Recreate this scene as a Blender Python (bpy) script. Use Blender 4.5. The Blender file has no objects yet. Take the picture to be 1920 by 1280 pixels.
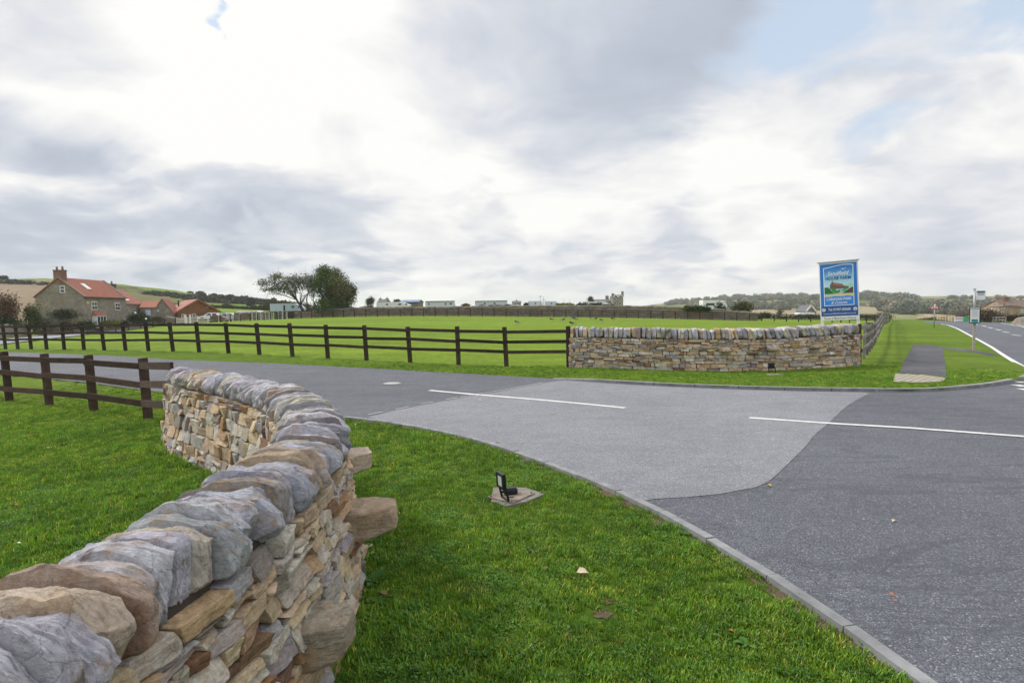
import bpy, bmesh, math, random
import numpy as np
from mathutils import Vector, Matrix
from mathutils.geometry import delaunay_2d_cdt

S = bpy.context.scene
COL = S.collection
R = math.radians
PI = math.pi

# ------------------------------------------------------------------ camera
F = 1100.0                       # focal length in pixels of a 1920-wide picture
PITCH = math.atan(63.0 / F)
ROLL = 0.015
EYE = 1.75
cam = bpy.data.cameras.new('camera')
cam.sensor_width = 36.0
cam.lens = F / 1920.0 * 36.0
cam.clip_start = 0.05
cam.clip_end = 20000
cam.dof.use_dof = True
cam.dof.focus_distance = 6.0
cam.dof.aperture_fstop = 9.0
camo = bpy.data.objects.new('camera', cam)
COL.objects.link(camo)
CM = Matrix.Translation((0, 0, EYE)) @ Matrix.Rotation(PI / 2 - PITCH, 4, 'X') @ Matrix.Rotation(-ROLL, 4, 'Z')
camo.matrix_world = CM
S.camera = camo
CR = np.array(CM.to_3x3())

def ray(px, py):
    d = CR @ np.array([(px - 960.0) / F, -(py - 640.0) / F, -1.0])
    return d / np.linalg.norm(d)

def at(px, py, Y):
    """world point seen at pixel (px,py) at forward distance Y"""
    d = ray(px, py)
    t = Y / d[1]
    return np.array([d[0] * t, Y, EYE + d[2] * t])

# ------------------------------------------------------------------ sun and sky
SUN_EL, SUN_AZ = 40.0, -62.0      # degrees; azimuth from +Y, negative is left
sun = bpy.data.lights.new('sun', 'SUN')
sun.energy = 2.8
sun.angle = R(9)
sun.color = (1.0, 0.95, 0.87)
suno = bpy.data.objects.new('sun', sun)
COL.objects.link(suno)
sd = Vector((math.sin(R(SUN_AZ)) * math.cos(R(SUN_EL)), math.cos(R(SUN_AZ)) * math.cos(R(SUN_EL)), math.sin(R(SUN_EL))))
suno.rotation_euler = sd.to_track_quat('Z', 'Y').to_euler()
suno.location = (0, 0, 60)

W = bpy.data.worlds.new('World')
S.world = W
W.use_nodes = True
nt = W.node_tree
nt.nodes.clear()

class NB:
    """small node-graph builder"""
    def __init__(s, tree): s.t = tree
    def n(s, typ, **kw):
        nd = s.t.nodes.new(typ)
        for k, v in kw.items(): setattr(nd, k, v)
        return nd
    def link(s, a, b): s.t.links.new(a, b)
    def val(s, nd, key, v):
        sock = nd.inputs[key]
        if hasattr(v, 'is_output') or isinstance(v, bpy.types.NodeSocket): s.link(v, sock)
        else: sock.default_value = v
    def math(s, op, a, b=0.0, c=None, clamp=False):
        nd = s.n('ShaderNodeMath', operation=op, use_clamp=clamp)
        s.val(nd, 0, a); s.val(nd, 1, b)
        if c is not None: s.val(nd, 2, c)
        return nd.outputs[0]
    def vmath(s, op, a, b=None, scale=None, out=0):
        nd = s.n('ShaderNodeVectorMath', operation=op)
        s.val(nd, 0, a)
        if b is not None: s.val(nd, 1, b)
        if scale is not None: s.val(nd, 3, scale)
        return nd.outputs[out]
    def noise(s, vec, scale, detail=4, rough=0.55, dist=0.0, color=False):
        nd = s.n('ShaderNodeTexNoise')
        if vec is not None: s.link(vec, nd.inputs['Vector'])
        nd.inputs['Scale'].default_value = scale
        nd.inputs['Detail'].default_value = detail
        nd.inputs['Roughness'].default_value = rough
        nd.inputs['Distortion'].default_value = dist
        return nd.outputs['Color' if color else 0]
    def ramp(s, fac, stops, interp='LINEAR'):
        nd = s.n('ShaderNodeValToRGB')
        cr = nd.color_ramp
        cr.interpolation = interp
        while len(cr.elements) < len(stops): cr.elements.new(0.5)
        for e, (p, c) in zip(cr.elements, stops):
            e.position = p
            e.color = (c, c, c, 1) if isinstance(c, (int, float)) else (*c[:3], 1)
        s.link(fac, nd.inputs[0])
        return nd.outputs[0]
    def mix(s, fac, a, b, blend='MIX'):
        nd = s.n('ShaderNodeMix', data_type='RGBA', blend_type=blend)
        s.val(nd, 0, fac)
        for k, v in ((6, a), (7, b)):
            if isinstance(v, bpy.types.NodeSocket): s.link(v, nd.inputs[k])
            else: nd.inputs[k].default_value = (*v[:3], 1)
        return nd.outputs[2]

g = NB(nt)
tc = g.n('ShaderNodeTexCoord')
dirv = g.vmath('NORMALIZE', tc.outputs['Generated'])
sep = g.n('ShaderNodeSeparateXYZ'); g.link(dirv, sep.inputs[0])
zc = g.math('MAXIMUM', sep.outputs[2], 0.0)
den = g.math('ADD', zc, 0.24)
plane = g.vmath('DIVIDE', dirv, None)
cmb = g.n('ShaderNodeCombineXYZ')
for k in range(3): g.link(den, cmb.inputs[k])
g.link(cmb.outputs[0], plane.node.inputs[1])
mp = g.n('ShaderNodeMapping'); g.link(plane, mp.inputs[0])
mp.inputs['Scale'].default_value = (1.0, 1.0, 0.0)
mp.inputs['Location'].default_value = (3.1, 1.7, 0.0)
warp = g.noise(mp.outputs[0], 1.1, 3, 0.5, color=True)
w2 = g.vmath('ADD', mp.outputs[0], g.vmath('SCALE', warp, scale=0.55))
n1 = g.noise(w2, 1.25, 8, 0.50)
n2 = g.noise(w2, 3.4, 8, 0.57)
def blob(px, py, sig, amp, wdir):
    d0 = ray(px, py)
    nd = g.n('ShaderNodeVectorMath', operation='DOT_PRODUCT')
    g.link(wdir, nd.inputs[0]); nd.inputs[1].default_value = tuple(d0)
    k = 1.0 / (1 - math.cos(R(sig)))
    e = g.math('MULTIPLY', g.math('SUBTRACT', nd.outputs['Value'], 1.0), k)
    return g.math('MULTIPLY', g.math('EXPONENT', e), amp)
# directions are warped a little so that the big forms get cloud-like edges
wn = g.noise(w2, 2.4, 6, 0.5, color=True)
wdir = g.vmath('NORMALIZE', g.vmath('ADD', dirv, g.vmath('SCALE', g.vmath('SUBTRACT', wn, (0.5, 0.5, 0.5)), scale=0.42)))
B = g.math('MULTIPLY_ADD', g.math('SUBTRACT', n1, 0.5), 0.66, 0.85)
B = g.math('ADD', B, g.math('MULTIPLY', g.math('SUBTRACT', n2, 0.5), 0.42))
for b in [(60, 70, 8, -.17), (240, 450, 6, -.10), (850, 465, 3, -.14), (1500, 440, 5, -.12), (200, 390, 6, -.34), (30, 420, 6, -.30), (480, 375, 5, -.32), (620, 400, 3.5, -.16), (430, 478, 2.5, -.26), (700, 500, 3.5, -.32),
          (560, 470, 2.0, -.18), (930, 60, 8, -.18), (1190, 90, 7, -.26), (1330, 110, 5, -.24), (1020, 250, 5, -.12), (1270, 480, 3.4, -.24), (1120, 495, 3, -.2), (930, 430, 2, -.16), (1690, 230, 4, -.20), (1870, 380, 3.5, -.12), (1750, 480, 4, -.16),
          (100, 240, 6, .26), (380, 180, 9, .22), (600, 60, 7, .16), (500, 270, 5, .16), (1360, 240, 5, .20), (1050, 330, 5, .12), (1850, 150, 3.5, .14), (1400, 520, 3, .12), (200, 490, 3, .18), (800, 540, 3, .10), (1500, 350, 6, .08), (900, 370, 4, .1)]:
    B = g.math('ADD', B, blob(*b, wdir))
cloud = g.ramp(B, [(0.25, (.42, .47, .56)), (0.50, (.53, .58, .67)), (0.68, (.69, .72, .785)), (0.82, (.86, .86, .875)), (0.95, (1.0, .995, .975))])
M = blob(1545, 15, 4.4, 1.0, wdir)
for b in [(1830, 20, 3.6, 1.0), (1655, 170, 2.6, .55), (456, 35, 1.0, 1.4), (1400, 20, 3, .5), (1950, 60, 3, .6)]:
    M = g.math('ADD', M, blob(*b, wdir))
M = g.math('ADD', M, g.math('MULTIPLY', g.math('SUBTRACT', 0.52, n2), 0.9))
M = g.ramp(M, [(0.25, 0.0), (0.85, 0.9)])
sky = g.n('ShaderNodeTexSky', sky_type='NISHITA')
sky.sun_disc = False
sky.sun_elevation = R(SUN_EL)
sky.sun_rotation = R(SUN_AZ)
# clear gaps: physical sky (scaled down to cloud brightness) thinned by high veil
gap = g.mix(0.72, g.vmath('SCALE', sky.outputs[0], scale=0.12), (.70, .83, 1.0))
cl = g.mix(M, cloud, gap)
# the thin cloud overhead, around the hidden sun, is brighter than the strip near the horizon
el = g.ramp(sep.outputs[2], [(0.0, (1, 1, 1)), (0.52, (1, 1, 1)), (0.62, (1, 1, 1)), (0.80, (1, 1, 1))])
elm = g.ramp(sep.outputs[2], [(0.0, .7), (0.52, .7), (0.80, 1.0)])
el = g.vmath('SCALE', el, scale=1.0); g.link(g.math('MULTIPLY', elm, 1 / .7), el.node.inputs[3])
cl = g.vmath('MULTIPLY', cl, el)
bg = g.n('ShaderNodeBackground'); g.link(cl, bg.inputs[0]); bg.inputs[1].default_value = 1.0
out = g.n('ShaderNodeOutputWorld'); g.link(bg.outputs[0], out.inputs[0])

S.view_settings.view_transform = 'Standard'
S.view_settings.look = 'None'
S.view_settings.exposure = 0.0
S.view_settings.gamma = 1.0
S.view_settings.use_curve_mapping = False
S.cycles.max_bounces = 5
S.cycles.diffuse_bounces = 2
S.cycles.glossy_bounces = 2
S.cycles.transparent_max_bounces = 6
S.cycles.use_denoising = True
S.cycles.use_fast_gi = False
S.cycles.volume_bounces = 1

# ------------------------------------------------------------------ tags and object helpers
def tag(o, label=None, cat=None, group=None, kind=None):
    if label: o['label'] = label
    if cat: o['category'] = cat
    if group: o['group'] = group
    if kind: o['kind'] = kind
    return o

def empty(name, loc, rz=0.0):
    o = bpy.data.objects.new(name, None)
    COL.objects.link(o)
    o.location = loc; o.rotation_euler = (0, 0, rz)
    o.empty_display_size = 0.2
    return o

def mesh_obj(name, V, Fc, mat, parent=None, col=None, smooth=False, attr='Col'):
    me = bpy.data.meshes.new(name)
    V = np.asarray(V, dtype=np.float32).reshape(-1, 3)
    if isinstance(Fc, np.ndarray):
        n = len(Fc); k = Fc.shape[1]
        me.vertices.add(len(V)); me.vertices.foreach_set('co', V.ravel())
        me.loops.add(n * k); me.loops.foreach_set('vertex_index', Fc.astype(np.int32).ravel())
        me.polygons.add(n); me.polygons.foreach_set('loop_start', np.arange(0, n * k, k, dtype=np.int32))
        me.polygons.foreach_set('loop_total', np.full(n, k, dtype=np.int32))
        me.update(calc_edges=True)
    else:
        me.from_pydata([tuple(map(float, v)) for v in V], [], [tuple(int(i) for i in f) for f in Fc])
    if col is not None:
        a = me.color_attributes.new(attr, 'FLOAT_COLOR', 'POINT')
        c = np.ones((len(V), 4), dtype=np.float32); c[:, :3] = np.asarray(col, dtype=np.float32).reshape(-1, 3)
        a.data.foreach_set('color', c.ravel())
    if smooth:
        me.polygons.foreach_set('use_smooth', np.ones(len(me.polygons), dtype=bool))
    me.validate(verbose=False)
    if mat: me.materials.append(mat)
    o = bpy.data.objects.new(name, me)
    COL.objects.link(o)
    if parent: o.parent = parent
    return o

class MB:
    """collects simple solids, builds them as one mesh"""
    def __init__(s): s.v = []; s.f = []; s.c = []
    def add(s, V, Fc, col=None):
        b = len(s.v)
        s.v += [tuple(map(float, v)) for v in V]
        s.f += [tuple(int(i) + b for i in f) for f in Fc]
        s.c += [col or (1, 1, 1)] * len(V)
        return s
    def box(s, c, size, M=None, col=None):
        x, y, z = [q / 2 for q in size]
        V = [Vector((sx * x, sy * y, sz * z)) for sx in (-1, 1) for sy in (-1, 1) for sz in (-1, 1)]
        if M is not None: V = [M @ v for v in V]
        V = [v + Vector(c) for v in V]
        return s.add(V, [(0, 1, 3, 2), (4, 6, 7, 5), (0, 4, 5, 1), (2, 3, 7, 6), (0, 2, 6, 4), (1, 5, 7, 3)], col)
    def beam(s, a, b, w, h, up=(0, 0, 1), col=None, sag=0.0):
        a = Vector(a); b = Vector(b); d = (b - a).normalized(); up = Vector(up)
        side = d.cross(up).normalized(); u = side.cross(d)
        V = []; n = 5 if sag else 2
        for i in range(n):
            t = i / (n - 1)
            p = a.lerp(b, t) + Vector((0, 0, -sag * 4 * t * (1 - t)))
            V += [p + side * (sx * w / 2) + u * (sz * h / 2) for sx, sz in ((-1, -1), (1, -1), (1, 1), (-1, 1))]
        Fc = [(0, 1, 2, 3), tuple(4 * (n - 1) + k for k in (3, 2, 1, 0))]
        for i in range(n - 1):
            for k in range(4):
                k2 = (k + 1) % 4
                Fc.append((4 * i + k, 4 * i + 4 + k, 4 * i + 4 + k2, 4 * i + k2))
        return s.add(V, Fc, col)
    def tube(s, pts, rad, n=8, col=None, cap=True):
        P = [Vector(p) for p in pts]
        if isinstance(rad, (int, float)): rad = [rad] * len(P)
        V = []
        for i, p in enumerate(P):
            d = (P[min(i + 1, len(P) - 1)] - P[max(i - 1, 0)]).normalized()
            ref = Vector((0, 0, 1)) if abs(d.z) < .9 else Vector((1, 0, 0))
            a = d.cross(ref).normalized(); b2 = d.cross(a)
            V += [p + (a * math.cos(2 * PI * k / n) + b2 * math.sin(2 * PI * k / n)) * rad[i] for k in range(n)]
        Fc = []
        for i in range(len(P) - 1):
            for k in range(n):
                k2 = (k + 1) % n
                Fc.append((i * n + k, i * n + k2, (i + 1) * n + k2, (i + 1) * n + k))
        if cap:
            Fc.append(tuple(range(n))[::-1]); Fc.append(tuple((len(P) - 1) * n + k for k in range(n)))
        return s.add(V, Fc, col)
    def prism(s, poly, z0, z1, M=None, col=None):
        n = len(poly)
        V = [Vector((x, y, z0)) for x, y in poly] + [Vector((x, y, z1)) for x, y in poly]
        if M is not None: V = [M @ v for v in V]
        Fc = [tuple(range(n))[::-1], tuple(range(n, 2 * n))] + [(k, (k + 1) % n, n + (k + 1) % n, n + k) for k in range(n)]
        return s.add(V, Fc, col)
    def build(s, name, mat, parent=None, smooth=False, bevel=0.0, colors=False):
        o = mesh_obj(name, s.v, s.f, mat, parent, col=s.c if colors else None, smooth=smooth)
        if bevel:
            m = o.modifiers.new('bevel', 'BEVEL'); m.width = bevel; m.segments = 2; m.limit_method = 'ANGLE'
        return o

def copy_tree(o, parent=None):
    c = o.copy(); COL.objects.link(c)
    if parent: c.parent = parent
    for ch in list(o.children): copy_tree(ch, c)
    return c

# ------------------------------------------------------------------ vectorised noise
def _hash(ix, iy, iz, seed):
    h = (ix.astype(np.int64) * 374761393 + iy.astype(np.int64) * 668265263 + iz.astype(np.int64) * 2147483647 + seed * 1274126177) & 0x7fffffff
    h = ((h ^ (h >> 13)) * 1274126177) & 0x7fffffff
    h = ((h ^ (h >> 16)) * 668265263) & 0x7fffffff
    return (h & 0xffff) / 65535.0
def vnoise(P, scale=1.0, seed=0):
    P = np.asarray(P, dtype=np.float64) * scale
    i = np.floor(P).astype(np.int64); f = P - i; f = f * f * (3 - 2 * f)
    r = 0
    for dx in (0, 1):
        for dy in (0, 1):
            for dz in (0, 1):
                w = (f[:, 0] if dx else 1 - f[:, 0]) * (f[:, 1] if dy else 1 - f[:, 1]) * (f[:, 2] if dz else 1 - f[:, 2])
                r = r + w * _hash(i[:, 0] + dx, i[:, 1] + dy, i[:, 2] + dz, seed)
    return r
def fbm(P, scale, seed=0, oct=3):
    r = 0; a = 0.5; t = 0
    for k in range(oct):
        r = r + a * (vnoise(P, scale * 2 ** k, seed + k) - .5); t += a; a *= .5
    return r / t
def sstep(a, b, x):
    t = np.clip((x - a) / (b - a), 0, 1); return t * t * (3 - 2 * t)
# ------------------------------------------------------------------ materials
def new_mat(name):
    m = bpy.data.materials.new(name); m.use_nodes = True
    t = m.node_tree; t.nodes.clear(); g = NB(t)
    bs = g.n('ShaderNodeBsdfPrincipled'); o = g.n('ShaderNodeOutputMaterial')
    g.link(bs.outputs[0], o.inputs[0])
    return m, g, bs
def obj_co(g):
    return g.n('ShaderNodeTexCoord').outputs['Object']
def world_co(g):
    return g.n('ShaderNodeNewGeometry').outputs['Position']
def bump(g, bs, h, strength=0.3, dist=0.01):
    b = g.n('ShaderNodeBump'); b.inputs['Strength'].default_value = strength; b.inputs['Distance'].default_value = dist
    g.link(h, b.inputs['Height']); g.link(b.outputs[0], bs.inputs['Normal'])

def simple(name, col, rough=0.6, vary=0.12, scale=6.0, metal=0.0, bmp=0.0, spec=0.4, coat=0.0):
    m, g, bs = new_mat(name)
    n = g.noise(world_co(g), scale, 5, 0.6)
    lo = [c * (1 - vary) for c in col]; hi = [min(1, c * (1 + vary)) for c in col]
    g.link(g.ramp(n, [(0.3, lo), (0.7, hi)]), bs.inputs['Base Color'])
    bs.inputs['Roughness'].default_value = rough
    bs.inputs['Metallic'].default_value = metal
    bs.inputs['Specular IOR Level'].default_value = spec
    if coat: bs.inputs['Coat Weight'].default_value = coat
    if bmp: bump(g, bs, n, bmp, 0.01)
    return m

def attr_mat(name, rough=0.8, vary=0.2, scale=5.0, bmp=0.0, spec=0.3, sub=0.0, dist=0.01):
    m, g, bs = new_mat(name)
    a = g.n('ShaderNodeVertexColor'); a.layer_name = 'Col'
    n = g.noise(world_co(g), scale, 5, 0.6)
    f = g.ramp(n, [(0.3, 1 - vary), (0.7, 1 + vary)])
    g.link(g.mix(1.0, a.outputs[0], f, 'MULTIPLY'), bs.inputs['Base Color'])
    bs.inputs['Roughness'].default_value = rough
    bs.inputs['Specular IOR Level'].default_value = spec
    if bmp: bump(g, bs, n, bmp, dist)
    return m

def mat_stone(name, local=False):
    m, g, bs = new_mat(name)
    a = g.n('ShaderNodeVertexColor'); a.layer_name = 'Col'
    co = world_co(g)
    n1 = g.noise(co, 9.0, 6, 0.65, 0.6)
    n2 = g.noise(co, 55.0, 5, 0.7)
    n3 = g.noise(co, 260.0, 3, 0.7)
    # bedding layers, stretched along the bed of each stone
    mpn = g.n('ShaderNodeMapping'); g.link(co, mpn.inputs[0]); mpn.inputs['Scale'].default_value = (1.0, 1.0, 2.2)
    n4 = g.noise(mpn.outputs[0], 22.0, 7, 0.7, .4)
    # thin laminations of the sandstone bed: along the slab for coping, level in the courses
    ml = g.n('ShaderNodeMapping'); g.link(obj_co(g) if local else co, ml.inputs[0])
    ml.inputs['Scale'].default_value = (11.0, .8, 1.6) if local else (1.3, 1.3, 11.0)
    lam = g.noise(ml.outputs[0], 9.0, 6, .72, .35)
    vc = g.n('ShaderNodeTexVoronoi', feature='DISTANCE_TO_EDGE'); g.link(g.vmath('ADD', co, g.vmath('SCALE', g.noise(co, 7.0, 4, .6, color=True), scale=.12)), vc.inputs['Vector']); vc.inputs['Scale'].default_value = 5.0
    crackm = g.math('MAXIMUM', g.ramp(vc.outputs['Distance'], [(0.0, .6), (0.012, 1.0)]), g.ramp(n1, [(0.44, 0.0), (0.56, 1.0)]))
    v = g.math('MULTIPLY', g.ramp(n1, [(0.3, .74), (0.7, 1.12)]), g.ramp(n2, [(0.28, .74), (0.72, 1.16)]))
    v = g.math('MULTIPLY', v, g.ramp(n3, [(0.3, .88), (0.7, 1.1)]))
    v = g.math('MULTIPLY', v, g.ramp(lam, [(0.34, .66), (0.46, 1.0), (0.66, 1.14)]))
    v = g.math('MULTIPLY', v, crackm)
    c = g.mix(1.0, a.outputs[0], v, 'MULTIPLY')
    # iron stain patches
    stain = g.ramp(g.noise(co, 6.5, 6, 0.7, 1.2), [(0.53, 0.0), (0.66, 0.6)])
    c = g.mix(stain, c, (.40, .25, .13))
    dark = g.ramp(g.noise(co, 4.3, 6, 0.72, 1.5), [(0.60, 0.0), (0.70, 0.7)])
    c = g.mix(dark, c, (.16, .115, .10))
    lichen = g.ramp(g.noise(co, 11.0, 7, 0.75, 0.8), [(0.66, 0.0), (0.74, 0.5)])
    c = g.mix(lichen, c, (.62, .63, .60))
    g.link(c, bs.inputs['Base Color'])
    bs.inputs['Roughness'].default_value = 0.9
    bs.inputs['Specular IOR Level'].default_value = 0.2
    h = g.math('ADD', g.math('MULTIPLY', n2, 0.5), g.math('MULTIPLY', n3, 0.18))
    h = g.math('ADD', h, g.math('MULTIPLY', n4, 0.9))
    n5 = g.noise(co, 120.0, 6, 0.8)
    h = g.math('ADD', h, g.math('MULTIPLY', n5, .45))
    h = g.math('ADD', h, g.math('MULTIPLY', lam, 1.0)); h = g.math('ADD', h, g.math('MULTIPLY', crackm, .35))
    bump(g, bs, h, 1.0, 0.011)
    return m
STONE = mat_stone('sandstone')
STONE_C = mat_stone('coping_sandstone', True)
CORE = simple('dark_wall_core', (.05, .04, .032), 1.0, .3)  # dark inset body added behind the stones to block light through the joints
RUST = (.40, .25, .13)
PAL = [((.45, .42, .44), 4.5), ((.53, .485, .47), 4), ((.64, .575, .49), 5), ((.64, .50, .35), 7), ((.69, .54, .37), 6.5), ((.54, .385, .24), 3), ((.42, .25, .14), 1.6),
       ((.34, .285, .255), 2), ((.27, .16, .11), 1.3), ((.50, .46, .38), 2), ((.72, .67, .58), 4), ((.57, .39, .24), 1.4)]
COPEPAL = [((.45, .455, .52), 8), ((.54, .54, .60), 7), ((.60, .565, .53), 4), ((.58, .49, .39), 1.8), ((.37, .36, .41), 3.5), ((.46, .445, .34), 1.0), ((.50, .34, .21), .3), ((.22, .20, .23), .9), ((.62, .61, .65), 3)]
def pick(rng, pal, lo=.82, hi=1.10):
    w = np.array([p[1] for p in pal]); i = rng.choice(len(pal), p=w / w.sum())
    c = np.array(pal[i][0]) * rng.uniform(lo, hi) + rng.uniform(-.015, .015, 3)
    return c

def mat_ground():
    m, g, bs = new_mat('grassland')
    co = world_co(g)
    a = g.n('ShaderNodeVertexColor'); a.layer_name = 'Col'
    s = g.n('ShaderNodeSeparateXYZ'); g.link(co, s.inputs[0])
    n1 = g.noise(co, 0.6, 5, 0.6); n2 = g.noise(co, 4.0, 6, 0.65); n3 = g.noise(co, 34.0, 5, 0.75); n4 = g.noise(co, 0.03, 6, .6)
    # mowing stripes and long streaks in the field
    mpn = g.n('ShaderNodeMapping'); g.link(co, mpn.inputs[0]); mpn.inputs['Scale'].default_value = (0.05, 0.55, 1.0)
    n5 = g.noise(mpn.outputs[0], 1.0, 7, 0.7)
    v = g.math('MULTIPLY', g.ramp(n1, [(0.3, .86), (0.7, 1.13)]), g.ramp(n2, [(0.3, .74), (0.7, 1.22)]))
    v = g.math('MULTIPLY', v, g.ramp(n3, [(0.3, .60), (0.7, 1.38)]))
    v = g.math('MULTIPLY', v, g.ramp(n5, [(0.35, .76), (0.65, 1.16)]))
    v = g.math('MULTIPLY', v, g.ramp(n4, [(0.3, .88), (0.7, 1.12)]))
    c = g.mix(1.0, a.outputs[0], v, 'MULTIPLY')
    hue = g.ramp(g.noise(mpn.outputs[0], 2.3, 6, .7), [(0.4, 0.0), (0.62, 0.6)])
    c = g.mix(hue, c, g.mix(1.0, c, (1.22, 1.03, 1.0), 'MULTIPLY'))
    dry = g.ramp(g.noise(co, 1.3, 7, 0.7), [(0.56, 0.0), (0.72, 0.5)])
    c = g.mix(dry, c, (.17, .155, .05))
    soil = g.ramp(g.noise(co, 3.4, 8, .78), [(0.63, 0.0), (0.70, .65)])
    c = g.mix(soil, c, (.10, .075, .045))
    g.link(c, bs.inputs['Base Color'])
    bs.inputs['Roughness'].default_value = 0.95
    bs.inputs['Specular IOR Level'].default_value = 0.08
    bump(g, bs, g.math('ADD', n3, g.math('MULTIPLY', n2, .6)), 0.6, 0.03)
    return m
GRASSLAND = mat_ground()

def mat_asphalt(name, base, chip, bigvar=.12, crack=.5):
    m, g, bs = new_mat(name)
    co = world_co(g)
    vo = g.n('ShaderNodeTexVoronoi'); g.link(co, vo.inputs['Vector']); vo.inputs['Scale'].default_value = 120.0
    vs = g.n('ShaderNodeSeparateColor'); g.link(vo.outputs['Color'], vs.inputs[0])
    n0 = g.noise(co, 0.35, 5, 0.6); n1 = g.noise(co, 2.2, 6, 0.65); n2 = g.noise(co, 22.0, 4, 0.7); n3 = g.noise(co, 75.0, 3, 0.8)
    chipc = g.ramp(vs.outputs[0], [(0.0, [b * .68 for b in base]), (0.5, base), (0.93, [b * .75 + c * .25 for b, c in zip(base, chip)]), (1.0, chip)])
    v = g.math('MULTIPLY', g.ramp(n0, [(0.3, 1 - bigvar), (0.7, 1 + bigvar)]), g.ramp(n1, [(0.3, 1 - bigvar * .7), (0.7, 1 + bigvar * .7)]))
    v = g.math('MULTIPLY', v, g.ramp(n2, [(0.3, .86), (0.7, 1.14)]))
    v = g.math('MULTIPLY', v, g.ramp(n3, [(0.3, .84), (0.7, 1.16)]))
    c = g.mix(1.0, chipc, v, 'MULTIPLY')
    if crack:
        # faint wandering seams and drip marks
        mpn = g.n('ShaderNodeMapping'); g.link(co, mpn.inputs[0]); mpn.inputs['Scale'].default_value = (0.25, 1.3, 1)
        mpn.inputs['Rotation'].default_value = (0, 0, .12)
        w = g.noise(mpn.outputs[0], 0.9, 7, .62, 1.2)
        sm = g.ramp(w, [(0.478, 0.0), (0.495, crack), (0.505, crack), (0.522, 0.0)])
        c = g.mix(sm, c, [b * .62 for b in base])
    oil = g.ramp(g.noise(co, .9, 6, .7), [(0.66, 0.0), (0.76, .45)])
    c = g.mix(oil, c, [b * .55 for b in base])
    g.link(c, bs.inputs['Base Color'])
    bs.inputs['Roughness'].default_value = 0.82
    bs.inputs['Specular IOR Level'].default_value = 0.35
    h = g.math('ADD', g.math('MULTIPLY', vo.outputs['Distance'], -1.0), g.math('MULTIPLY', n3, .8))
    bump(g, bs, h, 0.9, 0.006)
    return m
ASPH = mat_asphalt('old_asphalt', (.108, .117, .140), (.32, .33, .35), .13)
ASPH_L = mat_asphalt('pale_asphalt', (.228, .234, .262), (.46, .47, .50), .11, .22)
ASPH_D = mat_asphalt('path_asphalt', (.085, .087, .102), (.2, .2, .21), .38)
def mat_paint():
    m, g, bs = new_mat('road_paint')
    co = world_co(g)
    n = g.math('ADD', g.math('MULTIPLY', g.noise(co, 60, 4, .7), .6), g.math('MULTIPLY', g.noise(co, 6, 4, .6), .4))
    g.link(g.ramp(n, [(0.36, (.22, .22, .23)), (0.44, (.62, .62, .61)), (0.6, (.78, .78, .77))]), bs.inputs['Base Color'])
    bs.inputs['Roughness'].default_value = .7
    return m
PAINT = mat_paint()
PAINT_Y = simple('yellow_road_paint', (.62, .45, .22), .7, .15, 30)
CONC = simple('kerb_concrete', (.235, .24, .25), .9, .32, 5, bmp=.4)
CONC_W = simple('worn_paint_edge', (.42, .42, .42), .9, .3, 40)

def mat_wood(name, col, vary=.3):
    m, g, bs = new_mat(name)
    co = world_co(g)
    mpn = g.n('ShaderNodeMapping'); g.link(co, mpn.inputs[0]); mpn.inputs['Scale'].default_value = (1.2, 1.2, 14)
    n = g.noise(mpn.outputs[0], 3.0, 6, .65); n2 = g.noise(co, 5, 4, .6); n3 = g.noise(co, 90, 3, .7)
    v = g.math('MULTIPLY', g.ramp(n, [(0.3, 1 - vary), (0.7, 1 + vary)]), g.ramp(n2, [(0.3, .8), (0.7, 1.2)]))
    v = g.math('MULTIPLY', v, g.ramp(n3, [(0.3, .8), (0.7, 1.2)]))
    oi = g.n('ShaderNodeObjectInfo')
    v = g.math('MULTIPLY', v, g.math('MULTIPLY_ADD', oi.outputs['Random'], .7, .68))
    g.link(g.mix(1.0, col, v, 'MULTIPLY'), bs.inputs['Base Color'])
    bs.inputs['Roughness'].default_value = .85
    bs.inputs['Specular IOR Level'].default_value = .25
    bump(g, bs, n, .35, .006)
    return m
WOOD_D = mat_wood('dark_stained_wood', (.042, .030, .024), .4)
WOOD_B = mat_wood('brown_stained_wood', (.062, .038, .030), .4)
WOOD_G = mat_wood('weathered_grey_wood', (.19, .175, .17))
WOOD_L = mat_wood('pale_new_wood', (.50, .40, .27), .15)
WHITE = simple('white_paint', (.80, .80, .79), .45, .05, 8)
WHITE_F = simple('white_fence_paint', (.74, .75, .76), .6, .08, 8)
METAL = simple('galvanised_steel', (.40, .41, .43), .45, .15, 20, metal=.6)
BLACK = simple('black_plastic', (.012, .013, .016), .4, .2, 20)
GLASS = simple('window_glass', (.045, .055, .07), .08, .3, 2, spec=.8)
def mat_flat(name, col, rough=.5):
    m, g, bs = new_mat(name)
    bs.inputs['Base Color'].default_value = (*col, 1); bs.inputs['Roughness'].default_value = rough
    return m
LEAF = attr_mat('foliage', .75, .25, 1.2, spec=.2)
BARK = simple('bark', (.075, .062, .05), .95, .3, 9)
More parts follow.
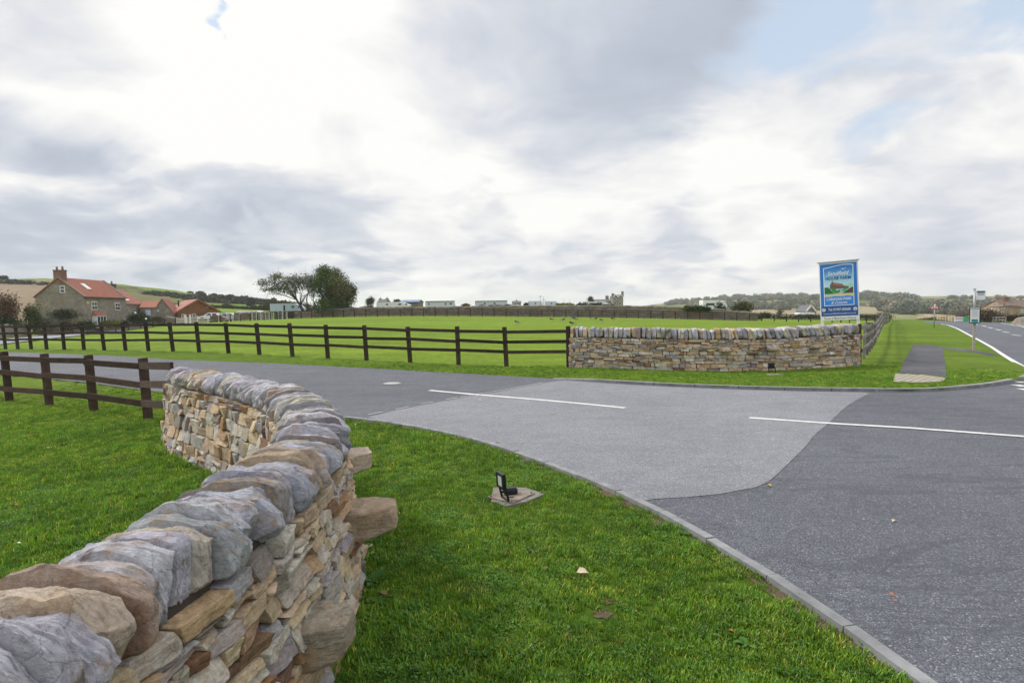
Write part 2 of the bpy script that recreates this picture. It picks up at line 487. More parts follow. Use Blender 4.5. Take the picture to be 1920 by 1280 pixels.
# ------------------------------------------------------------------ terrain
CTRL = [(949, 687, 17.8), (768, 679.6, 19.1), (613, 672, 20.4), (485, 665, 21.7), (374, 659.8, 23), (278, 658, 24.1), (194, 656.5, 25.3), (120, 655, 26.4), (57, 654.5, 27.4), (9, 654, 28.3),
        (278, 785, 11.4), (175, 770, 12.3), (92, 762, 13.15), (17, 753.5, 14.0), (1072, 690, 17.0), (1330, 695, 16.3), (1603, 685, 17.1), (1668, 600, 115),
        (475, 601, 100), (550, 597.5, 94), (780, 593, 91), (1040, 594.7, 90), (1215, 597, 89), (1450, 602.6, 88), (1540, 604.5, 88),
        (1824, 657, 27), (1750, 614, 48), (140, 630, 88), (260, 617, 95), (330, 609, 100), (0, 641, 80), (318, 820, 9.4)]
cp = [tuple(at(*c)) for c in CTRL]
cp += [(0, 0, 0), (-3, 0, 0), (3, 2, 0), (-1, 3, 0), (2, 6, 0), (1, 9, 0), (-3.5, 3.5, -.06), (4, 12, -.03), (0, -12, 0), (0, -60, 0), (60, -20, -.4), (-60, -20, -.3), (-60, 30, -.2),
       (16, 4, -.1), (16, 14, -.25), (50, 20, -.8), (100, 50, -1.6), (-120, 60, -1.0), (120, 0, -1.2), (-120, -40, -.5), (120, -60, -1), (-60, -110, 0), (60, -110, 0)]
cp = np.array(cp)
def _tps(r2): return np.where(r2 > 0, .5 * r2 * np.log(np.maximum(r2, 1e-12)), 0)
_P = cp[:, :2] / 50.0
_n = len(_P)
_K = _tps(((_P[:, None] - _P[None]) ** 2).sum(-1)) + np.eye(_n) * 2e-4
_A = np.zeros((_n + 3, _n + 3)); _A[:_n, :_n] = _K; _A[:_n, _n] = 1; _A[:_n, _n + 1:] = _P; _A[_n, :_n] = 1; _A[_n + 1:, :_n] = _P.T
_w = np.linalg.solve(_A, np.concatenate([cp[:, 2], [0, 0, 0]]))
def H0(X, Y):
    X = np.atleast_1d(np.asarray(X, float)); Y = np.atleast_1d(np.asarray(Y, float))
    q = np.stack([X, Y], -1).reshape(-1, 2) / 50.0
    out = np.zeros(len(q))
    for i in range(0, len(q), 20000):
        s = q[i:i + 20000]
        out[i:i + 20000] = _tps(((s[:, None] - _P[None]) ** 2).sum(-1)) @ _w[:_n] + _w[_n] + s @ _w[_n + 1:]
    return np.clip(out, -4, 3).reshape(X.shape)
SKY = np.array([(-1500, 545, 450, 0), (-900, 540, 450, 0), (0, 522.5, 420, 0), (60, 520.5, 420, 0), (130, 524, 430, 0), (180, 527.5, 440, 0), (240, 533, 440, 0), (300, 540, 430, 0), (360, 548, 420, 0), (400, 554, 400, 0), (450, 558, 400, 0),
                (490, 563, 390, 0), (540, 569, 380, 0), (600, 578, 380, 0), (700, 583, 400, 0), (1100, 584, 1300, 0), (1190, 575, 1500, .6), (1230, 570, 1500, 1), (1290, 563, 1500, 1), (1352, 558.5, 1450, 1), (1446, 557, 1400, 1),
                (1536, 554, 1400, 1), (1614, 552, 1400, 1), (1700, 554, 1400, 1), (1720, 555, 1500, 1), (1920, 554.5, 1500, 1), (2800, 545, 1500, 1)])
R0 = 125.0
def H(X, Y):
    X = np.atleast_1d(np.asarray(X, float)); Y = np.atleast_1d(np.asarray(Y, float))
    r = np.hypot(X, Y)
    k = np.minimum(1, R0 / np.maximum(r, 1e-6))
    z0 = H0(X * k, Y * k)
    az = np.arctan2(X, Y)
    azc = np.clip(az, -R(66), R(62))
    px = 960 + F * np.tan(azc)
    ys = np.interp(px, SKY[:, 0], SKY[:, 1]); Rs = np.interp(px, SKY[:, 0], SKY[:, 2]); dip = np.interp(px, SKY[:, 0], SKY[:, 3])
    yh = 577 - ROLL * (px - 960)
    zs = EYE + (yh - ys) / F * Rs * np.cos(azc)
    back = sstep(R(70), R(110), np.abs(az))
    zs = zs * (1 - back)
    t = np.clip((r - R0) / (Rs - R0), 0, 1)
    zl = z0 + (zs - z0) * (t ** 1.25)
    # valley on the right before the hill
    tv = (430 - R0) / (Rs - R0)
    zv = -13.0
    zr = np.where(t < tv, z0 + (zv - z0) * sstep(0, 1, t / tv), zv + (zs - zv) * np.clip((t - tv) / (1 - tv), 0, 1) ** .9)
    z = zl * (1 - dip) + zr * dip
    far = np.clip((r - Rs) / 3000, 0, 1)
    z = np.where(r > Rs, zs - 40 * far - 12 * np.clip((r - Rs) / 150, 0, 1), z)
    z = z + fbm(np.stack([X, Y, X * 0], -1).reshape(-1, 3), 1 / 90., 5, 2).reshape(X.shape) * 5 * sstep(220, 400, r) * (r < Rs * .93) * np.where(dip > .5, 1, .5)
    return z
def h(x, y): return float(H([x], [y])[0])
def gp(px, py, zoff=0.0, tmax=3000):
    """ground point seen at a pixel"""
    d = ray(px, py)
    ts = np.concatenate([np.linspace(.5, 60, 240), np.geomspace(60, tmax, 500)[1:]])
    zz = EYE + d[2] * ts - H(d[0] * ts, d[1] * ts) - zoff
    k = np.argmax(zz < 0)
    if zz[k] >= 0: return np.array([d[0] * tmax, d[1] * tmax])
    a, b = ts[k - 1], ts[k]
    t = a + (b - a) * zz[k - 1] / (zz[k - 1] - zz[k])
    for _ in range(3):
        e = EYE + d[2] * t - float(H([d[0] * t], [d[1] * t])[0]) - zoff
        e2 = EYE + d[2] * (t + .01) - float(H([d[0] * (t + .01)], [d[1] * (t + .01)])[0]) - zoff
        if abs(e2 - e) < 1e-9: break
        tn = t - e * .01 / (e2 - e)
        t = min(max(tn, a), b)
    return np.array([d[0] * t, d[1] * t])
def gps(L): return [gp(*p) for p in L]
def chaikin(P, n=2, closed=False):
    P = [np.array(p, float) for p in P]
    for _ in range(n):
        Q = []
        m = len(P)
        for i in range(m if closed else m - 1):
            a, b = P[i], P[(i + 1) % m]
            Q += [a * .75 + b * .25, a * .25 + b * .75]
        if not closed: Q = [P[0]] + Q + [P[-1]]
        P = Q
    return P
def resample(P, step):
    P = np.array(P, float); d = np.r_[0, np.cumsum(np.linalg.norm(np.diff(P, axis=0), axis=1))]
    n = max(2, int(round(d[-1] / step)) + 1); s = np.linspace(0, d[-1], n)
    return np.stack([np.interp(s, d, P[:, k]) for k in range(P.shape[1])], -1)
def seg_dist(X, Y, line):
    line = np.asarray(line, float); X = np.asarray(X, float); Y = np.asarray(Y, float)
    best = np.full(X.shape, 1e9)
    for a, b in zip(line[:-1], line[1:]):
        d = b - a; L = (d ** 2).sum() + 1e-12
        t = np.clip(((X - a[0]) * d[0] + (Y - a[1]) * d[1]) / L, 0, 1)
        best = np.minimum(best, np.hypot(X - a[0] - t * d[0], Y - a[1] - t * d[1]))
    return best
def inside(X, Y, poly):
    X = np.asarray(X, float); Y = np.asarray(Y, float); c = np.zeros(X.shape, bool)
    poly = np.asarray(poly, float); j = len(poly) - 1
    for i in range(len(poly)):
        xi, yi = poly[i]; xj, yj = poly[j]
        if yi != yj:
            c ^= ((yi > Y) != (yj > Y)) & (X < (xj - xi) * (Y - yi) / (yj - yi) + xi)
        j = i
    return c

# key outlines, measured on the photograph and laid on the ground
far_edge = gps([(-260, 655), (0, 660), (200, 667), (329, 675), (520, 682), (700, 691), (860, 700), (1035, 710)])
far_kerb = chaikin(gps([(1035, 711), (1100, 715.5), (1180, 721), (1300, 727), (1420, 731), (1520, 733.5), (1620, 735), (1700, 736), (1765, 734), (1850, 726.5), (1906, 716.5), (1938, 707.5), (1942, 700), (1928, 694)]), 2)
main_edge = gps([(1917, 690), (1873, 661), (1847, 647), (1822, 632.5), (1797, 619), (1780, 612.5), (1758, 607), (1730, 603.6)])
far_side = gps([(1735, 602.2), (1780, 602), (1833, 603.5), (1875, 604), (1920, 608.5)])
near_kerb = chaikin(gps([(610, 781), (640, 783), (760, 797), (900, 826), (1040, 873.5), (1200, 938), (1310, 998), (1400, 1050), (1565, 1152), (1730, 1281)]) + [np.array([2.06, 1.9]), np.array([2.25, .6]), np.array([2.35, -3]), np.array([2.35, -12])], 2)
near_edge = gps([(-260, 690), (0, 702), (104, 712), (177, 719), (321, 738), (460, 757)])
ROAD = far_edge + far_kerb + main_edge + far_side + [np.array([75, 33.]), np.array([75, -12.])] + near_kerb[::-1] + near_edge[::-1]
ROAD = np.array(ROAD)

_kx0 = far_kerb[0][0]
def lift(X, Y):
    """far verge stands a kerb's height above the road and eases back to the field"""
    X = np.asarray(X, float); Y = np.asarray(Y, float)
    d = seg_dist(X, Y, far_kerb)
    k = .062 * (1 - sstep(.4, 5.5, d)) * sstep(_kx0, _kx0 + 1.2, X)
    return k
def V(x, y): return h(x, y) + (float(lift(np.array([x]), np.array([y]))[0]) if y > 12 else 0.0)

GREEN_LAWN = (.062, .118, .012); GREEN_FIELD = (.155, .245, .024); GREEN_VERGE = (.092, .165, .014)
# ground: one sheet to the horizon
azs = np.r_[np.arange(-180, -60, 3.0), np.arange(-60, 60, .25), np.arange(60, 180, 3.0)]
rs = np.r_[0.0, np.geomspace(.5, 130, 130), np.geomspace(138, 6000, 95)]
AZ, RR = np.meshgrid(np.radians(azs), rs[1:], indexing='ij')
GX = RR * np.sin(AZ); GY = RR * np.cos(AZ)
GZ = H(GX.ravel(), GY.ravel())
na, nr = AZ.shape
Vg = np.stack([GX.ravel(), GY.ravel(), GZ], -1)
idx = np.arange(na * nr).reshape(na, nr)
a0 = idx; a1 = np.roll(idx, -1, 0)
Fg = np.stack([a0[:, :-1], a0[:, 1:], a1[:, 1:], a1[:, :-1]], -1).reshape(-1, 4)
Vg = np.vstack([Vg, [[0, 0, h(0, 0)]]])
Xf, Yf, Rf = GX.ravel(), GY.ravel(), RR.ravel()
inroad = inside(Xf, Yf, ROAD)
Vg[:-1, 2] -= np.where(inroad & (seg_dist(Xf, Yf, ROAD) > .15), .04, 0)
pxg = 960 + F * np.tan(np.clip(AZ.ravel(), -R(66), R(62)))
dipg = np.interp(pxg, SKY[:, 0], SKY[:, 3]); Rsg = np.interp(pxg, SKY[:, 0], SKY[:, 2])
C = np.tile(np.array(GREEN_FIELD), (len(Xf), 1))
# left-hand and near lawn
midf = np.array([at(*c)[:2] for c in CTRL[:10]])
def fence_y(X): return np.interp(X, midf[::-1, 0], midf[::-1, 1])
near = (Yf < fence_y(Xf)) & (Yf > -200)
C[near] = GREEN_VERGE
lawn = near & (Yf < np.interp(Xf, [p[0] for p in near_edge], [p[1] for p in near_edge]) + .3) & (Xf < 3)
C[lawn] = GREEN_LAWN
leftl = lawn & (Yf > 8) & (Xf < -5)
C[leftl] = (.105, .17, .016)
C[(Xf > 10.2 + .66 * (Yf - 17.3)) & (Xf > 9) & (Yf > 12)] = (.115, .19, .022)
rng = np.random.default_rng(4)
seeds = np.stack([rng.uniform(-900, 1500, 170), rng.uniform(120, 1900, 170)], -1); seeds[:, 1] *= 1
fcol = np.array([(.26, .25, .13), (.15, .22, .07), (.22, .24, .11), (.13, .19, .05), (.30, .27, .17), (.19, .21, .09)])
fc = fcol[rng.integers(0, 6, 170)]
far = Rf > 135
nn = ((np.stack([Xf, Yf], -1)[:, None] * np.array([1, .45]) - seeds[None] * np.array([1, .45])) ** 2).sum(-1)
o = np.argsort(nn, 1)[:, :2]
edge = np.sqrt(nn[np.arange(len(nn)), o[:, 1]]) - np.sqrt(nn[np.arange(len(nn)), o[:, 0]])
Cf = fc[o[:, 0]]
Cf[edge < 9] = (.05, .06, .03)
right = far & (dipg > .3)
C[right] = Cf[right]
left = far & (dipg <= .3) & (Rf > 235)
tl = (Rf - 235) / (Rsg - 235)
nz = fbm(np.stack([Xf, Yf, Xf * 0], -1), 1 / 45., 9, 3)
Cl = np.where((nz > .06)[:, None], np.array([.075, .085, .035]), np.where((nz < -.12)[:, None], np.array([.14, .13, .055]), np.array([.12, .19, .03])))
C[left] = Cl[left]
top = left & (tl > .86); C[top] = (.15, .23, .03)
plough = left & (pxg < 135) & (tl < .84) & (tl > .1)
C[plough] = (.23, .185, .125)
pl2 = far & (pxg < 118) & (dipg < .3) & (tl < .84); C[pl2] = (.23, .185, .125)
hed = left & (pxg > 118) & (tl < .10); C[hed] = (.045, .055, .025)
hed = left & (tl > .84) & (tl < .88) & (pxg < 135); C[hed] = (.10, .085, .05)
Cg = np.vstack([C, [GREEN_LAWN]])
Cg[:, :] *= 1
tris = [(len(Vg) - 1, int(idx[(i + 1) % na, 0]), int(idx[i, 0])) for i in range(na)]
gr = mesh_obj('ground', Vg, np.ascontiguousarray(Fg[:, ::-1]), GRASSLAND, col=Cg, smooth=True)
tag(gr, 'open green grassland of lawn and field', kind='structure')
bmx = bmesh.new(); bmx.from_mesh(gr.data); bmx.verts.ensure_lookup_table()
for t in tris: bmx.faces.new([bmx.verts[i] for i in t])
bmesh.ops.recalc_face_normals(bmx, faces=bmx.faces[-3:])
bmx.to_mesh(gr.data); bmx.free()

def sheet(name, poly, zoff, mat, step=.6, lifted=False, col=None, zf=None):
    P = np.array(poly, float)
    Pc = np.vstack([P, P[:1]])
    B = resample_closed(P, step)
    mn, mx = B.min(0), B.max(0)
    gx, gy = np.meshgrid(np.arange(mn[0] + step * .37, mx[0], step), np.arange(mn[1] + step * .41, mx[1], step))
    gx, gy = gx.ravel(), gy.ravel()
    ok = inside(gx, gy, B)
    gx, gy = gx[ok], gy[ok]
    ok = seg_dist(gx, gy, np.vstack([B, B[:1]])) > step * .35
    pts = np.vstack([B, np.stack([gx[ok], gy[ok]], -1)])
    res = delaunay_2d_cdt([Vector(p) for p in pts], [(i, (i + 1) % len(B)) for i in range(len(B))], [list(range(len(B)))], 1, 1e-5)
    v = np.array([tuple(q) for q in res[0]])
    z = H(v[:, 0], v[:, 1]) + zoff
    if lifted: z = z + lift(v[:, 0], v[:, 1])
    if zf is not None: z = zf(v[:, 0], v[:, 1])
    fcs = [f for f in res[2] if len(f) >= 3]
    ff = []
    for f in fcs:
        a, b, c = v[f[0]], v[f[1]], v[f[2]]
        ff.append(f if (b[0] - a[0]) * (c[1] - a[1]) - (b[1] - a[1]) * (c[0] - a[0]) > 0 else f[::-1])
    o = mesh_obj(name, np.column_stack([v, z]), ff, mat, smooth=True, col=None if col is None else np.tile(col, (len(v), 1)))
    return o
def resample_closed(P, step):
    P = np.array(P, float); out = []
    for a, b in zip(P, np.roll(P, -1, 0)):
        L = np.linalg.norm(b - a)
        if L < 1e-4: continue
        n = max(1, int(math.ceil(L / step)))
        for k in range(n): out.append(a + (b - a) * k / n)
    return np.array(out)
def ribbon(name, line, w, zoff, mat, lifted=False, wf=None, step=.4, prnt=None):
    """a thin painted strip laid along a line"""
    L = resample(line, step)
    T = np.gradient(L, axis=0); T /= np.linalg.norm(T, axis=1)[:, None]
    N = np.stack([-T[:, 1], T[:, 0]], -1)
    ww = np.full(len(L), w) if wf is None else wf(np.linspace(0, 1, len(L)))
    A = L + N * ww[:, None] / 2; Bq = L - N * ww[:, None] / 2
    P = np.vstack([A, Bq]); z = H(P[:, 0], P[:, 1]) + zoff
    if lifted: z = z + lift(P[:, 0], P[:, 1])
    n = len(L)
    Fc = [(n + i, n + i + 1, i + 1, i) for i in range(n - 1)]
    o = mesh_obj(name, np.column_stack([P, z]), Fc, mat, prnt)
    return o

ZR = .012
road = sheet('road', ROAD, ZR, ASPH, .8)
tag(road, 'dark grey worn asphalt road and farm entrance', kind='structure')
# paler resurfaced patch in the mouth of the entrance
pe = [p for p in near_kerb if gp(1215, 943)[0] > p[0] > gp(690, 786)[0]]
def wob(P, a=.014, st=.25):
    P = resample_closed(P, st); return [p + a * np.array([fbm(np.array([[p[0], p[1], 0]]), 2.2, 3, 3)[0], fbm(np.array([[p[0], p[1], 5.]]), 2.2, 3, 3)[0]]) * 3 for p in P]
patch = gps([(1036, 716), (985, 726), (935, 735), (880, 744), (800, 759), (740, 771), (690, 783)]) + [p + np.array([.02, .02]) for p in pe] + \
    gps([(1228, 938), (1290, 934), (1350, 928), (1420, 916), (1445, 903), (1470, 880), (1505, 843), (1532, 812), (1560, 787), (1590, 762), (1612, 748), (1630, 739)]) + \
    [p - np.array([0, .16]) for p in far_kerb[::-1] if gp(1625, 735)[0] > p[0] > gp(1050, 712)[0]]
pt = sheet('road_patch', wob(patch), ZR + .004, ASPH_L, .6); tag(pt, 'paler grey patch of asphalt across the farm entrance', kind='structure')
ms = [ribbon('road_marking', gps([(805, 733), (880, 740), (1000, 750), (1172, 766.5)]), .11, ZR + .009, PAINT),
      ribbon('road_marking', gps([(1405, 785), (1560, 796), (1700, 804), (1925, 821)]), .105, ZR + .009, PAINT)]
for a, b in ((1905, 1945),):
    pass
for x0, y0, x1, y1 in [(1903, 716.6, 1921, 718.2), (1904, 723, 1922, 726), (1914, 730, 1930, 733)]:
    ms.append(ribbon('road_marking', gps([(x0, y0), (x1, y1)]), .2, ZR + .009, PAINT))
wl = gps([(690, 779), (700, 777), (712, 775), (724, 772.5), (740, 769), (765, 764), (800, 756.5), (840, 750), (880, 742.5), (935, 733.5), (985, 725), (1034, 715)])
for k in range(4):
    a = resample(wl, .3)[k * 2:k * 2 + 2]
    ms.append(ribbon('road_marking', a[:2] if len(a) > 1 else wl[:2], .05, ZR + .009, CONC_W))
ms.append(ribbon('road_marking', resample(wl, .2)[11:-2], .045, ZR + .009, CONC_W))
el_ = chaikin(gps([(1955, 716), (1921, 690.5), (1900, 678), (1869, 656.5), (1845, 643), (1821, 630.5), (1799, 618.5), (1781, 611.5), (1765, 607.6)]), 2)
ms.append(ribbon('road_marking', el_, .16, ZR + .009, PAINT))
for x0, y0, x1, y1 in [(1897, 628 - .5, 1914, 630.3 - .5), (1880, 622, 1892, 624), (1866.5, 617.5, 1876.5, 619.7), (1852.5, 613.8, 1861.5, 615.7), (1840.5, 610.6, 1849, 612.6), (1826, 607.4, 1834, 609)]:
    ms.append(ribbon('road_marking', gps([(x0, y0), (x1, y1)]), .17, ZR + .009, PAINT))
ms.append(ribbon('road_marking', gps([(1877, 605.6), (1895, 608.6), (1923, 614.2)]), .17, ZR + .009, PAINT))
ms.append(ribbon('road_marking', gps([(1904, 606.7), (1923, 611)]), .17, ZR + .009, PAINT_Y))
for m_ in ms: tag(m_, 'painted line on the road', kind='structure')

# far verge (raised behind its kerb), from kerb back past the wall and along the main road
kb = np.array(far_kerb)
back = gps([(1800, 620), (1745, 607), (1700, 602)])
Lb = [gp(1035, 708.8)] + [np.array([1.3, 21.0])]
VERGE = [p for p in kb] + main_edge + [np.array([60., 95.]), np.array([45., 95.]), np.array([14., 24.]), np.array([10.5, 21.5])] + [np.array([1.3, 21.5]), gp(1033, 706)]
vz = sheet('verge', VERGE, .006, GRASSLAND, .7, lifted=True, col=GREEN_VERGE)
tag(vz, 'mown grass verge behind the concrete kerb', kind='structure')
# colour the verge by place
me = vz.data; co = np.zeros(len(me.vertices) * 3); me.vertices.foreach_get('co', co); co = co.reshape(-1, 3)
cc = np.tile(np.array([*GREEN_VERGE, 1.0]), (len(co), 1))
cc[(co[:, 0] > 12)] = (.115, .19, .022, 1)
cc[(co[:, 1] > 17.3) & (co[:, 0] < 10.2 + .66 * (co[:, 1] - 17.3))] = (*GREEN_FIELD, 1)
me.color_attributes['Col'].data.foreach_set('color', cc.astype(np.float32).ravel())

def kerb(name, line, w, top, mat, block=.91, side=1, base=-.15, toplift=False, rngseed=1):
    """row of kerb stones; line is the road-side edge, side gives the grass side"""
    L = resample(line, .91 if side > 0 else .62); rg = random.Random(rngseed)
    mb = MB()
    for i in range(len(L) - 1):
        a, b = L[i], L[i + 1]
        d = (b - a) / np.linalg.norm(b - a); nrm = np.array([-d[1], d[0]]) * side
        g_ = .007
        a2, b2 = a + d * g_, b - d * g_
        q = [a2, b2, b2 + nrm * w, a2 + nrm * w]
        dz = rg.uniform(-.004, .004)
        def topz(p):
            z = h(*p)
            return z + (top * float(sstep(_kx0 - .2, _kx0 + 1.2, p[0])) + .02 if toplift else top) + dz
        z0 = [h(*p) + base for p in q]; z1 = [topz(p) for p in q]
        bev = .012
        ins = [a2 + nrm * bev, b2 + nrm * bev]
        Vv = [(*q[k], z0[k]) for k in range(4)] + [(*q[0], z1[0] - bev), (*q[1], z1[1] - bev), (*ins[0], z1[0]), (*ins[1], z1[1]), (*q[2], z1[2]), (*q[3], z1[3])]
        Fc = [(0, 1, 5, 4), (4, 5, 7, 6), (6, 7, 8, 9), (2, 3, 9, 8), (0, 4, 6, 9, 3), (1, 2, 8, 7, 5)]
        mb.add(Vv, Fc)
    o = mb.build(name, mat); tag(o, None, None, kind='structure')
    return o
kerb('kerb', far_kerb, .13, .052, CONC, side=1, toplift=True)
kerb('kerb', near_kerb, .085, .045, CONC, side=-1)
# dropped edging by the left part of the entrance road
# footpath slab, tactile paving and the thin path to the bus stop
ps = [(1711, 647), (1740, 646.5), (1767, 650.5), (1771, 675), (1775, 712), (1735, 706.5), (1686, 703.5), (1697, 675)]
fp = sheet('footpath', gps(ps), .012, ASPH_D, .4, lifted=True); tag(fp, 'short dark asphalt footpath across the verge', kind='structure')
fp2 = sheet('footpath', gps([(1768, 651.5), (1800, 654), (1830, 656.5), (1874, 665.5), (1866, 668), (1822, 660.8), (1768, 654.5)]), .012, ASPH_D, .4, lifted=True)
tag(fp2, 'narrow asphalt strip leading to the bus stop', kind='structure')
tp = gps([(1679, 704.5), (1735, 708), (1774, 714), (1767, 722), (1720, 723.5), (1674, 722)])
def mat_paving():
    m, g, bs = new_mat('tactile_paving')
    co = world_co(g)
    br = g.n('ShaderNodeTexBrick'); g.link(co, br.inputs['Vector'])
    br.offset = 0.0
    br.inputs['Scale'].default_value = 1.0
    br.inputs['Brick Width'].default_value = .2; br.inputs['Row Height'].default_value = .2
    br.inputs['Mortar Size'].default_value = .035
    br.inputs['Color1'].default_value = (.42, .37, .29, 1); br.inputs['Color2'].default_value = (.48, .43, .34, 1); br.inputs['Mortar'].default_value = (.17, .155, .13, 1)
    g.link(br.outputs[0], bs.inputs['Base Color']); bs.inputs['Roughness'].default_value = .9
    return m
t_ = sheet('tactile_paving', tp, .016, mat_paving(), .4, lifted=True); tag(t_, None, kind='structure')
DRIVE = gps([(-200, 652), (0, 647), (60, 640), (150, 630), (230, 619), (330, 607.5), (420, 602.5), (450, 600), (448, 597.5), (400, 598.5), (330, 603), (230, 614), (150, 624), (60, 632), (0, 638), (-200, 642)])
dv = sheet('driveway', DRIVE, .05, ASPH_L, 3.0); tag(dv, 'pale driveway curving behind the field to the farmhouse', kind='structure')
# ------------------------------------------------------------------ rocks
def cube_sphere(n):
    """surface grid of a cube in [-1,1]^3, shared verts"""
    key = {}; V = []; Fc = []
    def vid(p):
        k = tuple(int(round(c * 1000)) for c in p)
        if k not in key: key[k] = len(V); V.append(p)
        return key[k]
    g_ = np.linspace(-1, 1, n + 1)
    for ax in range(3):
        for s in (-1, 1):
            for i in range(n):
                for j in range(n):
                    q = []
                    for (a, b) in ((i, j), (i + 1, j), (i + 1, j + 1), (i, j + 1)):
                        p = [0, 0, 0]; p[ax] = s; p[(ax + 1) % 3] = g_[a]; p[(ax + 2) % 3] = g_[b]
                        q.append(vid(tuple(p)))
                    Fc.append(q if s > 0 else q[::-1])
    return np.array(V), np.array(Fc)
_cs = {}
def cs(n):
    if n not in _cs: _cs[n] = cube_sphere(n)
    return _cs[n]
def superround(P, k):
    """round a unit cube's edges and corners, flat faces kept"""
    m = (np.abs(P) ** k).sum(1) ** (1.0 / k)
    mx = np.abs(P).max(1)
    return P * (mx / m)[:, None]
def facet(P, rng, n=7, lo=.72, hi=.98, bias=None):
    """chop random flat facets off a shape living in [-1,1]^3"""
    for _ in range(n):
        d = rng.normal(size=3)
        if bias is not None: d = d * bias
        d /= np.linalg.norm(d)
        lim = (np.abs(d)).sum() * rng.uniform(lo, hi)
        e = P @ d - lim
        P = P - np.outer(np.maximum(e, 0), d)
    return P

def crisp(o, a=24):
    o.data.set_sharp_from_angle(angle=R(a)); return o

class Rocks:
    def __init__(s): s.V = []; s.F = []; s.C = []; s.n = 0
    def add(s, P, Fc, col):
        s.V.append(P); s.F.append(Fc + s.n); s.C.append(np.tile(col, (len(P), 1)) if np.ndim(col) == 1 else col); s.n += len(P)
    def build(s, name, mat, parent=None):
        o = mesh_obj(name, np.vstack(s.V), np.vstack(s.F), mat, parent, col=np.vstack(s.C), smooth=True)
        if mat == STONE: crisp(o)
        return o

def rows(rng, L, Hh, hlo, hhi, wlo, whi):
    """random-coursed masonry cells as (s0,s1,z0,z1) with z in [0,Hh]; returns list of 4-corner cells"""
    cells = []; z = 0.0; ri = 0
    bounds = [0.0]
    while bounds[-1] < Hh - 1e-3:
        f = bounds[-1] / Hh
        hh = rng.uniform(hlo, hhi) * (1.35 - .72 * f)
        if Hh - bounds[-1] - hh < hlo * .7: hh = Hh - bounds[-1]
        bounds.append(bounds[-1] + hh)
    for k in range(len(bounds) - 1):
        z0, z1 = bounds[k], bounds[k + 1]
        s = -rng.uniform(0, wlo)
        while s < L:
            w = rng.uniform(wlo, whi) * (1.15 - .35 * z0 / Hh)
            if rng.random() < .14: w *= 1.5
            s0, s1 = max(s, 0), min(s + w, L)
            if L - s1 < wlo * .5: s1 = L
            if s1 - s0 > .03:
                u = rng.random()
                if u < .22 and z1 - z0 > hlo * .9:       # two thin stones on top of each other
                    zm = z0 + (z1 - z0) * rng.uniform(.35, .65)
                    if rng.random() < .5:
                        cells += [(s0, s1, z0, zm), (s0, s1, zm, z1)]
                    else:
                        sm = s0 + (s1 - s0) * rng.uniform(.4, .6)
                        cells += [(s0, s1, z0, zm), (s0, sm, zm, z1), (sm, s1, zm, z1)]
                elif u < .30 and s1 - s0 > wlo:
                    sm = s0 + (s1 - s0) * rng.uniform(.3, .7)
                    cells += [(s0, sm, z0, z1), (sm, s1, z0, z1)]
                else: cells.append((s0, s1, z0, z1))
            s = s1
            if s >= L - 1e-6: break
        ri += 1
    return cells

class WallPath:
    def __init__(s, pts, zl=True):
        s.P = resample(chaikin(pts, 3), .05)
        s.S = np.r_[0, np.cumsum(np.linalg.norm(np.diff(s.P, axis=0), axis=1))]
        s.L = s.S[-1]
        T = np.gradient(s.P, axis=0); s.T = T / np.linalg.norm(T, axis=1)[:, None]
        s.Z = H(s.P[:, 0], s.P[:, 1])
    def ev(s, t):
        t2 = np.clip(t, 0, s.L)
        p = np.stack([np.interp(t2, s.S, s.P[:, k]) for k in (0, 1)], -1)
        T = np.stack([np.interp(t2, s.S, s.T[:, k]) for k in (0, 1)], -1); T /= np.linalg.norm(T, axis=-1)[..., None]
        z = np.interp(t2, s.S, s.Z)
        p = p + T * (t - t2)[..., None]
        return p, T, z

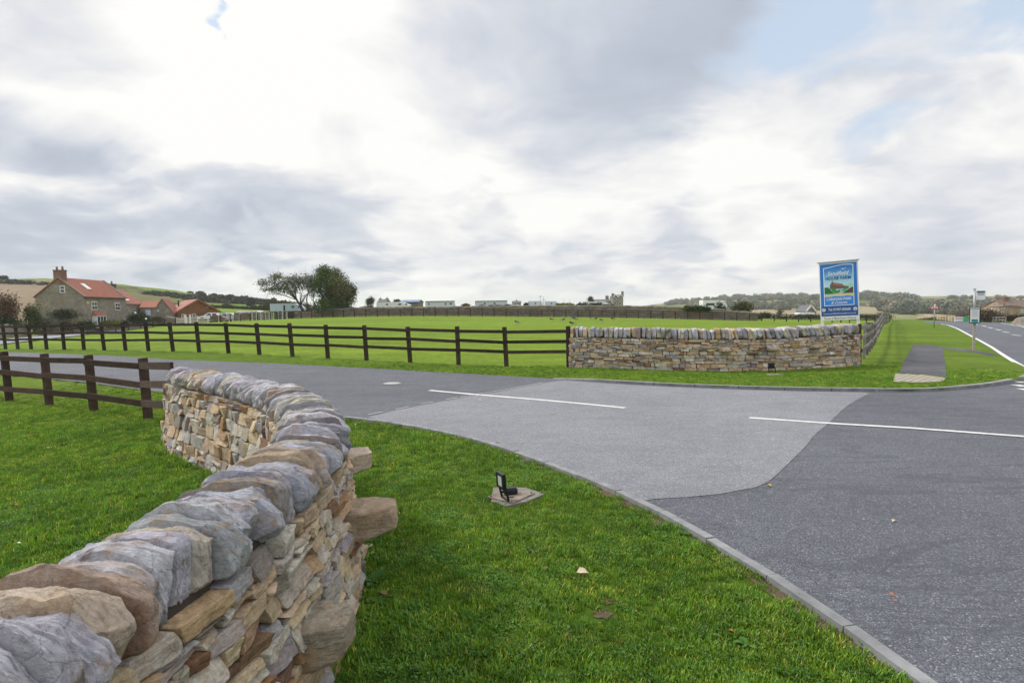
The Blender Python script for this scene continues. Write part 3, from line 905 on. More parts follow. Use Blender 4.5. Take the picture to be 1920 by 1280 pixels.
def wall_face(rk, rng, wp, side, half, batter, Hh, nsub, hl, wl, topf, frm=0.0, to=None, skip=None):
    """lay stones on one long face. side +1 = left of the path direction"""
    to = wp.L if to is None else to
    for (s0, s1, z0, z1) in rows(rng, to - frm, Hh, *hl, *wl):
        sc = frm + (s0 + s1) / 2; zc = (z0 + z1) / 2
        if skip is not None and skip(sc, zc): continue
        n = nsub(sc)
        P, Fc = cs(n)
        wd, ht = s1 - s0, z1 - z0
        k = 11.0
        Q = superround(P, k)
        Q = facet(Q, rng, 4, .80, .96, bias=np.array([1, 1.0, 1]))
        # corner jitter makes trapezoids
        j = rng.uniform(-1, 1, (4, 2)) * np.array([min(.012, wd * .10), min(.009, ht * .12)])
        u = Q[:, 0] * .5 + .5; v = Q[:, 2] * .5 + .5
        gap = .0036
        c = [(s0 + gap, z0 + gap), (s1 - gap, z0 + gap), (s1 - gap, z1 - gap), (s0 + gap, z1 - gap)]
        ss = sum(w_ * (c[i][0] + j[i][0]) for i, w_ in enumerate(((1 - u) * (1 - v), u * (1 - v), u * v, (1 - u) * v)))
        zz = sum(w_ * (c[i][1] + j[i][1]) for i, w_ in enumerate(((1 - u) * (1 - v), u * (1 - v), u * v, (1 - u) * v)))
        # beds wander up and down along the wall
        zz = zz + .016 * np.sin(1.7 * (frm + ss) + 2.2 * zz) * np.clip(zz / .2, 0, 1) * np.clip((Hh - zz) / .15, 0, 1)
        prot = rng.uniform(-.012, .018)
        dd = np.where(Q[:, 1] > 0, Q[:, 1] * (.012 + prot * .5) + prot * .5, Q[:, 1] * .11)
        W3 = np.stack([ss + frm, zz, dd], -1)
        nz = fbm(W3 + rng.uniform(0, 50, 3), 14, 3, 3)
        nz2 = fbm(W3 + rng.uniform(0, 50, 3), 45, 3, 2)
        # outward face is rough, bulged and often tilted
        tilt = rng.uniform(-.02, .02, 2)
        dd = dd + (nz * .020 + nz2 * .016 + tilt[0] * Q[:, 0] + tilt[1] * Q[:, 2]) * (Q[:, 1] > -.2)
        ss = ss + fbm(W3 + 9, 20, 5, 2) * .008; zz = zz + fbm(W3 + 19, 20, 7, 2) * .008
        p, T, zg = wp.ev(frm + ss)
        N = np.stack([-T[:, 1], T[:, 0]], -1) * side
        scale = topf(sc)
        off = half + batter * (1 - zz / Hh) + dd
        X = p + N * off[:, None]
        rk.add(np.column_stack([X, zg + zz * scale - .03]), Fc if side > 0 else Fc[:, ::-1], pick(rng, PAL))

def end_face(rk, rng, wp, at_start, half, batter, Hh, nsub, hl, wl, topf):
    L = 2 * half
    t0 = 0.0 if at_start else wp.L
    p0, T0, z0g = [q[0] for q in wp.ev(np.array([t0]))]
    N0 = np.array([-T0[1], T0[0]]); out = -T0 if at_start else T0
    for (s0, s1, z0, z1) in rows(rng, L + batter, Hh, *hl, *wl):
        P, Fc = cs(nsub)
        Q = facet(superround(P, 7), rng, 4, .8, .97)
        ss = (s0 + .003) + (Q[:, 0] * .5 + .5) * (s1 - s0 - .006) - (L + batter) / 2
        zz = z0 + .003 + (Q[:, 2] * .5 + .5) * (z1 - z0 - .006)
        dd = Q[:, 1] * .05 + rng.uniform(-.01, .015) + batter * .4 * (1 - zz / Hh)
        W3 = np.stack([ss, zz, dd], -1)
        dd = dd + fbm(W3 + rng.uniform(0, 50, 3), 14, 3, 3) * .04
        X = p0 + np.outer(ss, N0) + np.outer(dd, out)
        flip = np.cross(N0, out) < 0
        rk.add(np.column_stack([X, z0g + zz * topf(t0) - .03]), Fc if flip else Fc[:, ::-1], pick(rng, PAL))

def wall_core(wp, half, batter, Hh, parent, topf, name='masonry_core'):
    n = 60; t = np.linspace(.06, wp.L - .06, n)
    p, T, z = wp.ev(t); N = np.stack([-T[:, 1], T[:, 0]], -1)
    tf = np.array([topf(q) for q in t])
    a = half - .045
    rows_ = [np.column_stack([p + N * (a + batter), z - .1]), np.column_stack([p + N * a, z + Hh * tf]), np.column_stack([p - N * a, z + Hh * tf]), np.column_stack([p - N * (a + batter), z - .1])]
    Vv = np.vstack(rows_); Fc = []
    for r in range(3):
        for i in range(n - 1): Fc.append((r * n + i, r * n + i + 1, (r + 1) * n + i + 1, (r + 1) * n + i))
    Fc += [(0, n, 2 * n, 3 * n), (n - 1, 4 * n - 1, 3 * n - 1, 2 * n - 1)]
    return mesh_obj(name, Vv, Fc, CORE, parent)

def cope(rng, n, thick, width, height, lean, yaw, jag=1.0, sq=2.2, nf=6):
    """one coping stone standing on edge; local x = along the wall, y = across, z = up, base at z=0"""
    P, Fc = cs(n)
    Q = P.copy()
    # profile in the y-z plane: domed, with a flattish foot
    yz = superround(np.column_stack([Q[:, 1], Q[:, 2], Q[:, 1] * 0]), sq)
    foot = 1 - .55 * np.clip(-Q[:, 2], 0, 1) ** 3
    yy = yz[:, 0]; zz = yz[:, 1]
    low = np.clip(-zz, 0, 1)
    yy = np.where(zz < 0, Q[:, 1] * (1 - low) * .0 + yy * (1 + .22 * low), yy)
    ang = np.arctan2(zz, yy)
    ph = rng.uniform(0, 6.28, 4)
    rad = 1 + jag * (.055 * np.sin(2 * ang + ph[0]) + .05 * np.sin(3 * ang + ph[1]) + .035 * np.sin(5 * ang + ph[2]) + .02 * np.sin(9 * ang + ph[3]))
    xx = Q[:, 0] * (1 - .07 * (yy ** 2 + zz ** 2) * rng.uniform(.5, 1.3))
    G = np.column_stack([xx, yy * rad, zz * rad])
    G = facet(G, rng, nf, .62, .84, bias=np.array([.25, 1, 1.1]))
    G = facet(G, rng, 4, .62, .84, bias=np.array([1.0, .4, .4]))
    # cleaved layers: small steps across the thickness
    st = rng.uniform(2.5, 5)
    step = (np.floor((G[:, 0] * .5 + .5) * st + .25 * np.sin(3 * G[:, 1] + ph[0])) / st)
    amp = rng.uniform(.0, .14)
    G[:, 2] += np.where(G[:, 2] > -.4, (step - .5) * amp, 0); G[:, 1] *= 1 + (step - .5) * amp * rng.choice([-1, 1])
    rad2 = np.hypot(yy, zz)
    W3 = np.column_stack([G[:, 0] * thick / 2, G[:, 1] * width / 2, G[:, 2] * height / 2])
    o = rng.uniform(0, 60, 3)
    mp = W3 * np.array([2.4, 1, 1])
    d = np.column_stack([fbm(mp + o, 9, 1, 3), fbm(mp + o, 9, 11, 3), fbm(mp + o, 9, 21, 3)])
    d2 = np.column_stack([fbm(mp + o, 34, 31, 2), fbm(mp + o, 34, 41, 2), fbm(mp + o, 34, 51, 2)])
    W3 = W3 + d * np.array([.010, .026, .024]) * jag + d2 * np.array([.008, .014, .014])
    lm = fbm(np.column_stack([W3[:, 0] * 5.5 + .12 * W3[:, 1], W3[:, 1] * .5, W3[:, 2] * .5]) + o, 22, 61, 2)
    k_ = np.clip(rad2 * 1.6 - .6, 0, 1); W3[:, 2] += lm * .016 * jag * k_ * (G[:, 2] > -.2); W3[:, 1] += lm * .016 * jag * k_ * np.sign(G[:, 1])
    W3[:, 2] += height / 2
    x, z = W3[:, 0].copy(), W3[:, 2].copy()
    W3[:, 0] = x * math.cos(lean) + z * math.sin(lean); W3[:, 2] = -x * math.sin(lean) + z * math.cos(lean)
    x, y = W3[:, 0].copy(), W3[:, 1].copy()
    W3[:, 0] = x * math.cos(yaw) - y * math.sin(yaw); W3[:, 1] = x * math.sin(yaw) + y * math.cos(yaw)
    return W3, Fc

def lay_coping(rng, wp, Hh, half, parent, topf, tlo, thi, hlo, hhi, lean, nsub, start=0.0, wid=None, sq=2.2, nf=6, jag=1.0, fat=.97, warm=0.0):
    s = start; i = 0
    while s < wp.L - .02:
        th = rng.uniform(tlo, thi)
        if wp.L - s - th < tlo * .6: th = wp.L - s
        sc = s + th / 2
        n = nsub(sc)
        w = (wid or 2 * half + .05) * rng.uniform(.93, 1.08)
        W3, Fc = cope(rng, n, th * fat, w, rng.uniform(hlo, hhi), lean(sc) + rng.uniform(-.06, .06), rng.uniform(-.05, .05), jag, sq, nf)
        p, T, zg = [q[0] for q in wp.ev(np.array([sc]))]
        N = np.array([-T[1], T[0]])
        base = np.array([*p, zg + Hh * topf(sc) - .045])
        c = pick(rng, COPEPAL if rng.random() > warm else PAL, .80 - warm * .1, 1.22 - warm * .4)
        # two-tone stones: one cleaved side weathered differently
        c2 = pick(rng, COPEPAL); k = sstep(-.15, .15, W3[:, 0] / th + fbm(W3 + i, 7, 3, 2) * 2.0) * rng.uniform(0, .65)
        cc = c[None] * (1 - k[:, None]) + c2[None] * k[:, None]
        o = crisp(mesh_obj('coping_stone', W3, Fc, STONE_C, parent, col=cc, smooth=True))
        M = Matrix(((T[0], N[0], 0, base[0]), (T[1], N[1], 0, base[1]), (0, 0, 1, base[2]), (0, 0, 0, 1)))
        o.matrix_parent_inverse = Matrix.Identity(4)
        o.matrix_local = parent.matrix_basis.inverted() @ M if parent.location.length else M
        s += th; i += 1

def through_stone(rng, wp, sc, zc, side, half, out, wdt, hgt, parent, col, n=14, droop=0.0):
    P, Fc = cs(n)
    Q = superround(P, 11)
    Q = facet(Q, rng, 5, .78, .92)
    W3 = Q * np.array([wdt / 2, out / 2, hgt / 2])
    taper = 1 - .28 * np.clip(Q[:, 1], 0, 1)
    W3[:, 0] *= taper; W3[:, 2] *= 1 - .22 * np.clip(Q[:, 1], -.2, 1); W3[:, 2] += hgt * .10 * np.clip(Q[:, 1], 0, 1)
    o_ = rng.uniform(0, 60, 3)
    W3 += np.column_stack([fbm(W3 + o_, 8, s_, 3) for s_ in (1, 2, 3)]) * .028
    W3 += np.column_stack([fbm(W3 + o_, 30, s_, 2) for s_ in (4, 5, 6)]) * .010
    p, T, zg = [q[0] for q in wp.ev(np.array([sc]))]
    N = np.array([-T[1], T[0]]) * side
    c = p + N * (half + out * .32)
    X = c[0] + W3[:, 0] * T[0] + W3[:, 1] * N[0]; Y = c[1] + W3[:, 0] * T[1] + W3[:, 1] * N[1]
    return crisp(mesh_obj('step_stone', np.column_stack([X, Y, zg + zc + W3[:, 2]]), Fc if side > 0 else Fc[:, ::-1], STONE, parent, col=np.tile(col, (len(X), 1)), smooth=True), 18)

# ------------------------------------------------------------------ near curving wall
rng = np.random.default_rng(11)
NW = [(-2.6, -2.6), (-1.85, -1.4), (-1.42, -.3), (-1.26, .8), (-1.19, 1.8), (-1.15, 2.6), (-1.20, 3.3), (-1.39, 4.1), (-1.80, 5.0), (-2.34, 5.85), (-3.05, 6.7), (-3.85, 7.5), (-4.6, 8.3), (-5.08, 8.95)]
nw = WallPath(NW)
nwall = empty('dry_stone_wall', (0, 0, 0))
tag(nwall, 'curving dry stone wall in the foreground, warm buff and grey sandstone with upright coping and jutting step stones', 'wall')
HN = .86; half = .20; bat = .10
# s position of the camera's nearest part
sY = lambda y: float(np.interp(y, nw.P[:, 1], nw.S))
def tf_n(s): return 1.0 + .11 * float(sstep(sY(4.0), nw.L, np.array(s)))
def ns_n(s):
    y = float(np.interp(s, nw.S, nw.P[:, 1]))
    return 4 if y < .4 else (12 if y < 3.0 else (8 if y < 5 else 5))
rk = Rocks()
wall_face(rk, rng, nw, -1, half, bat, HN, ns_n, (.050, .102), (.11, .27), tf_n)
wall_face(rk, rng, nw, 1, half, bat, HN, lambda s: 4 if s < sY(4.5) else 6, (.085, .16), (.13, .29), tf_n, frm=sY(.5))
end_face(rk, rng, nw, False, half, bat, HN, 6, (.09, .17), (.2, .34), tf_n)
rk.build('masonry', STONE, nwall)
wall_core(nw, half, bat, HN, nwall, tf_n)
st0 = float(np.interp(.25, nw.P[:, 1], nw.S))
lay_coping(rng, nw, HN, half, nwall, tf_n, .064, .118, .205, .262, lambda s: .22 - .42 * float(sstep(sY(3.2), sY(7.0), np.array(s))), lambda s: 28 if s < sY(2.6) else (18 if s < sY(4.5) else 12), start=st0, wid=.43, warm=.10)
through_stone(rng, nw, sY(2.50), .33, -1, half + .03, .25, .27, .19, nwall, np.array([.40, .35, .27]), 24)
through_stone(rng, nw, sY(3.45), .49, -1, half + .03, .36, .30, .18, nwall, np.array([.42, .33, .24]), 24)
through_stone(rng, nw, sY(4.45), .60, -1, half, .30, .34, .15, nwall, np.array([.60, .50, .41]), 20)

print('near coping', len([c for c in nwall.children if c.name.startswith('coping')]))
# ------------------------------------------------------------------ far wall
rng = np.random.default_rng(23)
FW = [at(1073, 690, 17.1)[:2], at(1120, 690, 16.9)[:2], at(1210, 693, 16.45)[:2], at(1330, 695, 16.1)[:2], at(1450, 693, 16.2)[:2], at(1540, 689, 16.6)[:2], at(1596, 685, 17.15)[:2]]
fw = WallPath(FW)
fw.Z = fw.Z + lift(fw.P[:, 0], fw.P[:, 1])
fwall = empty('dry_stone_wall', (0, 0, 0))
tag(fwall, 'buff and grey dry stone wall under the blue sign on the far verge, upright coping along its top', 'wall')
HF = .90
tf_f = lambda s: 1.0 + .05 * float(sstep(fw.L * .6, fw.L, np.array(s)))
rk = Rocks()
wall_face(rk, rng, fw, -1, .22, .06, HF, lambda s: 5, (.05, .115), (.12, .34), tf_f)
wall_face(rk, rng, fw, 1, .22, .06, HF, lambda s: 3, (.09, .15), (.2, .4), tf_f)
end_face(rk, rng, fw, True, .22, .06, HF, 4, (.09, .15), (.18, .3), tf_f)
end_face(rk, rng, fw, False, .22, .06, HF, 4, (.09, .15), (.18, .3), tf_f)
rk.build('masonry', STONE, fwall)
wall_core(fw, .22, .06, HF, fwall, tf_f)
lay_coping(rng, fw, HF, .22, fwall, tf_f, .075, .165, .29, .33, lambda s: -.02 - .30 * float(sstep(fw.L * .35, fw.L * .8, np.array(s))), lambda s: 7, wid=.48, sq=5.0, nf=3, jag=.55, fat=.98, warm=.3)
for sp, zz in ((.49, .58), (.64, .60), (.79, .62)):
    through_stone(rng, fw, fw.L * sp, zz, -1, .2, .36, .30, .08, fwall, np.array([.50, .42, .32]), 8)
# ------------------------------------------------------------------ fences
def fence(name, label, posts, mat, parts_group=None, hgt=1.2, rails=(.42, .74, 1.08), pw=.11, rw=.045, rh=.10, side=1, lean=0.0, group=None, jitter=.022, seed=1, ext=None, sag=0.0, leanf=None, endtrim=True, cat='fence', capm=None):
    """posts: list of (x, y, z_ground); rails are nailed to one face"""
    rg = random.Random(seed)
    root = empty(name, tuple(posts[0]))
    tag(root, label, cat, group)
    o3 = Vector(posts[0])
    tops = []
    for i, p in enumerate(posts):
        p = Vector(p)
        j = min(i + 1, len(posts) - 1); k = max(i - 1, 0)
        d = (Vector(posts[j]) - Vector(posts[k])); d.z = 0; d.normalize()
        n = Vector((-d.y, d.x, 0))
        la = (leanf(i) if leanf else lean) + rg.uniform(-.012, .012); lb = rg.uniform(-.015, .015)
        u = (Vector((0, 0, 1)) + d * la + n * lb).normalized()
        side_v = n; fw_ = u.cross(n)
        hh = hgt * rg.uniform(.98, 1.02)
        mb = MB()
        Vv = []
        for zz, sc in ((-.25, 1), (hh - .012, 1), (hh, .86)):
            for a, b in ((-1, -1), (1, -1), (1, 1), (-1, 1)):
                Vv.append(p + u * zz + fw_ * (a * pw / 2 * sc) + side_v * (b * pw / 2 * sc) - o3)
        Fc = [(8, 9, 10, 11)]
        for r_ in range(2):
            for q in range(4): Fc.append((r_ * 4 + q, r_ * 4 + (q + 1) % 4, r_ * 4 + 4 + (q + 1) % 4, r_ * 4 + 4 + q))
        mb.add(Vv, Fc)
        mb.build('post', mat, root)
        tops.append((p, u, n))
    for i in range(len(posts) - 1):
        (p, u, n), (p2, u2, n2) = tops[i], tops[i + 1]
        for r_ in rails:
            a = p + u * (r_ + rg.uniform(-jitter, jitter)) + n * side * (pw / 2 + rw / 2 - .01) - o3
            b = p2 + u2 * (r_ + rg.uniform(-jitter, jitter)) + n2 * side * (pw / 2 + rw / 2 - .01) - o3
            dd = (b - a).normalized() * (pw * .35 if i % 2 == 0 else pw * .2)
            mb = MB(); mb.beam(a - dd, b + dd * (.3 if not i % 2 else -.3), rw, rh, sag=sag * rg.uniform(-.3, 1))
            mb.build('rail', mat, root)
    return root

def P3(px, py, Y):
    q = at(px, py, Y); return (q[0], q[1], V(q[0], q[1]))
# brown fence at the left, running into the end of the near wall
e = nw.P[-1]
nl = [(e[0] - .12, e[1] + .02), tuple(at(278, 785, 11.4)[:2] - np.array([.0, .0]))]
nf = [P3(278, 785, 11.4), P3(176, 770, 12.4), P3(93, 762, 13.3), P3(18, 753.5, 14.2)]
d_ = np.array(nf[3]) - np.array(nf[2])
for k in range(1, 3): q = np.array(nf[3]) + d_ * k; nf.append((q[0], q[1], V(q[0], q[1])))
fr = fence('post_and_rail_fence', 'reddish brown three rail fence on the left lawn ending at the near stone wall', nf, WOOD_B, hgt=1.20, rails=(.31, .69, 1.05), pw=.125, rw=.05, rh=.115, side=1, leanf=lambda i: .075, seed=3)
o3 = Vector(nf[0])
for k, r_ in enumerate((.31, .69, 1.05)):     # last rails reach into the wall end
    a = Vector((nf[0][0] - .06, nf[0][1] - .06, nf[0][2] + r_)); b = Vector(at(322, (759, 721, 686)[k], 9.25))
    mb = MB(); mb.beam(a - o3, b - o3, .05, .125); mb.build('rail', WOOD_B, fr)
# dark fence along the field
xs = [949, 859, 768, 686, 613.5, 547, 485, 427, 372, 323, 277, 234, 194, 156, 119, 86, 57, 32, 9]
def midpt(px):
    r_ = (px - 960) / F; X = r_ * 17.7 / (1 + .43 * r_); Y = 17.7 - .43 * X
    return (X, Y, V(X, Y))
mf = [midpt(1066)] + [midpt(x) for x in xs]
d_ = np.array(mf[-1]) - np.array(mf[-2])
for k in range(1, 10): q = np.array(mf[19]) + d_ * k; mf.append((q[0], q[1], V(q[0], q[1])))
fence('post_and_rail_fence', 'long dark brown three rail fence between the entrance road and the field', mf, WOOD_D, hgt=1.19, rails=(.45, .76, 1.07), pw=.105, rw=.045, rh=.095, side=1, leanf=lambda i: -(.0 if i < 1 else .02 + .07 * min(1, i / 8)) * -1, seed=5)
# weathered fence going away from the far wall along the main road
rf = []
a = np.array(at(1612, 684, 17.3)[:2]); b = np.array(at(1668, 600, 112)[:2])
n_ = 42
for i in range(n_):
    t = i / (n_ - 1); q = a + (b - a) * t; rf.append((q[0], q[1], V(q[0], q[1])))
rfo = fence('post_and_rail_fence', 'weathered grey wavy fence running away along the grass verge beside the main road', rf, WOOD_G, hgt=1.22, rails=(.42, .78, 1.10), pw=.085, rw=.04, rh=.11, side=-1, jitter=.05, seed=8)
rfo.children[0].data.materials[0] = WOOD_D
# short dark post and link rail between wall end and this fence
q = at(1596, 640, 18.4); a = Vector((q[0], q[1], V(q[0], q[1])))
so = empty('fence_post', a); tag(so, 'dark straining post with short rail behind the right end of the far wall', 'fence post')
MB().box((0, 0, .58), (.1, .1, 1.2)).build('post', WOOD_D, so)
MB().beam((0, 0, .8), (rf[0][0] - a.x, rf[0][1] - a.y, .95), .05, .1).build('rail', WOOD_D, so)
# far dark fence round the back of the field
ffp = [(395, 607, 101), (475, 601.5, 100), (550, 597.5, 94), (660, 595, 92), (780, 593, 91), (900, 593, 90.5), (1040, 594.7, 90), (1215, 597, 89), (1330, 599.5, 88.5), (1450, 602.6, 88), (1545, 604.5, 88), (1640, 605.5, 92), (1668, 603, 100)]
line = resample([at(*q)[:2] for q in ffp], 1.82)
fence('post_and_rail_fence', 'distant dark fence around the back of the field in front of the old stone wall', [(q[0], q[1], V(*q)) for q in line], WOOD_D, hgt=1.2, rails=(.45, .76, 1.07), pw=.12, side=-1, seed=9)
# dark fence beside the driveway
dl = resample([at(*q)[:2] for q in [(-60, 646, 76), (0, 641, 80), (60, 635, 84), (140, 629.5, 88), (200, 623, 91), (260, 616.5, 95), (330, 608.5, 100)]], 1.9)
fence('post_and_rail_fence', 'dark fence beside the driveway below the farmhouse', [(q[0], q[1], V(*q)) for q in dl], WOOD_D, hgt=1.2, rails=(.45, .76, 1.07), pw=.12, side=-1, seed=10)
# white fences and gate by the car park
def wf(label, pts, step, seed, **k):
    L = resample([at(*q)[:2] for q in pts], step)
    return fence('white_fence', label, [(q[0], q[1], V(*q)) for q in L], WHITE_F, hgt=1.25, rails=(.40, .72, 1.04), pw=.12, rw=.05, rh=.12, side=-1, group='white fences by the caravan park', seed=seed, **k)
wf('white painted fence in front of the parked red car', [(331, 609, 101), (365, 608.5, 101), (430, 605, 101)], 1.75, 12)
wf('white painted fence in front of the caravan by the trees', [(473, 598.5, 101), (490, 597, 100), (538, 594, 97)], 1.1, 13)
wf('short white painted gate rails left of the gap in the fences', [(437, 603.5, 102), (450, 601.5, 103)], 1.1, 14)
# pale new fence on the bend of the road
L = resample([at(*q)[:2] for q in [(1719, 603.3, 128), (1755, 602.8, 112), (1790, 602.8, 98)]], 2.4)
fence('ranch_fence', 'pale new timber fence on the bend of the main road', [(q[0], q[1], V(*q)) for q in L], WOOD_L, hgt=1.15, rails=(.35, .68, 1.0), pw=.12, rh=.15, side=-1, seed=15)
L = resample([at(*q)[:2] for q in [(1862, 603.5, 92), (1886, 604, 88)]], 1.1)
fence('ranch_fence', 'short grey timber fence below the house at the right edge', [(q[0], q[1], V(*q)) for q in L], WOOD_G, hgt=1.0, rails=(.5, .9), pw=.1, rh=.12, side=-1, seed=16)

# ------------------------------------------------------------------ text
def text(parent, name, body, size, loc, mat, M=None, bold=0.0, shear=0.0, align='CENTER', depth=.002, width=None):
    cu = bpy.data.curves.new(name, 'FONT'); cu.body = body; cu.size = size; cu.align_x = align; cu.align_y = 'CENTER'
    cu.extrude = depth; cu.offset = bold; cu.shear = shear; cu.resolution_u = 6
    cu.materials.append(mat)
    o = bpy.data.objects.new(name, cu); COL.objects.link(o); o.parent = parent
    bpy.context.view_layer.update()
    w = o.dimensions.x
    sx = width / w if (width and w > 1e-6) else 1.0
    me = bpy.data.meshes.new_from_object(o); me.name = name
    bpy.data.objects.remove(o)
    m2 = bpy.data.objects.new(name, me); COL.objects.link(m2); m2.parent = parent
    m2.location = loc; m2.rotation_euler = (PI / 2, 0, 0); m2.scale = (sx, 1, 1)
    return m2
def plate(parent, name, poly, y, mat, depth=.002):
    """flat shape in the sign's x-z plane, facing -y"""
    n = len(poly)
    Vv = [(x, y, z) for x, z in poly] + [(x, y + depth, z) for x, z in poly]
    Fc = [tuple(range(n)), tuple(range(n, 2 * n))[::-1]] + [(k, k + n, (k + 1) % n + n, (k + 1) % n) for k in range(n)]
    o = mesh_obj(name, Vv, Fc, mat, parent)
    bm = bmesh.new(); bm.from_mesh(o.data); bmesh.ops.recalc_face_normals(bm, faces=bm.faces); bm.to_mesh(o.data); bm.free()
    return o

# ------------------------------------------------------------------ the blue farm sign
BLUE = mat_flat('sign_blue', (.015, .19, .66), .4); NAVY = mat_flat('sign_navy', (.014, .08, .32), .4); BLUE2 = mat_flat('sign_bright_blue', (.03, .24, .80), .4)
SWHITE = mat_flat('sign_white', (.80, .82, .84), .45)
SGREEN = mat_flat('sign_dark_green', (.01, .16, .05), .5); SGREEN2 = mat_flat('sign_green', (.02, .30, .05), .5); SGREEN3 = mat_flat('sign_light_green', (.03, .42, .18), .5)
SBROWN = mat_flat('sign_brown', (.09, .06, .055), .5); SSAND = mat_flat('sign_sand', (.62, .62, .36), .5); SHOUSE = mat_flat('sign_house', (.16, .10, .08), .5); SROOF = mat_flat('sign_roof', (.38, .17, .14), .5)
SDARK = mat_flat('sign_dark_text', (.01, .045, .16), .5); SGREY = mat_flat('sign_grey_text', (.22, .23, .28), .5); SLAV = mat_flat('sign_pale_path', (.45, .50, .66), .5); STEEL2 = mat_flat('sign_mint_hill', (.35, .66, .55), .5)
def mat_skypanel():
    m, g, bs = new_mat('sign_sky')
    s_ = g.n('ShaderNodeSeparateXYZ'); g.link(obj_co(g), s_.inputs[0])
    g.link(g.ramp(g.math('DIVIDE', g.math('SUBTRACT', s_.outputs[2], z0), (z1 - z0)), [(0.42, (.55, .80, .92)), (0.68, (.33, .62, .88)), (0.85, (.08, .32, .72)), (1.0, (.02, .18, .60))]), bs.inputs['Base Color'])
    bs.inputs['Roughness'].default_value = .45
    return m
pl_ = at(1543, 612, 21.6); pr_ = at(1614, 606, 20.9)
ang = math.atan2(pr_[1] - pl_[1], pr_[0] - pl_[0]); wS = float(np.hypot(*(pr_ - pl_)[:2]))
mid = (pl_ + pr_) / 2
zg = V(mid[0], mid[1])
sg = empty('farm_sign', (mid[0], mid[1], zg), ang)
tag(sg, 'tall blue and white farm and caravan park sign standing behind the far stone wall', 'sign')
sg.rotation_euler = (0, math.atan2(-0.0, 1) - .045, ang)
# local frame: x across, z up.  picture height of board runs z 1.02..3.22
def zs(py): return float(at(1578, py, mid[1])[2]) - zg
zt, zb = zs(490.5), zs(600)
hw = wS / 2 + .02
for sx in (-1, 1):
    MB().box((sx * (hw - .05), .045, (zt + .0) / 2), (.10, .06, zt)).build('post', WHITE, sg)
MB().box((0, .0, (zt + zb) / 2), (2 * hw - .02, .024, zt - zb), col=None).build('board', SWHITE, sg, bevel=.004)
MB().box((0, .0, zt + .02), (2 * hw + .10, .09, .035)).build('top_rail', METAL, sg)
zwb = zb + .155
bw = hw - .035
def rect(x0, x1, z0, z1): return [(x0, z0), (x1, z0), (x1, z1), (x0, z1)]
plate(sg, 'blue_panel', rect(-bw, bw, zwb, zt - .05), -.0145, BLUE)
plate(sg, 'navy_panel', rect(-bw, bw, zwb, zwb + .36), -.0165, NAVY)
Hs = zt - zwb
x0, x1 = -bw + .13, bw - .13
z0 = zwb + .40; z1 = zt - .17
def wavetop(off): return [(x1 + off - (x1 - x0 + 2 * off) * k / 14, z1 + off + .05 * math.sin(-1.1 + 3.6 * (1 - k / 14)) ) for k in range(15)]
plate(sg, 'white_border', [(x0 - .025, z0 - .025), (x1 + .025, z0 - .025)] + wavetop(.025), -.0185, SWHITE)
plate(sg, 'sky_panel', [(x0, z0 + .36), (x1, z0 + .36)] + wavetop(0), -.0205, mat_skypanel())
hh_ = z1 - z0
zz = lambda t: z0 + hh_ * t
xx = lambda t: x0 + (x1 - x0) * t
plate(sg, 'caravan_park_panel', [(xx(0), zz(0)), (xx(1), zz(0)), (xx(1), zz(.215)), (xx(.8), zz(.235)), (xx(.6), zz(.22)), (xx(.35), zz(.235)), (xx(.2), zz(.22)), (xx(0), zz(.225))], -.0215, BLUE2)
plate(sg, 'beach_picture', [(xx(0), zz(.225)), (xx(.2), zz(.22)), (xx(.35), zz(.235)), (xx(.6), zz(.22)), (xx(.8), zz(.235)), (xx(1), zz(.215)), (xx(1), zz(.31)), (xx(.5), zz(.30)), (xx(0), zz(.27))], -.0225, SSAND)
plate(sg, 'path_picture', [(xx(0), zz(.27)), (xx(.5), zz(.295)), (xx(1), zz(.31)), (xx(.65), zz(.32)), (xx(.70), zz(.37)), (xx(.58), zz(.42)), (xx(.54), zz(.44)), (xx(.5), zz(.40)), (xx(.45), zz(.34)), (xx(0), zz(.33))], -.0228, SLAV)
plate(sg, 'hill_picture', [(xx(0), zz(.46)), (xx(.25), zz(.52)), (xx(.5), zz(.50)), (xx(.78), zz(.53)), (xx(.9), zz(.56)), (xx(1), zz(.54)), (xx(1), zz(.44)), (xx(0), zz(.44))], -.0215, STEEL2)
plate(sg, 'house_picture', [(xx(.20), zz(.42)), (xx(.85), zz(.42)), (xx(.85), zz(.47)), (xx(.70), zz(.49)), (xx(.68), zz(.50)), (xx(.62), zz(.55)), (xx(.30), zz(.60)), (xx(.30), zz(.64)), (xx(.27), zz(.64)), (xx(.27), zz(.61)), (xx(.20), zz(.53))], -.0232, SHOUSE)
plate(sg, 'roof_picture', [(xx(.34), zz(.53)), (xx(.66), zz(.495)), (xx(.57), zz(.56)), (xx(.30), zz(.595))], -.0248, SROOF)
plate(sg, 'dark_hill_picture', [(xx(0), zz(.30)), (xx(.35), zz(.30)), (xx(.26), zz(.36)), (xx(.19), zz(.43)), (xx(.12), zz(.47)), (xx(0), zz(.475))], -.0252, SGREEN)
plate(sg, 'bush_picture', [(xx(.36), zz(.305)), (xx(.5), zz(.315)), (xx(.56), zz(.36)), (xx(.54), zz(.40)), (xx(.42), zz(.38)), (xx(.40), zz(.42)), (xx(.31), zz(.43)), (xx(.23), zz(.40)), (xx(.29), zz(.35))], -.0262, SGREEN2)
plate(sg, 'bush_picture', [(xx(.70), zz(.335)), (xx(.80), zz(.40)), (xx(.86), zz(.43)), (xx(.68), zz(.42)), (xx(.58), zz(.38))], -.0262, SGREEN3)
plate(sg, 'brown_hill_picture', [(xx(.62), zz(.30)), (xx(1), zz(.30)), (xx(1), zz(.455)), (xx(.90), zz(.43)), (xx(.78), zz(.37))], -.0272, SBROWN)
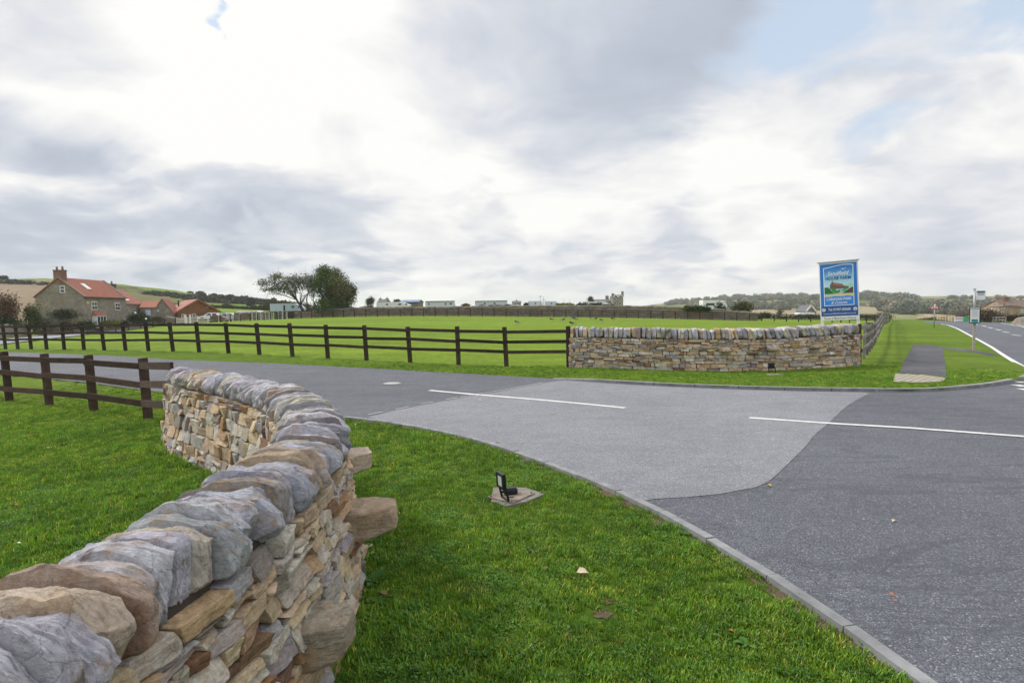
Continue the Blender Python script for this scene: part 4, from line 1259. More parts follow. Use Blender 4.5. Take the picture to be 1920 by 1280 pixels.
plate(sg, 'gull_emblem', [(xx(.64), zz(.935)), (xx(.57), zz(.945)), (xx(.65), zz(.95)), (xx(.685), zz(.93)), (xx(.73), zz(.955)), (xx(.80), zz(.97)), (xx(.73), zz(.94)), (xx(.69), zz(.915)), (xx(.67), zz(.918))], -.0225, SWHITE)
text(sg, 'lettering', 'Sandfield', .20, (xx(.47), -.025, zz(.825)), SWHITE, bold=.002, shear=.35, width=(x1 - x0) * .76)
text(sg, 'lettering', 'HOUSE FARM', .155, (xx(.49), -.025, zz(.70)), SDARK, bold=.002, width=(x1 - x0) * .88)
text(sg, 'lettering', 'CARAVAN PARK', .135, (xx(.50), -.026, zz(.150)), SWHITE, bold=.002, width=(x1 - x0) * .88)
text(sg, 'lettering', '& Cottages', .13, (xx(.50), -.026, zz(.06)), SWHITE, bold=.001, shear=.35, width=(x1 - x0) * .56)
text(sg, 'lettering', 'Tel: 01947 602660', .125, (0, -.019, zwb + .235), SWHITE, bold=.001, width=bw * 1.22)
text(sg, 'lettering', 'www.sandfieldhousefarm.co.uk', .09, (0, -.019, zwb + .09), SLAV, bold=.0015, width=bw * 1.78)
text(sg, 'lettering', 'Tourers & Motorhomes Welcome', .10, (0, -.015, zb + .075), SGREY, bold=.001, shear=.3, width=bw * 1.76)
def disc(parent, name, cx, cz, r, y, mat, n=20): return plate(parent, name, [(cx + r * math.cos(2 * PI * k / n), cz + r * math.sin(2 * PI * k / n)) for k in range(n)], y, mat)
for sx, ch in ((-1, 'f'), (1, 'o')):
    disc(sg, 'round_emblem', sx * (bw - .085), zwb + .235, .06, -.0190, SWHITE)
    text(sg, 'lettering', ch, .11, (sx * (bw - .085), -.022, zwb + .235), NAVY, bold=.003)

# ------------------------------------------------------------------ bus stop
q = at(1825.5, 656, 27.0); zg = V(q[0], q[1]); bs0 = empty('bus_stop', (q[0], q[1], zg), -math.atan2(q[0], q[1]) * .8)
tag(bs0, 'bus stop pole with flag and framed timetable panel on the verge', 'bus stop')
MPX = 27.0 / F
zt = (656 - 542.5) * MPX * 1.0 + .03
WOODP = simple('pale_timber_post', (.42, .38, .32), .8, .2, 8)
MB().box((0, 0, .95), (.10, .10, 2.3)).build('lower_post', WOODP, bs0)
MB().tube([(-.02, -.09, 1.2), (-.04, -.09, zt)], .040).build('pole', METAL, bs0, smooth=True)
MB().box((-.04, -.09, zt + .01), (.10, .10, .03)).build('cap', METAL, bs0)
w_, h_ = 15.5 * MPX, 30 * MPX
cz = (656 - 590) * MPX
MB().box((-.02, -.165, cz), (w_, .05, h_)).build('timetable_frame', BLACK, bs0)
pn = MB().box((-.02, -.195, cz + .01), (w_ - .05, .012, h_ - .06)).build('timetable', SWHITE, bs0)
TEAL = mat_flat('teal_panel', (.02, .28, .30), .5)
MB().box((-.02, -.204, cz - h_ * .33), (w_ * .62, .008, h_ * .20)).build('teal_notice', TEAL, bs0)
MB().box((-.02, -.2045, cz + h_ * .40), (w_ * .8, .006, .035)).build('heading', SGREY, bs0)
for k in range(8):
    MB().box((-.02, -.2032, cz + h_ * (.31 - .055 * k)), (w_ * (.62 - .12 * (k % 3 == 2)), .003, .008)).build('printed_line', SGREY, bs0)
fz = (656 - 552.5) * MPX
MB().box((.19, -.09, fz), (.34, .025, .42)).build('flag', SWHITE, bs0)
MB().box((.19, -.106, fz + .135), (.28, .008, .055)).build('flag_heading', SDARK, bs0)
MB().box((.19, -.106, fz + .185), (.28, .008, .02)).build('printed_line', TEAL, bs0)
for k in range(2): MB().box((.19, -.1045, fz + .06 - .05 * k), (.22, .004, .02)).build('printed_line', SGREY, bs0)

# ------------------------------------------------------------------ triangular warning sign
q = at(1751.5, 614, 48.0); zg = V(q[0], q[1]); ts = empty('warning_sign', (q[0], q[1], zg), -math.atan2(q[0], q[1]) * .7)
tag(ts, 'red bordered triangular road warning sign on a grey pole in the verge', 'road sign')
MP = 48 / F
RED = mat_flat('sign_red', (.50, .02, .03), .4); PICT = mat_flat('sign_pictogram', (.03, .05, .09), .5)
zb_ = (614 - 580.5) * MP; tw = 17.5 * MP / 2; th_ = 14.5 * MP
MB().tube([(0, .035, -.1), (0, .035, zb_ + th_ * .9)], .038).build('pole', METAL, ts, smooth=True)
def tri(s, z, t): return [(-s, z), (s, z), (0, z + t)]
pb = plate(ts, 'red_border', tri(tw, zb_, th_), -.012, RED, .018)
k_ = .68; plate(ts, 'white_panel', tri(tw * k_, zb_ + .09, th_ * k_), -.0175, SWHITE, .004)
for dx in (-.085, .085):   # two walking figures
    hz = zb_ + .115
    plate(ts, 'pictogram', [(dx - .05, hz), (dx - .02, hz), (dx, hz + .07), (dx + .03, hz), (dx + .055, hz), (dx + .025, hz + .12), (dx + .02, hz + .17), (dx - .02, hz + .17), (dx - .025, hz + .10)], -.0215, PICT, .003)
    disc(ts, 'pictogram', dx, hz + .195, .025, -.0215, PICT, 10)

# ------------------------------------------------------------------ garden floodlights
def floodlight(root_xy, label, rz, head_rz, tilt=.12, s=1.0, front=1):
    x, y = root_xy; z = V(x, y)
    r = empty('floodlight', (x, y, z), rz); tag(r, label, 'floodlight', 'floodlights lighting the stone walls')
    HM = Matrix.Rotation(head_rz, 4, 'Z') @ Matrix.Rotation(tilt, 4, 'X')
    hb = Vector((0, 0, .25 * s))
    def hp(v): return HM @ Vector(v) + hb
    mb = MB()
    for cx, cz, sx, sz in ((0, .082, .20, .03), (0, -.082, .20, .03), (-.086, 0, .03, .135), (.086, 0, .03, .135)):
        mb.box(hp((cx, 0, cz)), (sx, .045, sz), M=HM)
    mb.box(hp((0, .02, 0)), (.15, .012, .14), M=HM)
    for k in range(6): mb.box(hp((-.06 + .024 * k, .034, 0)), (.006, .02, .13), M=HM)
    mb.build('housing', BLACK, r)
    MB().box(hp((0, -.012, 0)), (.145, .006, .138), M=HM).build('lens', LENS, r)
    MB().box(hp((0, .004, -.005)), (.05, .02, .05), M=HM).build('lamp_chip', PAINT_Y, r)
    mb = MB()
    for sx in (-1, 1): mb.beam(hp((sx * .108, 0, -.02)), Vector(hp((sx * .108, 0, -.02))) * Vector((1, 1, 0)) + Vector((.05, .0, .015)), .004, .028, up=(1, 0, 0))
    a = hp((-.108, 0, -.02)); b = hp((.108, 0, -.02))
    mb.beam(Vector((a.x + .05, a.y, .015)), Vector((b.x + .05, b.y, .015)), .028, .004)
    mb.build('bracket', BLACK, r)
    MB().tube([hp((0, .03, -.06)), hp((0, .06, -.13)), (.06, .05, .05), (.10, .04, .02), (.16, .0, .035)], .006, 6).build('cable', BLACK, r, smooth=True)
    return r
LENS = mat_flat('floodlight_lens', (.55, .57, .56), .12)
SLABM = simple('stained_concrete_slab', (.25, .20, .165), .9, .35, 10, bmp=.3); SLABG = simple('grey_concrete_pad', (.20, .19, .17), .95, .3, 18, bmp=.3)
c4 = [gp(914.5, 937.5), gp(946, 920.5), gp(1003, 929.5), gp(960, 949)]
cen = sum(c4) / 4
pad = empty('concrete_pad', (cen[0], cen[1], V(*cen))); tag(pad, 'square concrete pad with a stained plate set in the near grass', 'concrete pad')
pz = V(*cen)
pd = [gp(921, 944), gp(925, 918), gp(985, 917.5), gp(1022, 929), (gp(985, 944)), gp(950, 952)]
MB().prism([tuple(np.array(p) - cen) for p in pd[::-1]], -.05, .022).build('slab', SLABG, pad)
MB().prism([tuple(np.array(p) - cen) for p in c4[::-1]], .022, .034).build('cover_plate', SLABM, pad)
for k in range(4):
    p = np.array(c4[k]) * .86 + cen * .14 - cen
    MB().tube([(p[0], p[1], .03), (p[0], p[1], .042)], .009, 8).build('bolt', BLACK, pad)
fl = gp(940, 943)
fxy = floodlight((fl[0], fl[1]), 'black floodlight on its bracket beside the concrete pad in the near grass', 0, R(-66), .05)
fxy.location.z += .03; fxy.scale = (.72, .72, .72)
jb = gp(957, 932); jbo = empty('junction_box', (jb[0], jb[1], pz + .034), R(18)); tag(jbo, 'black cable junction box lying on the concrete pad', 'junction box')
MB().box((0, 0, .028), (.125, .085, .055)).build('case', BLACK, jbo, bevel=.012)
MB().box((0, 0, .058), (.10, .065, .008)).build('lid', BLACK, jbo, bevel=.003)
MB().tube([(-.06, 0, .03), (-.095, -.01, .028)], .012, 8).build('gland', BLACK, jbo, smooth=True)
fl = gp(1446, 701); f2 = floodlight((fl[0], fl[1]), 'black floodlight standing on the grass before the far wall', 0, R(172), .12)
f2.scale = (.78, .78, .78)
q = gp(1452, 706); pz2 = empty('concrete_pad', (q[0], q[1], V(*q))); tag(pz2, 'small concrete pad under the floodlight before the far wall', 'concrete pad')
MB().box((0, 0, .01), (.32, .22, .03)).build('slab', SLABM, pz2); 
# manhole in the entrance road
q = gp(735, 719.5); mh = empty('manhole_cover', (q[0], q[1], h(*q) + ZR)); tag(mh, 'worn round manhole cover in the entrance road', 'manhole cover')
MB().tube([(0, 0, -.02), (0, 0, .006)], .25, 28).build('frame', simple('worn_iron', (.20, .20, .20), .7, .2, 20), mh)
MB().tube([(0, 0, 0), (0, 0, .009)], .20, 28).build('lid', simple('polished_iron', (.42, .41, .40), .5, .15, 30), mh)
# ------------------------------------------------------------------ vegetation builders
def leaf_cloud(rng, blobs, n, size, cols, gap=.0, gscale=1.2, flat=False):
    """blobs: (cx,cy,cz,rx,ry,rz,colour index or None). small leaf faces through the volume"""
    vol = np.array([b[3] * b[4] * b[5] for b in blobs]) ** .8; pr = vol / vol.sum()
    bi = rng.choice(len(blobs), n * 2, p=pr)
    B_ = np.array([b[:6] for b in blobs])[bi]
    d = rng.normal(size=(n * 2, 3)); d /= np.linalg.norm(d, axis=1)[:, None]
    r = rng.random(n * 2) ** .42 * (1 + .22 * rng.normal(size=n * 2))
    P = B_[:, :3] + d * B_[:, 3:6] * r[:, None]
    o = rng.uniform(0, 99, 3)
    g_ = fbm(P + o, gscale, 1, 2)
    keep = g_ > -.5 + gap
    P = P[keep][:n]; bi = bi[keep][:n]; n = len(P)
    A = rng.normal(size=(n, 3)); A /= np.linalg.norm(A, axis=1)[:, None]
    Bv = np.cross(A, rng.normal(size=(n, 3))); Bv /= np.linalg.norm(Bv, axis=1)[:, None]
    s = size * rng.uniform(.5, 1.3, n)[:, None]
    Vv = np.stack([P - A * s, P + Bv * s * .45, P + A * s, P - Bv * s * .45], 1).reshape(-1, 3)
    cidx = np.array([b[6] if len(b) > 6 and b[6] is not None else -1 for b in blobs])[bi]
    rc = rng.choice(len(cols), n)
    rc = np.where((cidx >= 0) & (rng.random(n) < .75), cidx, rc)
    cc = np.array(cols)[rc] * rng.uniform(.65, 1.35, n)[:, None]
    tone = 1 + .5 * fbm(P + o, gscale * .8, 7, 2)[:, None]
    cc = cc * tone
    Fc = np.arange(n * 4).reshape(n, 4)
    return Vv, Fc, np.repeat(cc, 4, 0)

def limbs(rng, mb, base, targets, r0, spread=.35, fork=3):
    base = Vector(base)
    for t in targets:
        t = Vector(t)
        mid = base.lerp(t, .45) + Vector(rng.normal(size=3)) * (t - base).length * .07 + Vector((0, 0, (t - base).length * .05))
        r1 = r0 * rng.uniform(.5, .8)
        mb.tube([base, base.lerp(mid, .5), mid, mid.lerp(t, .5), t], [r1, r1 * .8, r1 * .55, r1 * .34, r1 * .12], 5)
        for k in range(fork):
            s = mid.lerp(t, rng.uniform(0, .8)); e = s + Vector(rng.normal(size=3)) * (t - base).length * spread * .5 + (t - base) * .15
            mb.tube([s, s.lerp(e, .5) + Vector(rng.normal(size=3)) * .1, e], [r1 * .3, r1 * .2, r1 * .05], 4)

def plant(name, label, cat, pos, blobs, n, size, cols, trunk=None, gap=.05, gscale=1.2, group=None, seed=1, parts=True):
    rng = np.random.default_rng(seed)
    r = empty(name, pos); tag(r, label, cat, group)
    Vv, Fc, cc = leaf_cloud(rng, blobs, n, size, cols, gap, gscale)
    mesh_obj('crown' if trunk else 'foliage', Vv, Fc, LEAF, r, col=cc)
    if trunk:
        mb = MB(); trunk(rng, mb); mb.build('trunk', BARK, r, smooth=True)
    return r
G1 = (.035, .062, .018); G2 = (.055, .085, .022); G3 = (.085, .11, .03); DK = (.022, .034, .016); OL = (.10, .095, .035); BR = (.12, .085, .05); RB = (.17, .075, .055); GY = (.13, .13, .115); YL = (.22, .20, .04)

def auto_blobs(rng, w, hgt, d=None, k=7, base=.12, cidx=None):
    d = d or w * .8; out = []
    for i in range(k):
        a = rng.uniform(0, 2 * PI); rr = rng.uniform(.05, .62); z = rng.uniform(.25, .72)
        s = rng.uniform(.22, .34)
        out.append((math.cos(a) * rr * w / 2, math.sin(a) * rr * d / 2, hgt * z, w * s, d * s, hgt * s, cidx))
    out.append((0, 0, hgt * .42, w * .40, d * .4, hgt * .40, cidx))
    return out
def bush(name, label, cat, x0, x1, ytop, ybase, Y, cols, n=1500, size=None, seed=1, group=None, k=8, depth=None, gap=.05, zbase=None):
    rng = np.random.default_rng(seed)
    mpx = Y / F; w = (x1 - x0) * mpx; p = at((x0 + x1) / 2, ybase, Y)
    hgt = (ybase - ytop) * mpx; z = p[2] if zbase is None else zbase
    n = int(n)
    return plant(name, label, cat, (p[0], p[1], z - .1), auto_blobs(rng, w, hgt + .1, depth, k), n, size or .13, cols, None, gap, 2.2 / max(w, 1) + .4, group, seed)
def hedge(name, label, x0, x1, yt0, yt1, yb0, yb1, Y0, Y1, cols, n, seed=1, depth=1.2, size=.13, cat='hedge', kind=None, group=None, lump=.12):
    rng = np.random.default_rng(seed)
    a = at(x0, yb0, Y0); b = at(x1, yb1, Y1); m = 14
    r = empty(name, tuple(a)); tag(r, label, cat if not kind else None, group, kind)
    blobs = []
    for i in range(m):
        t = (i + .5) / m; p = a + (b - a) * t - a; hg = ((yb0 - yt0) + ((yb1 - yt1) - (yb0 - yt0)) * t) * (Y0 + (Y1 - Y0) * t) / F * rng.uniform(1 - lump, 1 + lump)
        L = np.linalg.norm((b - a)[:2]) / m
        blobs.append((p[0], p[1], p[2] + hg * .48, L * .85 + .1, depth, hg * .55))
    Vv, Fc, cc = leaf_cloud(rng, blobs, n, size, cols, .03, .9)
    mesh_obj('foliage', Vv, Fc, LEAF, r, col=cc)
    return r

# two big field-edge trees
Y_ = 99.0; m_ = Y_ / F
p = at(571, 596, Y_); z = V(p[0], p[1])
def bx(px, py, dy=0): q = at(px, py, Y_); return (q[0] - p[0], dy, q[2] - z)
def blob_px(px, py, rx, rz, dy=0, ry=None, c=None): q = bx(px, py, dy); return (q[0], dy, q[2], rx * m_, (ry or rx * .9) * m_, rz * m_, c)
bl = [blob_px(494, 531, 14, 10), blob_px(510, 524, 12, 10, 1), blob_px(525, 519, 12, 8, -1, c=3), blob_px(520, 538, 20, 12, .5), blob_px(545, 530, 22, 15), blob_px(565, 528, 20, 16, 1), blob_px(583, 530, 14, 15, -.5), blob_px(585, 545, 8, 14), blob_px(545, 545, 18, 9), blob_px(500, 543, 16, 5)]
def tr1(rng, mb):
    base = bx(571, 597); k1 = bx(563, 572); k2 = bx(556, 562)
    mb.tube([base, bx(569, 585), k1, k2], [.34, .28, .22, .16], 8)
    limbs(rng, mb, k2, [bx(489, 540, .5), bx(500, 527, -1), bx(513, 520, 1), bx(528, 515, 0), bx(545, 517, 1.5), bx(520, 545, -1), bx(485, 546, 0), bx(505, 550, 1)], .13, fork=12)
    limbs(rng, mb, k1, [bx(560, 515, -1), bx(575, 516, 1), bx(586, 525, 0), bx(590, 540, .5), bx(578, 550, -1), bx(545, 540, 1)], .11, fork=10)
    mb.tube([bx(577, 596, .3), bx(576, 580, .3), bx(574, 560, .2), bx(580, 540)], [.13, .12, .1, .04], 6)
plant('windswept_tree', 'windswept tree leaning left with sparse grey green leaves behind the field', 'tree', (p[0], p[1], z), bl, 7000, .14, [(.15, .17, .15), (.10, .135, .10), (.20, .20, .20), (.15, .16, .06)], tr1, gap=.30, gscale=1.0, group='two big trees at the far edge of the field', seed=21)
p = at(620, 596, Y_); z = V(p[0], p[1])
bl = [blob_px(608, 510, 14, 14, c=1), blob_px(624, 515, 15, 14, 1, c=2), blob_px(600, 535, 14, 18, -1, c=0), blob_px(632, 532, 22, 20, c=2), blob_px(618, 550, 24, 22, 1, c=0), blob_px(645, 545, 20, 20, -1, c=3), blob_px(655, 550, 13, 20, .5, c=3), blob_px(640, 565, 22, 14, c=0), blob_px(612, 570, 20, 12, -.5, c=1), blob_px(605, 520, 17, 18, c=1), blob_px(660, 545, 10, 12, c=3), blob_px(625, 582, 32, 12, c=0), blob_px(650, 580, 14, 12, c=3)]
def tr2(rng, mb):
    base = bx(622, 597)
    for k in range(7):
        b0 = bx(606 + 5.5 * k, 597, rng.uniform(-1, 1))
        limbs(rng, mb, b0, [bx(592 + 10 * k + rng.uniform(-6, 6), 512 + abs(k - 2) * 9, rng.uniform(-2, 2)), bx(596 + 10 * k, 548, rng.uniform(-2, 2))], .22, fork=6)
plant('bushy_tree', 'tall dense bushy green tree right of the windswept tree behind the field', 'tree', (p[0], p[1], z), bl, 24000, .16, [(.07, .13, .045), (.10, .155, .045), (.15, .17, .05), (.14, .125, .07), (.05, .10, .06)], tr2, gap=.04, gscale=1.0, group='two big trees at the far edge of the field', seed=22)

# shrubs near the farmhouse
bush('autumn_tree', 'reddish brown autumn tree at the left edge in front of the farmhouse', 'tree', -14, 44, 541, 612, 78, [RB, RB, BR, (.20, .11, .08), OL], 5500, .13, 31, k=10)
bush('shrub', 'dark evergreen shrub under the autumn tree at the left edge', 'shrub', -12, 44, 588, 615, 77, [DK, G1], 1800, .13, 32)
bush('shrub', 'tall olive green shrub left of the farmhouse gable', 'shrub', 42, 82, 566, 624, 79, [G1, G2, OL, G3], 3800, .13, 33, k=9)
bush('shrub', 'pale grey twiggy shrub below the farmhouse gable', 'shrub', 72, 114, 589, 624, 80, [GY, (.11, .11, .09), (.09, .09, .075)], 2600, .10, 34, gap=.12)
bush('shrub', 'brown twiggy low shrub in front of the farmhouse gable', 'shrub', 104, 142, 598, 622, 82, [(.075, .06, .045), BR, DK], 1800, .11, 35, gap=.1)
bush('shrub', 'rounded deep green shrub at the corner of the farmhouse', 'shrub', 136, 184, 598, 618, 84, [G1, DK, (.03, .075, .02)], 2600, .12, 36)
bush('ivy', 'dark ivy climbing the lower gable of the farmhouse', 'climber', 82, 162, 577, 600, 88.2, [DK, G1, (.06, .05, .03)], 2400, .12, 37, depth=.9)
hedge('hedge', 'clipped yellow green hedge in front of the farmhouse', 194, 227, 600, 600, 615, 614, 91, 93, [YL, (.16, .17, .03), G3], 1500, 38)
hedge('hedge', 'dark green clipped hedge right of the farmhouse', 245, 276, 586, 586, 608, 607, 98, 99, [DK, G1], 2600, 39, depth=1.4)
bush('shrub', 'bluish green shrub by the farmhouse corner', 'shrub', 226, 244, 598, 613, 95, [DK, (.03, .05, .03)], 900, .11, 40)
bush('shrub', 'low green shrubs in front of the stone barn', 'shrub', 276, 312, 592, 606, 100, [G1, OL, G2], 1600, .11, 41)

# ------------------------------------------------------------------ masonry and roof materials of distant buildings
def mat_masonry(name, c1, c2, mort, bw=.45, bh=.2, scale=1.0):
    m, g, bs = new_mat(name)
    tcn = g.n('ShaderNodeTexCoord')
    s_ = g.n('ShaderNodeSeparateXYZ'); g.link(tcn.outputs['Object'], s_.inputs[0])
    cb = g.n('ShaderNodeCombineXYZ'); g.link(g.math('ADD', s_.outputs[0], s_.outputs[1]), cb.inputs[0]); g.link(s_.outputs[2], cb.inputs[1])
    br = g.n('ShaderNodeTexBrick'); g.link(cb.outputs[0], br.inputs['Vector']); br.inputs['Scale'].default_value = scale
    br.inputs['Brick Width'].default_value = bw; br.inputs['Row Height'].default_value = bh; br.inputs['Mortar Size'].default_value = .012
    br.inputs['Color1'].default_value = (*c1, 1); br.inputs['Color2'].default_value = (*c2, 1); br.inputs['Mortar'].default_value = (*mort, 1)
    n = g.noise(tcn.outputs['Object'], .8, 6, .65); n2 = g.noise(tcn.outputs['Object'], 5, 4, .7)
    c = g.mix(1.0, br.outputs[0], g.math('MULTIPLY', g.ramp(n, [(0.3, .72), (0.7, 1.25)]), g.ramp(n2, [(0.3, .75), (0.7, 1.25)])), 'MULTIPLY')
    st = g.ramp(g.noise(tcn.outputs['Object'], .55, 6, .7), [(0.52, 0), (0.66, .6)])
    c = g.mix(st, c, (.30, .20, .11))
    g.link(c, bs.inputs['Base Color']); bs.inputs['Roughness'].default_value = .95
    return m
FSTONE = mat_masonry('farmhouse_stone', (.30, .26, .21), (.22, .20, .175), (.18, .165, .15))
OSTONE = mat_masonry('orange_stone', (.42, .28, .18), (.36, .25, .17), (.34, .30, .25))
DWALL = mat_masonry('old_field_wall', (.25, .21, .18), (.14, .125, .11), (.06, .055, .05), .4, .16)
def mat_tiles(name, c):
    m, g, bs = new_mat(name)
    tcn = g.n('ShaderNodeTexCoord')
    wv = g.n('ShaderNodeTexWave'); g.link(tcn.outputs['Object'], wv.inputs[0]); wv.inputs['Scale'].default_value = 2.2; wv.bands_direction = 'Y'
    n = g.noise(tcn.outputs['Object'], 1.5, 6, .7); n2 = g.noise(tcn.outputs['Object'], 9, 4, .7)
    v = g.math('MULTIPLY', g.ramp(n, [(0.3, .8), (0.7, 1.2)]), g.ramp(n2, [(0.3, .75), (0.7, 1.25)]))
    v = g.math('MULTIPLY', v, g.ramp(wv.outputs[1], [(0, .85), (1, 1.1)]))
    g.link(g.mix(1.0, c, v, 'MULTIPLY'), bs.inputs['Base Color']); bs.inputs['Roughness'].default_value = .85
    return m
TILE = mat_tiles('red_pantiles', (.31, .11, .07)); SLATE = mat_tiles('grey_slates', (.14, .14, .16)); TILE2 = mat_tiles('faded_red_tiles', (.34, .14, .10))
BRICK = mat_masonry('red_brick', (.26, .09, .06), (.20, .07, .05), (.2, .17, .15), .22, .075)
LOG = mat_wood('varnished_logs', (.26, .13, .055), .25)
TANK = simple('white_caravan_panel', (.78, .80, .86), .35, .04, 2)
TANKB = simple('pale_blue_panel', (.50, .59, .72), .4, .05, 2)
MINT = simple('pale_green_cladding', (.58, .62, .76), .5, .06, 2)
SKYL = mat_flat('skylight_glass', (.85, .87, .9), .15)

class House:
    """gabled block: C near corner on the ground, u along the ridge, v across the gable"""
    def __init__(s, name, label, C, u, v, L, Wd, eave, ridge, wall, roof, group=None, cat='house', over=.18, basez=None, parent=None):
        s.C = Vector(C); s.u = Vector((*u, 0)).normalized(); s.v = Vector((*v, 0)).normalized()
        s.L, s.W, s.e, s.r = L, Wd, eave, ridge
        if parent is None:
            s.root = empty(name, s.C); tag(s.root, label, cat, group); s.o = s.C
        else: s.root = parent; s.o = parent.location.copy()
        s.wall, s.roof = wall, roof
        P = lambda a, b, z: s.C + s.u * a + s.v * b + Vector((0, 0, z)) - s.o
        s.P = P
        e = eave - s.C.z; r = ridge - s.C.z
        Vv = [P(0, 0, -.5), P(L, 0, -.5), P(L, Wd, -.5), P(0, Wd, -.5), P(0, 0, e), P(L, 0, e), P(L, Wd, e), P(0, Wd, e), P(0, Wd / 2, r), P(L, Wd / 2, r)]
        Fc = [(0, 1, 5, 4), (1, 2, 6, 9, 5), (2, 3, 7, 6), (3, 0, 4, 8, 7)]
        mesh_obj('wall', Vv, Fc, wall, s.root)
        sl = (r - e) / (Wd / 2)
        t = .14
        mb = MB()
        for sg_ in (0, 1):
            b0, b1 = (-over, Wd / 2) if sg_ == 0 else (Wd + over, Wd / 2)
            z0 = e - over * sl + .03; z1 = r + .03
            q = [P(-over, b0, z0), P(L + over, b0, z0), P(L + over, b1, z1), P(-over, b1, z1)]
            mb.add(q + [v_ + Vector((0, 0, t)) for v_ in q], [(0, 1, 2, 3), (4, 5, 6, 7), (0, 1, 5, 4), (1, 2, 6, 5), (2, 3, 7, 6), (3, 0, 4, 7)])
        s.roofo = mb.build('roof', roof, s.root)
        bm = bmesh.new(); bm.from_mesh(s.roofo.data); bmesh.ops.recalc_face_normals(bm, faces=bm.faces); bm.to_mesh(s.roofo.data); bm.free()
    def solve_u(s, px):
        k = (px - 960) / F
        return (k * s.C.y - s.C.x) / (s.u.x - k * s.u.y)
    def solve_v(s, px):
        k = (px - 960) / F
        return (k * s.C.y - s.C.x) / (s.v.x - k * s.v.y)
    def panel(s, name, face, px0, px1, pyt, pyb, mat, out=.05, parent=None, inset=0.0):
        """a rectangular part on the front ('u') or gable ('v') face from its picture rectangle"""
        f = s.solve_u if face == 'u' else s.solve_v
        a, b = f(px0), f(px1); d = s.u if face == 'u' else s.v
        n = -s.v if face == 'u' else -s.u
        Yc = s.C.y + d.y * (a + b) / 2; pxm = (px0 + px1) / 2
        zt = at(pxm, pyt, Yc)[2] - s.C.z; zb_ = at(pxm, pyb, Yc)[2] - s.C.z
        c = s.C + d * ((a + b) / 2) + Vector((0, 0, (zt + zb_) / 2)) + n * (out / 2 - .03) - s.o
        if parent is not None: pass
        M = Matrix((( d.x, -n.x, 0), (d.y, -n.y, 0), (0, 0, 1)))
        return MB().box(c, (abs(b - a) - inset, out + .06, (zt - zb_) - inset), M=M).build(name, mat, parent or s.root), (c, abs(b - a), out, zt - zb_, M, n)
    def window(s, face, px0, px1, pyt, pyb, mull=1, bars=2):
        o, (c, w, out, hh, M, n) = s.panel('window', face, px0, px1, pyt, pyb, WHITE, .06)
        k = n * .075
        for i in range(mull + 1):
            for j in range(bars):
                pw_ = (w - .10 * (mull + 2)) / (mull + 1); ph = (hh - .10 * (bars + 1)) / bars
                cx = -w / 2 + .10 + pw_ / 2 + i * (pw_ + .10); czz = -hh / 2 + .10 + ph / 2 + j * (ph + .10)
                MB().box(Vector(c) + M @ Vector((cx, 0, czz)) + k * .9, (pw_, .02, ph), M=M).build('pane', GLASS, o)
        return o
    def chimney(s, a, b, w, d, zt, mat, pots=1):
        q = s.P(a, b, 0); z0 = s.r - s.C.z - .8; z1 = zt - s.C.z
        M = Matrix(((s.u.x, s.v.x, 0), (s.u.y, s.v.y, 0), (0, 0, 1)))
        mb = MB(); mb.box(q + Vector((0, 0, (z0 + z1) / 2)), (d, w, z1 - z0), M=M); mb.box(q + Vector((0, 0, z1 - .08)), (d + .12, w + .12, .12), M=M)
        o = mb.build('chimney', mat, s.root)
        for k in range(pots):
            t = 0 if pots == 1 else (k / (pots - 1) - .5) * w * .55
            c = q + s.v * t + Vector((0, 0, z1))
            MB().tube([c, c + Vector((0, 0, .5 if k % 2 else .55))], [.16, .12], 8).build('chimney_pot', BRICK if mat == BRICK else TILE2, o)

C0 = at(160, 612, 90); C0[2] = -1.5
fh = House('farmhouse', 'stone farmhouse with bright red pantile roof and brick chimney', C0, (-.1, .995), (-.995, -.1), 11.6, 6.9, 4.45, 7.25, FSTONE, TILE)
fh.window('u', 174.5, 184.5, 565, 581); fh.window('u', 218, 227.5, 567.5, 581.5); fh.window('v', 127, 117.5, 535.5, 549, 0)
fh.chimney(.35, 3.4, 1.45, .8, 8.55, BRICK, 2)
# coping stones along the gable verges, skylight, bay window and lamp
e_, r_ = fh.e - fh.C.z, fh.r - fh.C.z
for a in (0.0, fh.L):
    mb = MB(); mb.beam(fh.P(a, -.2, e_ - .02), fh.P(a, 3.45, r_ + .20), .32, .16); mb.beam(fh.P(a, 7.1, e_ - .02), fh.P(a, 3.45, r_ + .20), .32, .16)
    mb.build('gable_coping', simple('gable_coping_stone', (.30, .27, .25), .9, .2, 4), fh.root)
mb = MB(); pa, pb_ = fh.P(3.9, 1.3, e_ + (r_ - e_) * 1.3 / 3.45 + .22), fh.P(3.9, 2.4, e_ + (r_ - e_) * 2.4 / 3.45 + .22)
mb.beam(pa, pb_, 1.0, .07, up=fh.u.cross(pb_ - pa)); sk = mb.build('skylight', SKYL, fh.root)
MB().beam(fh.P(0, -.25, e_ - .12), fh.P(fh.L, -.25, e_ - .12), .12, .12).build('gutter', BLACK, fh.root)
o, (c, w, out, hh, M, n) = fh.panel('bay_window', 'u', 174, 192, 591, 614, WHITE, .75)
for i in range(3): MB().box(Vector(c) + M @ Vector(((i - 1) * w * .31, 0, .15)) + n * .42, (w * .24, .02, hh * .62), M=M).build('pane', GLASS, o)
q0 = Vector(c) + Vector((0, 0, hh / 2)); dx = M @ Vector((1, 0, 0))
Vv = [q0 - dx * (w / 2 + .2) + n * .55, q0 + dx * (w / 2 + .2) + n * .55, q0 + dx * (w / 2 + .2) - n * .3, q0 - dx * (w / 2 + .2) - n * .3, q0 - dx * (w * .28) - n * .3 + Vector((0, 0, .72)), q0 + dx * (w * .28) - n * .3 + Vector((0, 0, .72))]
